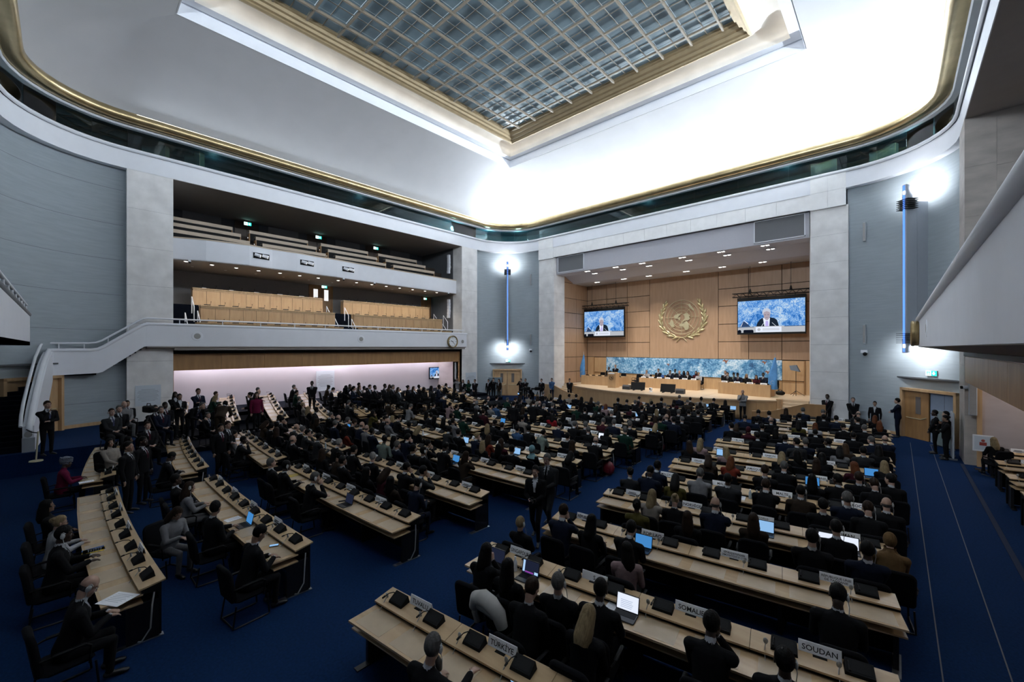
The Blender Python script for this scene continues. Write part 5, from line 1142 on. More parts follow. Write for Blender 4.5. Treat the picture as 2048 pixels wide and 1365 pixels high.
FIG['bend'] = figure('standing_body', False, lean=.95, lh=(-.12, .62, .86), rh=(.14, .60, .84), lhd=(.2, .9, -.4), rhd=(-.2, .9, -.4), head=(.35, 0))
# ---- hair, head coverings, eyes, earphones in head coordinates
def head_cap(r, keep, thick=0, nu=22, nv=14, c=(0, -.010, .030), jit=.0025, seed=1):
    rnd = random.Random(seed); mb = MB(); pts = []
    for j in range(nv+1):
        t_ = pi*j/nv
        pts.append([V((c[0]+r[0]*sin(t_)*cos(2*pi*i/nu), c[1]+r[1]*sin(t_)*sin(2*pi*i/nu), c[2]+r[2]*cos(t_)))*(1+rnd.uniform(-jit, jit)*8*(1 if 0 < j < nv else 0)) for i in range(nu)])
    for j in range(nv):
        for i in range(nu):
            q = [pts[j][i], pts[j+1][i], pts[j+1][(i+1) % nu], pts[j][(i+1) % nu]]; m_ = (q[0]+q[1]+q[2]+q[3])/4
            if keep(m_.x, m_.y, m_.z): mb.add(q, [(0, 1, 2, 3)])
    return mb
HAIR = {}
def hairline(x, y, z): return z > (.078 if y > .055 else (.005+.9*max(0, y) if y > -.02 else -.072))
HAIR['short'] = lambda m: head_cap((.086, .106, .112), hairline, seed=3)
HAIR['crop'] = lambda m: head_cap((.081, .101, .106), hairline, jit=.001, seed=4)
HAIR['fringe'] = lambda m: head_cap((.082, .102, .106), lambda x, y, z: z < .012 and y < .01 and z > -.065, seed=5)
def _long(m):
    mb = head_cap((.092, .112, .115), lambda x, y, z: z > (.08 if y > .06 else (-.02 if y > .015 else -.08)), seed=6); rnd = random.Random(8); rows = []
    for k in range(9):
        z = .03-.042*k; w_ = .094+.020*sin(min(1, k/5)*pi*.5)-(.014*(k-6) if k > 6 else 0); row = []
        for i in range(15):
            a = R(150+240*i/14+0)-pi/2+R(30); a = R(-30-120+240*i/14-90+0)
            a = R(-205+230*i/14); row.append((w_*cos(a)*(1+rnd.uniform(-.05, .05)), -.012+(w_*1.15)*sin(a)*(1+rnd.uniform(-.05, .05))-.012*k*.4, z+rnd.uniform(-.006, .006)))
        rows.append(row)
    mb.grid(rows); rows2 = [[(x*.90, -.012+(y+.012)*.88, z) for x, y, z in r_] for r_ in rows]; mb.grid(rows2); mb.grid([rows[-1], rows2[-1]]); return mb
HAIR['long'] = _long
def _updo(m):
    mb = head_cap((.086, .106, .113), hairline, seed=9); mb.ell((0, -.118, .055), (.045, .04, .045), 10, 7); mb.ell((.02, -.10, .085), (.04, .035, .03), 8, 6); return mb
HAIR['updo'] = _updo
HAIR['scarf'] = lambda m: head_cap((.098, .118, .125), lambda x, y, z: not (y > .045 and abs(x) < .062 and -.11 < z < .085) and z > -.115, jit=.001).grid([[(a*cos(2*pi*i/20), -.006+b*sin(2*pi*i/20), z) for i in range(20)] for z, a, b in ((-.09, .088, .098), (-.13, .085, .085), (-.17, .11, .10), (-.21, .17, .125), (-.26, .205, .14))], 0, True)
def _wrap(m):
    mb = head_cap((.104, .122, .13), lambda x, y, z: z > (.055 if y > .03 else -.03), c=(0, -.02, .05), jit=.002, seed=4)
    for k in range(4): mb.tube([(.108*cos(a), -.015+.125*sin(a), .045+.03*k+.012*sin(3*a)) for a in [2*pi*i/20 for i in range(21)]], .014, 6)
    return mb
HAIR['wrap'] = _wrap
HAIR['cap'] = lambda m: head_cap((.092, .108, .10), lambda x, y, z: z > .06, c=(0, -.008, .045), jit=0)
HMESH = {}
def hair_mesh(shape, m):
    k = (shape, m.name)
    if k not in HMESH: HMESH[k] = HAIR[shape](m).mesh('hair', m, 70)
    return HMESH[k]
_m = MB()
for s in (-1, 1):
    _m.ell((s*.031, .083, .001), (.013, .010, .008), 8, 6, 0); _m.ell((s*.031, .0915, .001), (.0055, .003, .0055), 6, 4, 1); _m.box((s*.031-.016, .088, .018), (s*.031+.016, .096, .023), 1)
EYES = _m.mesh('eyes', [mat('eye_white', (.55, .52, .48), .3), mat('eye_dark', (.01, .008, .007), .4)], True)
_m = MB(); _m.ell((.093, -.008, -.004), (.017, .030, .042), 10, 7); _m.tube([(.088, -.03, .03), (.092, -.008, .05), (.088, .02, .03)], .006, 5); _m.tube([(.095, 0, -.04), (.105, .02, -.10), (.10, .05, -.20)], .0045, 5); HEADPH = _m.mesh('earphone', mat('pale_grey_plastic', (.42, .43, .43), .5), True)
_m = MB()
for s in (-1, 1): _m.tube([(s*.031+.022*cos(a), .100, .001+.017*sin(a)) for a in [2*pi*i/10 for i in range(11)]], .0025, 4); _m.tube([(s*.053, .099, .003), (s*.080, .0, .005)], .0025, 4)
SPECS = _m.mesh('spectacles', BLACK)
NP = [0]; PEOPLE = []
def person(x, y, z, rz, code, pose, where, extra='', s=1., group=None, trousers=None):
    hc, cc = code[0], code[1]; flags = code[2:]; shape, hmat, hdesc, fem, sk = HAIRS[hc]; cname, cmat = CL[cc]
    me, HM = FIG[pose]; rnd = random.Random(int(x*971+y*577)); seated = me.name.startswith('seated')
    if sk is None: sk = rnd.choice([0, 1, 1, 2, 0])
    if 'D' in flags: sk = 2
    noun = 'woman' if fem else 'man'
    suit = cname+(' suit' if cc in 'KNGB' and not fem else (' jacket' if not fem or cc in 'KNG' else ' top'))
    if cc in 'WUP' and not fem: suit = cname+' shirt'
    lab = extra or ('%s with %s in %s, %s' % (noun, hdesc, suit, where))
    o = link('person', me, None, (x, y, z), (0, 0, rz)); tag(o, lab, 'person', group)
    k = s*1.05*(.94 if fem else 1)*(1+rnd.uniform(-.025, .025)); o.scale = (k*(.93 if fem else 1), k*.97, k)
    white = cc in 'KNGB' and (not fem or rnd.random() < .4)
    ms = [SK[sk], cmat, trousers or (CL['K'][1] if cc not in 'KNGBL' else cmat), SHOE, SHIRT if white else cmat, (rnd.choice([TIE, CL['M'][1], CL['K'][1]]) if white and not fem else (SHIRT if white else cmat)), mat('lips', (.30, .12, .10), .5) if sk < 2 else SK[2]]
    for sl, m in zip(o.material_slots, ms): sl.link = 'OBJECT'; sl.material = m
    def ch(nm, mesh):
        c = bpy.data.objects.new(nm, mesh); COL.objects.link(c); c.parent = o; c.matrix_basis = HM; return c
    if shape in ('scarf', 'wrap'):
        m = CL[{'H': 'F', 'S': 'S'}.get(cc, cc)][1] if 'p' not in flags else mat('patterned_cloth', (.20, .22, .26), .8, col2=(.02, .03, .06), nscale=60)
        if 't' in flags: m = CL['T'][1] if 0 else mat('pale_teal_scarf', (.13, .25, .28), .8, noise=.1)
        ch('head_scarf' if shape == 'scarf' else 'headwrap', hair_mesh(shape, m))
    else: ch('hair', hair_mesh(shape, hmat))
    ch('eyes', EYES)
    if 'e' in flags: ch('earphone', HEADPH)
    if 'x' in flags: ch('spectacles', SPECS)
    NP[0] += 1; PEOPLE.append(o); return o
# ================================================================== THE ASSEMBLY
SY, CY = sin(YAW), cos(YAW)
def ray(u, v):
    a, b = (u-1024)/832.7, (695.27-v)/832.7
    return V((-SY+CY*a, CY+SY*a, b))
def onz(u, v, z):
    r = ray(u, v); k = (z-4.55)/r.z; return V((r.x*k, r.y*k, z))
ROWD = {(r[0], r[1]): r for r in ROWS}
MISS = []
SEATED = {}      # (block, row, adviser) -> list of [x, code, pose, flags]
def seat_from_head(u, v, tol=11):
    """which seat does a head seen at (u, v) belong to?"""
    best = None; r = ray(u, 700); cands = []
    for (b, i), row in ROWD.items():
        if b == 'E': continue
        for adv, off in ((0, -.27), (1, -.94)):
            if adv and (b == 'D' or i > 8): continue
            qa, qb, qc = KC*r.x*r.x, -(r.y+2*KC*r.x*XC), 2.3+2.07*i+off+KC*XC*XC
            dd = qb*qb-4*qa*qc
            if dd < 0: continue
            ts = [t_ for t_ in ((-qb-sqrt(dd))/(2*qa), (-qb+sqrt(dd))/(2*qa)) if t_ > .5] if qa > 1e-9 else [-qc/qb]
            if not ts: continue
            x = r.x*min(ts); y = yrow(i, x)+off
            if not (row[2]-.35 < x < row[3]+.45) or y < -3: continue
            pu, pv, d = pix(x, y, 1.25+zd(x, i))
            if d < .5: continue
            e = abs(pv-v)+(2.5 if adv else 0)
            if any(abs(q[0]-x) < .42 for q in SEATED.get((b, i, adv), [])): e += 12+180/d; 
            if any(abs(q[0]-x) < .42 for q in SEATED.get((b, i, adv), [])) and d > 16: continue
            if best is None or e < best[0]: best = (e, b, i, adv, x, d)
    if not best:
        p = onz(u, v, 1.25)
        for (b, i), row in ROWD.items():
            for adv, off in ((0, -.27), (1, -.94)):
                e = abs(p.y-yrow(i, p.x)-off)
                if b in 'BC' and row[2]-.4 < p.x < row[3]+.4 and e < .6 and (best is None or e < best[0]): best = (e, b, i, adv, p.x, 9)
    return best[1:] if best and best[0] < max(13, 520/best[5]) else None
HEADS = """
863,1313,gKex,reach 1129,1358,sK 970,1091,lK 1030,1120,lK 1129,1128,gKe 1204,1166,sK 1423,1241,sK,chin 1571,1304,sKeD 1050,1174,vKx,write 1165,1235,yK,write
1047,1045,nKe 1126,1016,vN,chin 1184,1051,lK 1257,1058,sK,fold 1624,1088,sKe 1732,1105,sNe 1254,1112,lP 1676,1204,sKeD
1277,1008,oYD 1304,1024,yC 1351,1008,uK 1432,1008,bNe 1510,1037,rB 1675,1060,sKe 1784,1079,hF 1377,1043,rK 1646,1014,sK 1694,1003,gNe 1739,1026,vKe 1774,1016,bKe
1260,960,oG,turn 1296,950,kN 1311,962,sN 1349,967,lY 1400,958,gL,fold 1459,966,kG 1533,976,vK,chin 1603,988,sBe
1531,955,vK 1569,942,gK 1625,965,lK 1677,972,sKe 1718,962,vKe 1783,972,sKe 1755,991,vKe,write
1378,900,rK 1401,893,yP 1418,912,rB 1452,900,yP 1461,913,aO 1563,926,yK 1595,915,lK 1648,922,lK 1680,908,lL 1710,932,aM 1725,912,sG 1773,922,yK 1634,915,rK
1517,882,kK 1571,882,kN 1611,890,gN 1658,890,kK 1695,888,qB 1743,887,gN 1769,886,bN 1633,871,kK 1594,900,sG
1497,862,hM 1472,852,rK 1515,850,sN 1525,845,sK 1553,858,lK 1598,851,lY 1630,846,aW 1648,842,sK 1674,849,sN 1690,858,sK 1716,852,sK 1731,852,gK 1758,856,aK
1517,823,sK 1505,832,gK 1539,832,sN 1573,825,rK 1600,835,sK 1607,827,gN 1648,834,gK 1668,835,kK 1717,835,bG 1751,842,aK 1490,842,sN 1463,843,sK
605,799,gK 613,817,uC 578,817,sK 632,823,sK 646,799,sK 662,801,sK 674,799,sK 703,812,sK 695,814,gG 717,804,lB 658,833,gK 586,855,bG 592,857,bK 599,864,gK 611,868,sG,chin 627,845,lB 616,846,rK 640,852,rK 668,852,gN
694,858,lO 743,829,lY,chin 762,852,sK 780,853,bL 794,843,sK 796,872,lW 816,852,sK 831,859,yK 576,892,sKe 670,903,wK 708,914,sK 747,918,wK 767,892,sS,turn 800,886,gN 813,892,sN,chin 572,949,sKe 563,925,gK 623,952,gKe,chin 668,930,oBe 642,921,rK 692,936,sK
740,950,lK 761,939,rM 809,939,sK,chin 841,950,sG,chin 852,899,sK 626,975,rT 788,981,lB 826,981,oNe
894,865,sG 924,876,sK 951,878,uN 973,858,yK 963,866,yK 977,886,rO 1010,858,vK 929,899,rB 1001,902,lK 1028,911,sK 1071,905,hKt 1083,872,oS 1040,864,sU 1058,856,sK 853,899,sKe 886,909,sK,write 832,902,sK 861,840,sK 873,840,lK 891,846,lK 910,843,sL 870,812,sK 898,818,sP 958,810,hL 971,812,sK 984,820,sL
996,814,sU 976,786,bG 924,789,gK 908,786,lK 888,785,gG 872,792,sN 842,786,sK 819,789,sL
1103,836,lR 1083,816,gK 1114,863,sN 1147,856,gK 1140,868,sK 1176,866,gK 1148,884,rK 1138,895,lK,write 1189,887,bK 1251,869,gE 1211,866,lK 1227,854,gN 1262,855,gK 1204,853,gM 1171,850,gK 1145,833,lL 1169,829,sK 1188,831,lK 1210,818,aP 1221,836,gK 1232,814,rK 1237,829,lK 1268,838,sK 1285,828,lB 1268,812,gK 1283,813,aK 1253,806,sK 1236,801,sK 1276,801,sK 1287,800,sK 1203,797,lK 1183,796,rK 1153,792,sK 1128,802,lK 1105,809,gN
1303,808,sK 1322,807,sK 1316,817,yK 1309,826,rM 1329,815,gK 1339,820,rP 1347,823,sK 1360,820,gK 1369,815,lK 1334,829,bN 1347,835,sN 1365,835,gK 1378,826,sK 1394,815,kG 1399,808,lG 1424,808,lK 1451,809,lK 1323,847,sE 1310,849,yK,write 1397,830,sK
333,915,kKp,write 481,899,kK 418,837,gK 436,815,rK 553,849,sK 512,856,rC 524,865,rB 541,865,sK 551,877,rK 556,921,gK 553,936,sNe
379,996,rLe 370,979,kK 434,1002,sK,turn 433,1026,gK 505,1061,sK,write 297,861,vK 223,888,lC
128,888,vKx,chin 122,903,bK 109,933,cDp 121,975,kK 109,1012,lK 117,1046,uWx,type 126,1118,sKe 155,1152,bKe,write 272,1040,rLx,write
""".split()
for h in HEADS:
    q = h.split(','); u, v, code = float(q[0]), float(q[1]), q[2]; pose = q[3] if len(q) > 3 else None
    s_ = seat_from_head(u, v)
    if not s_:
        MISS.append((u, v)); continue
    b, i, adv, x, _ = s_; L_ = SEATED.setdefault((b, i, adv), [])
    if any(abs(p[0]-x) < .42 for p in L_): continue
    L_.append([x, code, pose])
# quiet fill of the far seats that the photograph shows packed but too small to tell apart
rf_ = random.Random(11)
for (b, i), row in sorted(ROWD.items()):
    p = {'A': .0 if i < 7 else (.35 if i < 9 else .6), 'B': 0 if i < 3 else (.2 if i < 5 else (.6 if i < 8 else .82)), 'C': 0 if i < 1 else (.3 if i < 3 else .7), 'D': .5 if i > 2 else .25, 'E': 0}[b]
    L_ = SEATED.setdefault((b, i, 0), [])
    for x in row[4]:
        u, v, d = pix(x, yrow(i, x)-.3, 1.2)
        if u < 380 and b == 'D': continue
        if rf_.random() < p and all(abs(q[0]-x) > .5 for q in L_):
            L_.append([x, rf_.choice('sssgglrkvoyb')+rf_.choice('KKKKKKNNGGBBLEMC'), None])
FIG['reach'] = figure('seated_body', lean=.16, lh=(-.12, .36, .79), rh=(.20, .52, .84), lhd=(.2, 1, -.1), rhd=(.1, 1, .05), head=(-.22, .35))
POSES = ['type']*4+['fold']*3+['back']*3+['chin']*2+['turn', 'write', 'write']
for (b, i, adv), L_ in sorted(SEATED.items()):
    L_.sort()
    for k, (x, code, pose) in enumerate(L_):
        rnd = random.Random(int(x*1000)+i)
        off = -.97 if adv else -.37
        s = slope_at(lambda q: yrow(i, q), x); n_ = sqrt(1+s*s); hx_, hy_ = x-s/n_*(off+.12)*0+0, yrow(i, x)+off
        z = zd(x, i); pose = pose or (rnd.choice(POSES) if not adv else rnd.choice(['back', 'back', 'write', 'turn']))
        rz = atan2(s, 1)+rnd.uniform(-.14, .14)
        nm = ('%s from left %s %s' % (ordn(k), 'behind' if adv else 'in', rowname(b, i))) if k < 16 else rowname(b, i)
        hc = HAIRS[code[0]]; fem = hc[3]; cc = CL[code[1]][0]
        what = ('suit' if code[1] in 'KNGB' and not fem else 'jacket' if code[1] in 'KNGLE' else 'top')
        lab = '%s, %s, %s %s, %s' % ('woman' if fem else 'man', hc[2], cc, what, nm)
        person(x, hy_, z, rz, code, pose, '', lab, group='seated delegates')
        chair(x, hy_+.02, z, atan2(s, 1)+rnd.uniform(-.06, .06), 'black fabric chair holding the person %s' % nm, 'occupied conference chairs')
# empty chairs
def free(b, i, x, adv): return all(abs(q[0]-x) > .56 for q in SEATED.get((b, i, adv), []))
EC = 0
for (b, i), row in sorted(ROWD.items(), key=lambda t: t[1][4] and t[0][1]):
    if b == 'E' or i > 7: continue
    k = 0
    for j, x in enumerate(row[4]):
        for adv in (0, 1):
            if adv and not (b == 'A' and i < 5 and j % 2 == 0): continue
            if not free(b, i, x, adv): continue
            if adv and not free(b, i, x, 0) and i > 2: continue
            off = -.97 if adv else -.39; y = yrow(i, x)+off; u, v, d = pix(x, y, .8)
            if d < .5 or not (-40 < u < 2090) or v > 1430 or NCH[0] >= 298: continue
            s = slope_at(lambda q: yrow(i, q), x); rz = atan2(s, 1)+random.uniform(-.15, .15)
            nm = '%s seat from left %s %s' % (ordn(j), 'behind' if adv else 'in', rowname(b, i))
            chair(x, y, zd(x, i), rz, 'empty black fabric chair, %s' % nm, 'empty conference chairs')
# ------------------------------------------------------------------ standing people
def held_camera(o, label, h, fwd=.30):
    m = o.matrix_basis; p = m @ V((0, fwd, h)); t = thing('handheld_camera', p, label, 'camera', None, o.rotation_euler.z)
    MB().rbox((-.075, -.04, -.05), (.075, .04, .05), .012).build('body', BLACK, t, local=True); MB().cyl((0, .04, 0), (0, .17, 0), .038, .045, 12).build('lens', BLACK, t, True, local=True); MB().box((-.03, -.03, .05), (.03, .03, .08)).build('flash_shoe', BLACK, t, local=True)
def standing(u, v, code, pose, face, label, zfl=0., hh=1.63, s=1., trousers=None, pos=None):
    if pos: x, y = pos
    else: p = onz(u, v, zfl+hh*s); x, y = p.x, p.y
    o = person(x, y, zfl, face, code, pose, '', label, s, 'standing people', trousers)
    if pose == 'camera': held_camera(o, 'black camera held up by the %s' % ' '.join(label.split()[:9]), 1.56)
    if 'holding a camera' in label: held_camera(o, 'black camera held by the woman walking up the aisle', 1.07, .33)
    return o
FR = lambda d: R(d)      # facing: 0 = towards the stage, 90 = towards the left wall, -90 = right, 180 = towards the viewer
standing(1072, 945, 'oK', 'walk', FR(205), 'woman photographer in black suit walking up the aisle holding a camera', s=1.0)
standing(1096, 926, 'gG', 'walk', FR(195), 'grey haired man with raised glasses holding papers behind the photographer', s=1.02)
standing(1673, 804, 'vKD', 'stand', FR(165), 'bearded guard in black suit with pink badge, hands clasped, before right pier', pos=(-2.9, 29.45))
standing(1707, 810, 'gK', 'stand', FR(190), 'man in black suit and tie standing beside the right pier', pos=(-1.75, 29.0))
standing(1742, 814, 'oK', 'side', FR(175), 'woman in black pinned jacket standing by the curved wall right of stage', pos=(-.85, 28.7))
standing(1806, 814, 'sN', 'cross', FR(80), 'man in navy suit with folded arms at the half open door', pos=(.02, 28.75), s=1.03)
standing(1880, 834, 'kKD', 'stand', FR(90), 'man in black suit with clasped hands by the right wall', pos=(1.2, 25.4), s=1.0)
standing(1898, 838, 'oK', 'chinup', FR(95), 'woman in black suit, hand at chin, nearest the right pillar', pos=(1.45, 24.3), s=1.02)
standing(1912, 840, 'sK', 'cross', FR(100), 'man in black suit half hidden at the right pillar edge', pos=(1.5, 24.95), s=1.0)
standing(1495, 790, 'bL', 'chinup', FR(180), 'bald man in pale grey jacket, hand to mouth, before the stage', pos=(-7.05, 28.75), s=1.0, trousers=CL['K'][1])
standing(1149, 769, 'zK', 'stand', FR(200), 'man in dark cap and suit at the left end of the stage front', pos=(-20.5, 29.4))
standing(1103, 766, 'vU', 'stand', FR(190), 'guard in light blue shirt and dark tie before the left pier', pos=(-22.1, 29.0), trousers=CL['N'][1])
for k, (u, v, c, p, f, l) in enumerate(((915, 762, 'sL', 'camera', 200, 'photographer in pale shirt aiming a camera by the far left pillar'), (926, 764, 'lK', 'side', 210, 'woman with long black hair in black coat by the far left pillar'), (937, 764, 'lE', 'cross', 215, 'woman in dark green top by the far left pillar'),
        (950, 765, 'vK', 'stand', 200, 'man in black before the notice board by the far left pillar'), (977, 763, 'oK', 'side', 200, 'woman in black before the grey screen left of the double door'), (987, 763, 'sK', 'camera', 200, 'photographer in black left of the double door'), (998, 762, 'rB', 'side', 190, 'woman in brown before the double door'),
        (1042, 764, 'sK', 'camera', 200, 'photographer in black right of the double door'), (1051, 764, 'gK', 'cross', 190, 'grey haired man in black right of the double door'), (1083, 764, 'vK', 'side', 185, 'man in black before the left pier, arms down'), (1064, 772, 'sK', 'bend', 185, 'cameraman bending over a video camera right of the double door'))):
    standing(u, v, c, p, FR(f), l, hh=1.62)
def standz(u, v, code, pose, face, label, z): return standing(u, v, code, pose, FR(face), label, zfl=z)
standz(94, 817, 'vK', 'chinup', -60, 'man in black suit with hand at mouth under the white staircase', .8)
standz(350, 790, 'lK', 'cross', -80, 'woman in black leaning by the lit wall edge at left', .8)
standz(359, 796, 'oK', 'cross', -80, 'shorter woman with tied hair beside the lit wall edge', .8)
standz(396, 788, 'vN', 'cross', -70, 'man in navy suit standing sideways before the lilac wall', .8)
standz(380, 800, 'gK', 'bend', -60, 'man in black bending over a desk before the lilac wall', .8)
standz(440, 800, 'sB', 'bend', 60, 'person in dark coat bending over the desk before the lilac wall', .8)
standz(503, 792, 'oK', 'walk', 170, 'woman in black with blue lanyard standing in the left stepped aisle', .7)
standz(513, 790, 'rD', 'side', -90, 'woman in crimson behind the stepped aisle', .8)
standz(624, 770, 'kK', 'stand', -120, 'man in dark suit and white shirt before the lilac wall', .8)
standz(690, 766, 'kK', 'bend', -90, 'man in black leaning over the desks before the lilac wall', .8)
standz(441, 862, 'sK', 'side', -70, 'dark haired man standing in the aisle left of the yellow green chair', 0)
standz(453, 858, 'vK', 'walk', -60, 'man in black with grey scarf standing in the left aisle', 0)
standz(285, 890, 'kK', 'side', -40, 'man in dark suit standing between the left desks', .2)
standz(255, 902, 'sK', 'side', -30, 'man in black standing with his back turned between the left desks', .2)
standz(1066, 812, 'sK', 'walk', 10, 'man in black suit standing among the middle block rows', 0)
standz(1027, 812, 'sK', 'side', 20, 'person in black standing beside a tall tripod in the middle block', 0)
standz(1163, 800, 'lK', 'side', 0, 'woman in black standing among the front rows of the middle block', 0)
# cameraman group by the left pillar, seated on chairs
for k, (u, v, c, l) in enumerate(((225, 832, 'vGe', 'man in dark grey jacket with lanyard seated by the left pillar'), (240, 826, 'gK', 'grey haired man in black seated by the left pillar'), (250, 815, 'bL', 'bald man in pale shirt with crossed legs by the left pillar'), (256, 812, 'sK', 'dark haired man seated behind the bald man by the left pillar'),
        (312, 825, 'sK', 'cameraman in black beside a tripod by the left pillar'), (324, 826, 'gN', 'man in navy suit raising a hand beside the tripod'), (332, 818, 'kK', 'man in black behind the desk end by the left pillar'))):
    p = onz(u, v, 2.05); person(p.x, p.y, .8, R(-75), c, 'back', '', l, group='seated press'); chair(p.x-.05, p.y, .8, R(-75), 'black chair by the left pillar holding the %s' % l.split(' seated')[0].split(' with')[0].split(' beside')[0].split(' behind')[0].split(' raising')[0], 'press chairs')
p = onz(1992, 882, 1.27); person(p.x, p.y, 0, R(25), 'yK', 'type', '', 'woman with long blond hair taking a photo under the right balcony', group=None); chair(p.x, p.y, 0, R(30), 'black chair holding the blond woman under the right balcony', None)
for u, v, c, zfl, f, pose, l in ((297, 861, 'vK', .4, -75, 'back', 'man in black suit seated sideways behind the second far-left desk'), (223, 888, 'lC', .4, -60, 'back', 'woman with long black hair in cream top behind the far-left desks'), (418, 837, 'gK', .2, -75, 'back', 'grey haired man seated in the stepped left aisle'), (436, 816, 'rK', .6, -75, 'type', 'woman with brown hair at the papers of the far-left desk'), (272, 1040, 'rL', 0, -60, 'write', 'woman in pale grey suit writing on her knee in the left aisle')):
    p = onz(u, v, 1.22+zfl); p.y += .5 if c == 'rL' else 0; person(p.x, p.y, zfl, R(f), c, pose, '', l, trousers=CL['L'][1] if c == 'rL' else None); chair(p.x, p.y, zfl, R(f), 'black chair under the %s' % ' '.join(l.split()[:8]), None)
# people beyond the desks along the lilac wall (press benches)
for k in range(13):
    u = 690+15.5*k; v = 778+2.0*sin(k*2.1); p = onz(u, v, 1.25+.8); c = rf_.choice('sglrkvo')+rf_.choice('KKKNGBL')
    if p.x < -31: p.x = -30.9
    person(p.x, p.y, .8, R(-60), c, rf_.choice(['back', 'type', 'turn']), '', 'person in %s seated along the lilac wall, %s from left' % (CL[c[1]][0], ordn(k)), group='people along the lilac wall')
    chair(p.x, p.y, .8, R(-60), 'black chair along the lilac wall, %s from left' % ordn(k), 'chairs along the lilac wall')

# ================================================================== STAGE FURNITURE
ZS = 1.25
def podium_table(x0, x1, y0, y1, h, label, skew=0., seats=0, cards=0, lettering=False):
    """table with a closed maple front, tops and cheeks; front faces the hall"""
    t = thing('podium_table', ((x0+x1)/2, (y0+y1)/2, ZS), label, 'table')
    f = lambda x: skew*(x-x0)/(x1-x0)
    MB().hexa([(x0, y0+f(x0), ZS), (x1, y0+f(x1), ZS), (x1, y0+f(x1)+.05, ZS), (x0, y0+f(x0)+.05, ZS)]+[(x0, y0+f(x0), ZS+h), (x1, y0+f(x1), ZS+h), (x1, y0+f(x1)+.05, ZS+h), (x0, y0+f(x0)+.05, ZS+h)]).build('front_panel', WOOD, t)
    for x in (x0, x1-.05): MB().box((x, y0+f(x)+.05, ZS), (x+.05, y1, ZS+h)).build('end_panel', WOOD, t)
    MB().hexa([(x0+.05, y0+f(x0)+.05, ZS+h-.06), (x1-.05, y0+f(x1)+.05, ZS+h-.06), (x1-.05, y1, ZS+h-.06), (x0+.05, y1, ZS+h-.06)]+[(x0+.05, y0+f(x0)+.05, ZS+h-.03), (x1-.05, y0+f(x1)+.05, ZS+h-.03), (x1-.05, y1, ZS+h-.03), (x0+.05, y1, ZS+h-.03)]).build('desk_top', WOODH, t)
    l = t.location
    for k in range(seats):
        x = x0+(x1-x0)*(k+.5)/seats; c = link('console', CON, t, V((x-l.x+.18, y0+f(x)+.32-l.y, h-.03))); c.rotation_euler = (0, 0, pi); link('microphone', MIC, c); link('key_panel', KEYP, c)
    for k in range(cards):
        x = x0+(x1-x0)*(k+.5)/cards
        c = thing('name_card', (x, y0+f(x)+.12, ZS+h-.03), 'white name card on the %s, %s from left' % (label.split(' with')[0].replace('long ', ''), ordn(k)), 'card', 'name cards on the podium')
        MB().hexa([(-.19, -.04, 0), (.19, -.04, 0), (.19, .04, 0), (-.19, .04, 0), (-.19, -.004, .13), (.19, -.004, .13), (.19, .004, .13), (-.19, .004, .13)]).build('card', PAPER, c, local=True)
        MB().hexa([(-.13, -.031, .05), (.13, -.031, .05), (.13, -.03, .05), (-.13, -.03, .05), (-.13, -.022, .075), (.13, -.022, .075), (.13, -.021, .075), (-.13, -.021, .075)]).build('print_line', INK, c, local=True)
    return t
podium_table(-20.9, -17.15, 31.75, 33.4, .80, 'long podium table left of the lectern', 0, 6)
podium_table(-15.69, -11.15, 32.45, 33.5, .80, 'long podium table in the middle of the stage', .4, 7, 7)
podium_table(-9.45, -6.1, 32.0, 33.2, .82, 'long podium table at the right of the stage', -.5, 5, 4)
# lectern
t = thing('lectern', (-17.05, 30.75, ZS), 'maple lectern with dark emblem where the speaker stands', 'lectern')
MB().hexa([(-.34, -.42, 0), (.30, -.28, 0), (.22, .5, 0), (-.36, .42, 0), (-.34, -.42, 1.12), (.30, -.28, 1.12), (.22, .5, 1.2), (-.36, .42, 1.2)]).build('body', WOOD, t, local=True)
MB().hexa([(-.36, -.44, 1.10), (.32, -.30, 1.10), (.24, .2, 1.18), (-.38, .14, 1.18), (-.36, -.44, 1.24), (.32, -.30, 1.24), (.24, .2, 1.26), (-.38, .14, 1.26)]).build('top', WOODH, t, local=True)
nx_ = V((.64, .14, 0)).normalized()
MB().extr([(-.25, 1.13), (.25, 1.13), (.25, 1.235), (-.25, 1.235)], (-.03, -.375, 0), nx_, (0, 0, 1), (.004, -.02, 0)).build('sign_strip', PAPER, t, local=True)
b = MB(); b.tube([V((-.03, -.372, .82))+nx_*(.13*cos(a))+V((0, 0, .13*sin(a))) for a in [2*pi*i/20 for i in range(21)]], .007, 5)
for k in range(4): b.tube([V((-.03, -.372, .82))-nx_*(.13*cos(pi*k/4))-V((0, 0, .13*sin(pi*k/4))), V((-.03, -.372, .82))+nx_*(.13*cos(pi*k/4))+V((0, 0, .13*sin(pi*k/4)))], .005, 4)
for sg in (-1, 1):
    for k in range(7):
        a = R(-80+23*k); p = V((-.03, -.375, .82))+nx_*(sg*.18*cos(a))+V((0, 0, .18*sin(a))); b.ell(p, (.022, .008, .035), 6, 4)
b.ell((-.01, -.37, .85), (.05, .008, .04), 8, 5); b.ell((.03, -.365, .78), (.04, .008, .05), 8, 5)
b.build('crest', mat('dark_bronze_crest', (.07, .06, .045), .4, .5), t, local=True)
for x in (-.12, .1): m = MB(); m.tube([(x, -.1, 1.24), (x*.8, -.05, 1.42), (x*.5, .02, 1.5)], .008, 5); m.ell((x*.5, .025, 1.505), .016, 6, 5); m.build('microphone', BLACK, t, local=True)
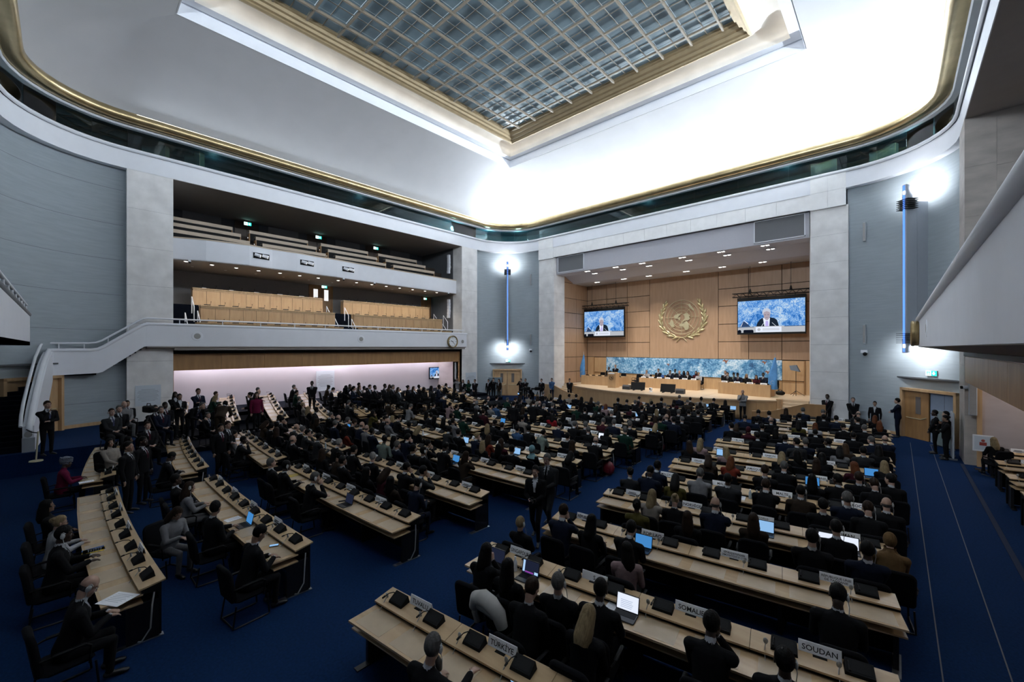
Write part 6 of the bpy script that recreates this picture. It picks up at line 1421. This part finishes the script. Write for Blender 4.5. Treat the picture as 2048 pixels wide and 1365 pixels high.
# monitors and wedges facing the stage
for k, (x, y, rz, lab) in enumerate(((-14.6, 30.0, R(195), 'black monitor leaning back at the left of the stage edge'), (-12.25, 29.9, R(188), 'black monitor leaning back in the middle of the stage edge'))):
    t = thing('stage_monitor', (x, y, ZS), lab, 'monitor', None, rz)
    b = MB(); b.hexa([(-.52, .0, .06), (.52, .0, .06), (.52, .06, .05), (-.52, .06, .05), (-.52, -.22, .62), (.52, -.22, .62), (.52, -.16, .62), (-.52, -.16, .62)]); b.build('cabinet', BLACK, t, local=True)
    MB().hexa([(-.49, -.012, .09), (.49, -.012, .09), (.49, -.006, .09), (-.49, -.006, .09), (-.49, -.218, .595), (.49, -.218, .595), (.49, -.212, .595), (-.49, -.212, .595)]).build('screen', mat('dim_screen', (.03, .04, .05), .2), t, local=True)
    for s in (-1, 1): MB().box((s*.3-.05, -.2, 0), (s*.3+.05, .22, .05)).build('foot', BLACK, t, local=True)
for x, y, lab in ((-15.6, 30.15, 'black wedge speaker left of the left stage monitor'), (-11.35, 29.95, 'black wedge speaker right of the middle stage monitor')):
    t = thing('wedge_speaker', (x, y, ZS), lab, 'speaker', None, R(185))
    MB().extr([(-.2, 0), (.2, 0), (.2, .22), (.08, .36), (-.2, .32)], (-.29, 0, 0), (0, 1, 0), (0, 0, 1), (.58, 0, 0)).build('cabinet', mat('charcoal_grille', (.03, .033, .04), .6), t, local=True)
    MB().box((-.24, .05, .24), (.24, .2, .25)).build('grille', GRILLE, t, local=True)
t = thing('robot_camera', (-13.45, 29.75, ZS), 'small white robot camera standing between the two stage monitors', 'camera')
MB().lathe([(0, 0), (.13, 0), (.12, .06), (.05, .08), (.05, .12)], n=12).build('base', WHITE, t, True, local=True); MB().rbox((-.1, -.09, .12), (.1, .1, .30), .03).build('head', WHITE, t, local=True); MB().cyl((-.02, -.09, .22), (-.03, -.14, .22), .055, n=10).build('lens', BLACK, t, local=True)
def flag(x, y, label, dz=0.):
    t = thing('flag', (x, y, ZS), label, 'flag')
    MB().lathe([(0, 0), (.2, 0), (.2, .03), (.03, .06)], n=14).build('base', GOLDF, t, True, local=True); MB().cyl((0, 0, .03), (0, 0, 2.75), .018, n=8).build('pole', mat('pale_flag_pole', (.55, .48, .36), .4), t, True, local=True)
    b = MB(); b.cyl((0, 0, 2.75), (0, 0, 2.92), .03, .004, 8); b.build('finial', STEEL, t, True, local=True)
    rows = []
    for k in range(12):
        z = 2.62-.19*k; w_ = .05+.25*sin(min(1., k/9)*pi*.5); row = []
        for i in range(14):
            a = 2*pi*i/14; rr = w_*(1+.22*sin(3*a+k*.5)); row.append((-.10*min(1, k/5)+rr*cos(a)*.85, -.02+rr*sin(a)*.55, z))
        rows.append(row)
    b = MB(); b.grid(rows, 0, True); b.build('cloth', BLUEF, t, 70, local=True)
    b = MB(); b.tube([(-.12+.09*cos(a), -.17-.0, 1.0+.10*sin(a)) for a in [2*pi*i/12 for i in range(13)]], .012, 4); b.build('printed_crest', mat('flag_white', (.5, .58, .66), .7), t, local=True)
flag(-21.35, 32.9, 'light blue flag hanging on a pole behind the left podium table')
flag(-5.9, 31.9, 'light blue flag on a pole at the right end of the right podium table')
t = thing('lighting_stand', (-5.05, 33.9, ZS), 'black stand with a pale folded lamp at the right rear of the stage', 'stand')
b = MB(); b.cyl((0, 0, 0), (0, 0, 1.85), .02, n=7)
for a in (.3, 2.4, 4.5): b.tube([(0, 0, .35), (.5*cos(a), .5*sin(a), .02)], .016, 5)
b.build('tripod', BLACKM, t, local=True); MB().hexa([(-.3, -.1, 1.75), (.2, -.1, 1.65), (.25, .1, 1.65), (-.25, .1, 1.75), (-.38, -.05, 2.05), (.02, -.05, 2.1), (.05, .05, 2.1), (-.35, .05, 2.05)]).build('lamp_head', mat('slate_blue_lamp', (.12, .15, .19), .5), t, local=True)
t = thing('black_bag', (-5.95, 33.8, ZS), 'black bag lying on the stage floor beside the lamp stand', 'bag'); MB().ell((0, 0, .14), (.3, .2, .16), 12, 8).build('sack', BLACK, t, True, local=True); MB().tube([(-.15, 0, .26), (0, 0, .4), (.15, 0, .26)], .015, 5).build('strap', BLACK, t, local=True)
for k, (x, y, rz, l) in enumerate(((-16.6, 33.6, 150, 'black empty chair right of the left podium table, rear'), (-16.1, 33.0, 140, 'black empty chair right of the left podium table, front'), (-6.35, 34.1, 185, 'black empty chair beside the light blue flag at right'), (-20.2, 34.0, 180, 'black chair behind the left podium table, first from left'), (-19.5, 34.05, 180, 'black chair behind the left podium table, second from left'), (-18.8, 34.0, 180, 'black chair behind the left podium table, third from left'), (-18.1, 34.05, 180, 'black chair behind the left podium table, fourth from left'))):
    chair(x, y, ZS, R(rz), l, 'stage chairs')
for x, l in ((-14.6, 'left'), (-13.65, 'right')):
    t = chair(x, 34.0, ZS, pi, 'blue backed chair behind the middle podium table, %s of two' % l, 'blue stage chairs')
    for c in t.children:
        if c.name.startswith('backrest'):
            c.data = c.data.copy(); c.data.materials[0] = mat('royal_blue_fabric', (.03, .09, .30), .8, noise=.1); c['label'] = 'royal blue backrest'
# people on the podium
def podium(u, code, pose, y, label, face=180, seat=True):
    r = ray(u, 700); y = min(y, 34.3); x = r.x/r.y*y
    if seat:
        person(x, y, ZS, R(face), code, pose, '', label, group='people on the podium'); chair(x, y+.02, ZS, R(face), 'black podium chair holding the %s' % ' '.join(label.split()[:10]), 'podium chairs')
    else: person(x, y, ZS, R(face), code, pose, '', label, group='people on the podium')
podium(1231, 'wK', 'stand', 31.75, 'silver haired speaker in dark suit standing behind the lectern', seat=False)
podium(1217, 'gKD', 'back', 33.75, 'grey haired person at the left podium table beside the lectern')
for u, c, p, y, l in ((1295, 'nW', 'chin', 33.55, 'blond woman in white at the left of the middle podium table'), (1316, 'vK', 'back', 34.45, 'dark haired man in the rear behind the blue chairs'), (1342, 'zN', 'chin', 33.6, 'man in black cap and navy suit at the middle podium table'), (1349.5, 'kKD', 'back', 34.4, 'man in black in the rear behind the capped man'),
        (1361, 'bN', 'fold', 33.7, 'bald man in navy suit at the middle podium table'), (1367, 'lK', 'back', 34.4, 'woman with black hair in the rear behind the bald man'), (1377, 'rK', 'chin', 33.75, 'woman in black with brown hair at the middle podium table'), (1391.5, 'lM', 'back', 34.4, 'woman in maroon in the rear near the end of the middle table'), (1398, 'uW', 'type', 33.75, 'blond woman in white jacket at the right end of the middle table'),
        (1450, 'gK', 'back', 34.3, 'grey haired man in the rear behind the right podium table'), (1456, 'vK', 'type', 33.3, 'man in white shirt and dark jacket at the right podium table'), (1469, 'oS', 'write', 34.3, 'woman in sage green in the rear behind the right podium table'), (1477, 'kND', 'write', 33.2, 'man in navy suit at the right podium table'), (1493.5, 'yK', 'turn', 33.15, 'blond woman in black at the right podium table'), (1514, 'qM', 'fold', 33.1, 'light brown haired woman in maroon at the right podium table'), (1526, 'kND', 'back', 33.9, 'man in dark suit and tie in the rear at the right podium table')):
    podium(u, c, p, y, l)
# ================================================================== THINGS ON THE DESKS
def at_desk(u, v, z=.76, lift=0.):
    p = onz(u, v, z); best = min(ROWD.values(), key=lambda r_: abs(p.y-(yrow(r_[1], p.x)+.25))+(0 if r_[2]-.2 < p.x < r_[3]+.2 else 9)+(9 if r_[0] == 'E' else 0))
    return p, best
LAPB = MB().rbox((-.165, -.23, 0), (.165, 0, .016), .006)
LAPB_M = LAPB.mesh('base', mat('dark_laptop', (.03, .031, .034), .35, .3))
LAPK = MB().box((-.145, -.13, .0162), (.145, -.02, .018)).mesh('keyboard', BLACK)
LAPL = MB().hexa([(-.165, 0, .012), (.165, 0, .012), (.165, .008, .014), (-.165, .008, .014), (-.165, .055, .235), (.165, .055, .235), (.165, .063, .235), (-.165, .063, .235)]).mesh('lid', mat('dark_laptop', (.03, .031, .034), .35, .3))
_sm = MB().hexa([(-.153, .0015, .028), (.153, .0015, .028), (.153, .0025, .028), (-.153, .0025, .028), (-.153, .0495, .226), (.153, .0495, .226), (.153, .0505, .226), (-.153, .0505, .226)])
SCRM = {k: _sm.mesh('screen', glow('screen_'+k, c, s)) for k, (c, s) in {'white': ((.62, .78, 1), 1.0), 'blue': ((.06, .26, .62), .9), 'dark': ((.012, .016, .035), 1), 'pale': ((.28, .52, .85), .95)}.items()}
def laptop(u, v, kind, label, extra=None, z=.765):
    p, row = at_desk(u, v, z+.13); s = slope_at(lambda q: yrow(row[1], q), p.x)
    y = min(max(p.y, yrow(row[1], p.x)+.26), yrow(row[1], p.x)+.36)
    t = thing('laptop', (p.x, y, .7535+zd(p.x, 0)*(row[0] == 'D')), label, 'laptop', 'laptops on the desks', atan2(s, 1))
    link('base', LAPB_M, t); link('keyboard', LAPK, t); link('lid', LAPL, t); link('screen', SCRM[kind], t, label='glowing %s screen' % kind)
    if extra: extra(t)
    return t
def doc(t):
    b = MB()
    for k in range(7): b.hexa([(-.10, .0010, .0)]*0 or [(-.10, .008+.0062*k-.0025, .06+.022*k), (.06+.01*(k % 3), .008+.0062*k-.0025, .06+.022*k), (.06+.01*(k % 3), .008+.0062*k-.002, .06+.022*k), (-.10, .008+.0062*k-.002, .06+.022*k), (-.10, .0092+.0062*k-.0025, .065+.022*k), (.06+.01*(k % 3), .0092+.0062*k-.0025, .065+.022*k), (.06+.01*(k % 3), .0092+.0062*k-.002, .065+.022*k), (-.10, .0092+.0062*k-.002, .065+.022*k)])
    b.build('screen_lines', glow('screen_grey_text', (.25, .33, .5), 1), t, local=True)
def dark(t):
    def q(x0, x1, z0, z1, m, n): f = lambda z: .0015+(z-.028)*.2424-.002; MB().hexa([(x0, f(z0), z0), (x1, f(z0), z0), (x1, f(z0)+.0005, z0), (x0, f(z0)+.0005, z0), (x0, f(z1), z1), (x1, f(z1), z1), (x1, f(z1)+.0005, z1), (x0, f(z1)+.0005, z1)]).build(n, m, t, local=True)
    q(-.15, -.11, .05, .22, SCREENB, 'side_bar'); q(.08, .15, .045, .085, SCREENB, 'window_tile'); q(-.10, .06, .045, .065, glow('screen_violet', (.25, .05, .35), 1), 'wallpaper_band')
laptop(1263, 1198, 'white', 'tablet laptop with a white document on the SOMALIE row', doc); laptop(1075, 1127, 'dark', 'laptop with a dark desktop screen beside the SINGAPOUR plate', dark); laptop(1001, 1107, 'dark', 'laptop with dim blue screen left of the SINGAPOUR plate')
for u, v, k, l in ((1534, 1047, 'pale', 'laptop with blue screen beside the NOUVELLE-ZÉLANDE plate'), (1298, 1073, 'blue', 'laptop with blue screen behind the RDP LAO plate'), (1625, 962, 'blue', 'laptop with blue screen on the ISRAËL row'), (1657, 1063, 'white', 'left laptop of two before the man at the OMAN plate'), (1701, 1068, 'white', 'right laptop of two before the man at the OMAN plate'),
        (911, 917, 'blue', 'laptop with blue picture screen on the fifth middle-block row'), (990, 896, 'white', 'laptop with pale screen before the woman in rust red'), (1018, 906, 'pale', 'laptop with pale blue screen on the sixth middle-block row'), (912, 884, 'pale', 'laptop with thin blue screen beside the man in dark grey'), (995, 843, 'blue', 'laptop with bright blue windows in the middle block'),
        (500, 1035, 'blue', 'tablet with blue screen on the second left-middle row'), (640, 1013, 'dark', 'black laptop before the woman in teal'), (1228, 841, 'pale', 'laptop glowing blue beside the grey haired man, middle block front'), (1222, 866, 'white', 'laptop before the man in navy at the CANADA row'), (1264, 833, 'pale', 'laptop with blue screen, middle block near the stage, left'),
        (1315, 862, 'pale', 'laptop with blue screen right of the CANADA plate'), (1303, 824, 'white', 'laptop with white screen, middle block near the stage, centre'), (1410, 813, 'pale', 'laptop with pale screen in the row before the stage, left'), (1460, 818, 'pale', 'laptop with pale screen at the aisle end before the stage'), (1200, 823, 'pale', 'laptop with blue screen before the woman in pink'), (1443, 905, 'pale', 'laptop with pale blue screen beside the FINLANDE plate'), (1743, 945, 'blue', 'laptop with dim blue screen beside the GRÈCE plate'), (1145, 812, 'pale', 'laptop with blue lid screen at the front left of the middle block'), (683, 855, 'blue', 'laptop with blue screen beside the woman in rust red top')):
    laptop(u, v, k, l)
p = onz(1170, 1286, .74); t = thing('tablet', (p.x, p.y, .66), 'bright white tablet on the lap of the blond woman behind the SOMALIE row', 'tablet', None, R(20))
MB().hexa([(-.10, -.01, 0), (.10, -.01, 0), (.10, 0, 0), (-.10, 0, 0), (-.10, .09, .26), (.10, .09, .26), (.10, .10, .26), (-.10, .10, .26)]).build('body', BLACK, t, local=True)
MB().hexa([(-.092, -.0085, .012), (.092, -.0085, .012), (.092, -.0065, .012), (-.092, -.0065, .012), (-.092, .0835, .252), (.092, .0835, .252), (.092, .0855, .252), (-.092, .0855, .252)]).build('screen', glow('screen_white', (.62, .78, 1), 1), t, local=True)
NPAP = [0]
def paper(u, v, label, w_=.21, h_=.30, rz=None, z=.7545, m=None, n=1):
    p, row = at_desk(u, v, .755); y0 = yrow(row[1], p.x); y = min(max(p.y, y0+.14), y0+.30)
    rz = atan2(slope_at(lambda q: yrow(row[1], q), p.x), 1)+(random.uniform(-.3, .3) if rz is None else rz)
    t = thing('paper_sheet', (p.x, y, z+zd(p.x, 0)*(row[0] == 'D')), label, 'paper', 'papers on the desks', rz)
    MB().box((-w_/2, -h_/2, 0), (w_/2, h_/2, .004)).build('sheet', m or PAPER, t, local=True)
    b = MB()
    for k in range(6): b.box((-w_*.36, h_*(.34-.11*k)-.006, .0041), (w_*(.36-.06*(k % 3)), h_*(.34-.11*k), .0045))
    b.build('print_lines', mat('grey_print', (.30, .33, .38), .7), t, local=True); return t
paper(236, 1199, 'large white sheet at the desk corner nearest the left aisle', .40, .32, .5)
for u, v, l in ((803, 964, 'white sheet on the third middle-block row, left one'), (828, 976, 'white sheet on the third middle-block row, right one'), (466, 1039, 'open white notebook beside the blue tablet'), (170, 1105, 'blue folder on the nearest left desk'), (155, 1110, 'yellow folder on the nearest left desk'), (1203, 1052, 'big white sheet before the woman with long black hair, RDP LAO row'), (838, 872, 'white sheets at the aisle desk end, fifth middle-block row'), (1545, 962, 'open white notebook on the ISRAËL row'), (1690, 985, 'white sheet before the man at the MAROC plate'), (1466, 975, 'white notebook beside the MALDIVES plate'),
        (1493, 985, 'white sheet on the MALDIVES row'), (590, 951, 'yellow sheet on the desk behind the bald man'), (1250, 1195, 'white sheet under the tablet laptop edge'), (756, 884, 'white card on the fourth middle-block row'), (150, 968, 'white sheets before the woman in pink headwrap'), (460, 880, 'pale papers on the left-middle desk with yellow green chair'), (1087, 915, 'white sheet before the woman in the teal scarf'), (1015, 882, 'white sheet before the man seated in dark brown hair'), (1040, 881, 'loose white sheet on the sixth middle-block row'), (1335, 834, 'white sheet near the stage, middle block'), (1640, 905, 'white sheet on the COMORES row')):
    m = None
    if 'blue folder' in l: m = mat('blue_folder', (.03, .10, .32), .6)
    if 'yellow' in l and 'chair' not in l: m = mat('yellow_folder', (.60, .42, .03), .6)
    paper(u, v, l, m=m)
def phone(u, v, label, z=.757, lit=True):
    p, row = at_desk(u, v, z); t = thing('phone', (p.x, p.y, z if not lit else z), label, 'phone', 'phones', random.uniform(-.5, .5))
    MB().rbox((-.04, -.08, 0), (.04, .08, .010), .003).build('body', BLACK, t, local=True); MB().box((-.036, -.074, .0101), (.036, .074, .0108)).build('screen', SCRM['pale'].materials[0] if lit else BLACK, t, local=True)
for u, v, l, lit in ((1232, 1199, 'lit phone left of the tablet laptop', True), (1225, 1066, 'black phone on the RDP LAO row, left', False), (1300, 1085, 'black phone on the RDP LAO row, right', False), (1537, 1300, 'lit phone beside the man at the SOUDAN plate, left', True), (1585, 1316, 'pale phone beside the man at the SOUDAN plate, right', True), (1035, 1362, 'phone at the bottom desk edge', True), (684, 1003, 'black phone on the SEYCHELLES desk', False), (548, 1092, 'lit phone at the aisle corner of the left-middle desk', True)):
    phone(u, v, l, lit=lit)
def bottle(u, v, label, m=None):
    p, row = at_desk(u, v, .86); t = thing('bottle', (p.x, min(p.y, yrow(row[1], p.x)+.36), .7535), label, 'bottle', 'bottles and cups')
    MB().lathe([(0, 0), (.035, 0), (.035, .15), (.014, .19), (.014, .22)], n=12).build('body', m or mat('clear_bottle', (.35, .42, .46), .15), t, True, local=True); MB().cyl((0, 0, .22), (0, 0, .24), .016, n=10).build('cap', WHITE, t, local=True)
for u, v, l in ((1510, 980, 'steel bottle beside the short dark haired man, MALDIVES row'), (1051, 1118, 'white bottle between the two laptops, SINGAPOUR plate'), (722, 866, 'pale blue carton beside the woman in rust red top'), (1272, 830, 'blue bottle in the middle block near the stage'), (846, 867, 'white cup at the aisle desk of the fifth middle row'), (651, 892, 'clear bottle beside the camera bag'), (530, 795, 'blue bottle on the far left desk')):
    bottle(u, v, l, mat('blue_bottle', (.03, .12, .35), .3) if 'blue bottle' in l else (WHITE if 'white' in l else None))
def bag(x, y, label, m, s=1., z=0.):
    t = thing('bag', (x, y, z), label, 'bag')
    b = MB(); b.ell((0, 0, .2*s), (.2*s, .13*s, .21*s), 14, 9); b.build('sack', m, t, True, local=True)
    MB().tube([(-.1*s, 0, .38*s), (-.05*s, 0, .55*s), (.05*s, 0, .55*s), (.1*s, 0, .38*s)], .012, 5).build('handle', BLACK, t, local=True); MB().box((-.08*s, -.135*s, .1*s), (.08*s, -.12*s, .2*s)).build('pocket', m, t, local=True)
REDB = mat('dark_red_leather', (.16, .012, .02), .4, noise=.2); p = onz(1216, 942, .15); bag(p.x, p.y, 'dark red bag on the aisle carpet beside an empty chair', REDB, 1.25); p = onz(1320, 896, .15); bag(p.x, p.y, 'smaller dark red bag on the aisle carpet further on', REDB, 1.0)
p = onz(893, 1278, .76); bag(-3.95, 2.95, 'black shoulder bag lying on the TUVALU desk', mat('black_leather', (.012, .012, .013), .35), .55, .752)
t = thing('coat', (-4.35, 4.35, .70), 'white quilted coat draped over an empty chair near the TUVALU desk', 'coat'); MB().tube([(-.27, -.19, .0), (-.19, -.21, .17), (-.03, -.22, .235), (.13, -.22, .21), (.26, -.20, .11), (.31, -.18, -.06)], [.075, .10, .115, .115, .105, .08], 12).tube([(-.16, -.17, .08), (.0, -.16, .12), (.18, -.17, .06)], [.09, .12, .09], 10).build('body', mat('white_quilt', (.50, .49, .46), .8, noise=.15), t, True, local=True); MB().tube([(-.22, -.2, .12), (-.26, -.18, -.08), (-.22, -.16, -.22)], [.06, .05, .045], 8).build('sleeve', mat('white_quilt', (.5, .49, .46), .8), t, True, local=True)
# television cameras on tripods
def tv_camera(x, y, z, rz, label, hh=1.35):
    t = thing('television_camera', (x, y, z), label, 'camera', None, rz)
    b = MB()
    for a in (.5, 2.6, 4.7): b.tube([(0, 0, hh-.1), (.45*cos(a), .45*sin(a), 0)], .022, 6)
    b.build('tripod', BLACKM, t, local=True); MB().rbox((-.09, -.25, hh), (.09, .22, hh+.24), .03).build('body', BLACK, t, local=True); MB().cyl((0, .2, hh+.12), (0, .48, hh+.12), .06, .075, 12).build('lens', BLACK, t, True, local=True); MB().rbox((-.16, -.2, hh+.14), (-.1, .02, hh+.24), .01).build('viewfinder', BLACK, t, local=True); MB().tube([(0, -.1, hh+.24), (0, -.08, hh+.33), (0, .12, hh+.33), (0, .14, hh+.24)], .014, 5).build('handle', BLACK, t, local=True)
p = onz(297, 823, 2.2); tv_camera(p.x, p.y, .8, R(-70), 'television camera on a tripod by the left pillar')
for k, (u, v, l) in enumerate(((1054, 777, 'television camera on a tripod right of the double door, left one'), (1075, 777, 'television camera on a tripod right of the double door, right one'))): p = onz(u, v, 1.5); tv_camera(p.x, p.y, 0, R(150), l)
t = thing('tripod_stand', (-19.9, 18.9, 0), 'tall black camera monopod standing in the middle block', 'stand'); p = onz(1040, 835, .9); t.location = (p.x, p.y, 0)
b = MB(); b.cyl((0, 0, .2), (0, 0, 2.05), .03, n=8)
for a in (.5, 2.6, 4.7): b.tube([(0, 0, .3), (.3*cos(a), .3*sin(a), .02)], .018, 5)
b.build('pole', BLACKM, t, local=True); MB().rbox((-.08, -.12, 2.05), (.08, .12, 2.25), .02).build('camera_head', BLACK, t, local=True); MB().box((-.05, -.125, 2.1), (.05, -.121, 2.18)).build('display', SCRM['pale'].materials[0], t, local=True)
# free standing boards, barrier post, information easel
def board(x, y, z, rz, w_, h_, label, m):
    t = thing('free_standing_board', (x, y, z), label, 'board', None, rz); MB().rbox((-w_/2, -.03, .06), (w_/2, .03, h_), .015).build('panel', m, t, local=True)
    for s in (-1, 1): MB().box((s*w_*.4-.03, -.25, 0), (s*w_*.4+.03, .12, .06)).build('foot', STEEL, t, local=True)
board(-27.45, 27.35, 0, R(62), 1.3, 1.75, 'grey blue free standing screen left of the double door', mat('grey_blue_board', (.15, .20, .23), .7))
board(1.55, 27.0, 0, R(-62), 1.1, 1.65, 'grey green free standing screen right of the half open door', mat('grey_green_board', (.20, .25, .25), .7))
board(1.66, 24.75, 0, R(-90), .9, 1.9, 'narrow white panel leaning at the right pillar', mat('pale_board', (.45, .48, .52), .7))
t = thing('barrier_post', (-21.5, -.75, .8), 'brass barrier post with dark rope at the foot of the staircase', 'barrier'); p = onz(72, 922, .82); t.location = (p.x, p.y, .8)
MB().lathe([(0, 0), (.17, 0), (.16, .03), (.03, .05)], n=14).build('base', GOLDF, t, True, local=True); MB().cyl((0, 0, .04), (.03, .05, .98), .022, n=8).build('pole', GOLDF, t, True, local=True); MB().tube([(.03, .05, .93), (-.5, -.1, .90), (-1.2, -.25, .92)], .018, 6).build('rope', BLACKM, t, local=True)
t = thing('information_easel', (2.55, 23.4, 0), 'white notice on a stand with red print by the pink wall at right', 'sign'); p = onz(1966, 890, .95); t.location = (p.x, p.y, 0)
MB().box((-.26, -.02, .70), (.26, .02, 1.30)).build('frame', PAPER, t, local=True); MB().box((-.22, -.024, .76), (.22, -.02, 1.26)).build('sheet', mat('notice_paper', (.62, .68, .74), .7), t, local=True)
b = MB(); b.ell((0, -.026, 1.10), (.05, .004, .05), 10, 5); b.box((-.09, -.028, .92), (.09, -.025, 1.04)); b.build('red_print', mat('red_print', (.35, .06, .05), .6), t, local=True); b = MB(); b.cyl((0, .03, 0), (0, .03, .9), .015, n=6).box((-.2, -.12, 0), (.2, .15, .02)); b.build('stand', BLACKM, t, local=True)
p = onz(1976, 868, 1.45)
# ================================================================== FAR CROWD
# past 300 seated people / chairs: the smallest (farthest) ones become one object each
def merge_far(objs, name, keep, label, cat, shift):
    objs = sorted(objs, key=lambda o: -(o.location.x**2+o.location.y**2)); n = len(objs)-keep+shift
    if n < 2: return
    parts = []; kill = []
    for o in objs[:n]:
        kill.append(o); parts += [c for c in [o]+list(o.children) if c.type == 'MESH']; kill += list(o.children)
    bpy.context.view_layer.update()
    vs, idx, tot, mi, mats = [], [], [], [], []; nv = 0
    for p in parts:
        me = p.data; k = len(me.vertices); a = np.empty(k*3, np.float32); me.vertices.foreach_get('co', a); M = np.array(p.matrix_world)
        vs.append(a.reshape(-1, 3)@M[:3, :3].T+M[:3, 3]); l = np.empty(len(me.loops), np.int32); me.loops.foreach_get('vertex_index', l); idx.append(l+nv); nv += k
        t_ = np.empty(len(me.polygons), np.int32); me.polygons.foreach_get('loop_total', t_); tot.append(t_)
        m_ = np.empty(len(me.polygons), np.int32); me.polygons.foreach_get('material_index', m_); lut = []
        for sl in p.material_slots:
            if sl.material not in mats: mats.append(sl.material)
            lut.append(mats.index(sl.material))
        mi.append(np.array(lut or [0])[m_])
    vs, idx, tot, mi = np.concatenate(vs), np.concatenate(idx), np.concatenate(tot), np.concatenate(mi)
    me = bpy.data.meshes.new(name); me.vertices.add(len(vs)); me.vertices.foreach_set('co', vs.astype(np.float32).ravel())
    me.loops.add(len(idx)); me.loops.foreach_set('vertex_index', idx); me.polygons.add(len(tot))
    me.polygons.foreach_set('loop_start', np.concatenate([[0], np.cumsum(tot)[:-1]]).astype(np.int32))
    for m in mats: me.materials.append(m)
    me.polygons.foreach_set('material_index', mi.astype(np.int32)); me.polygons.foreach_set('use_smooth', [True]*len(tot)); me.update(); me.validate()
    link(name, me, None, label=label, cat=cat, kind='stuff')
    for o in kill: bpy.data.objects.remove(o)
ppl = [o for o in PEOPLE if o.get('group') == 'seated delegates']; chs = [o for o in CHAIRS if o.get('group') in ('occupied conference chairs', 'empty conference chairs')]
merge_far(ppl, 'seated_crowd', 300, 'dense crowd of tiny seated delegates in the rows nearest the stage', 'crowd', len(PEOPLE)-len(ppl))
merge_far(chs, 'far_chairs', 300, 'mass of black chairs under the crowd in the rows nearest the stage', 'chairs', len(CHAIRS)-len(chs))
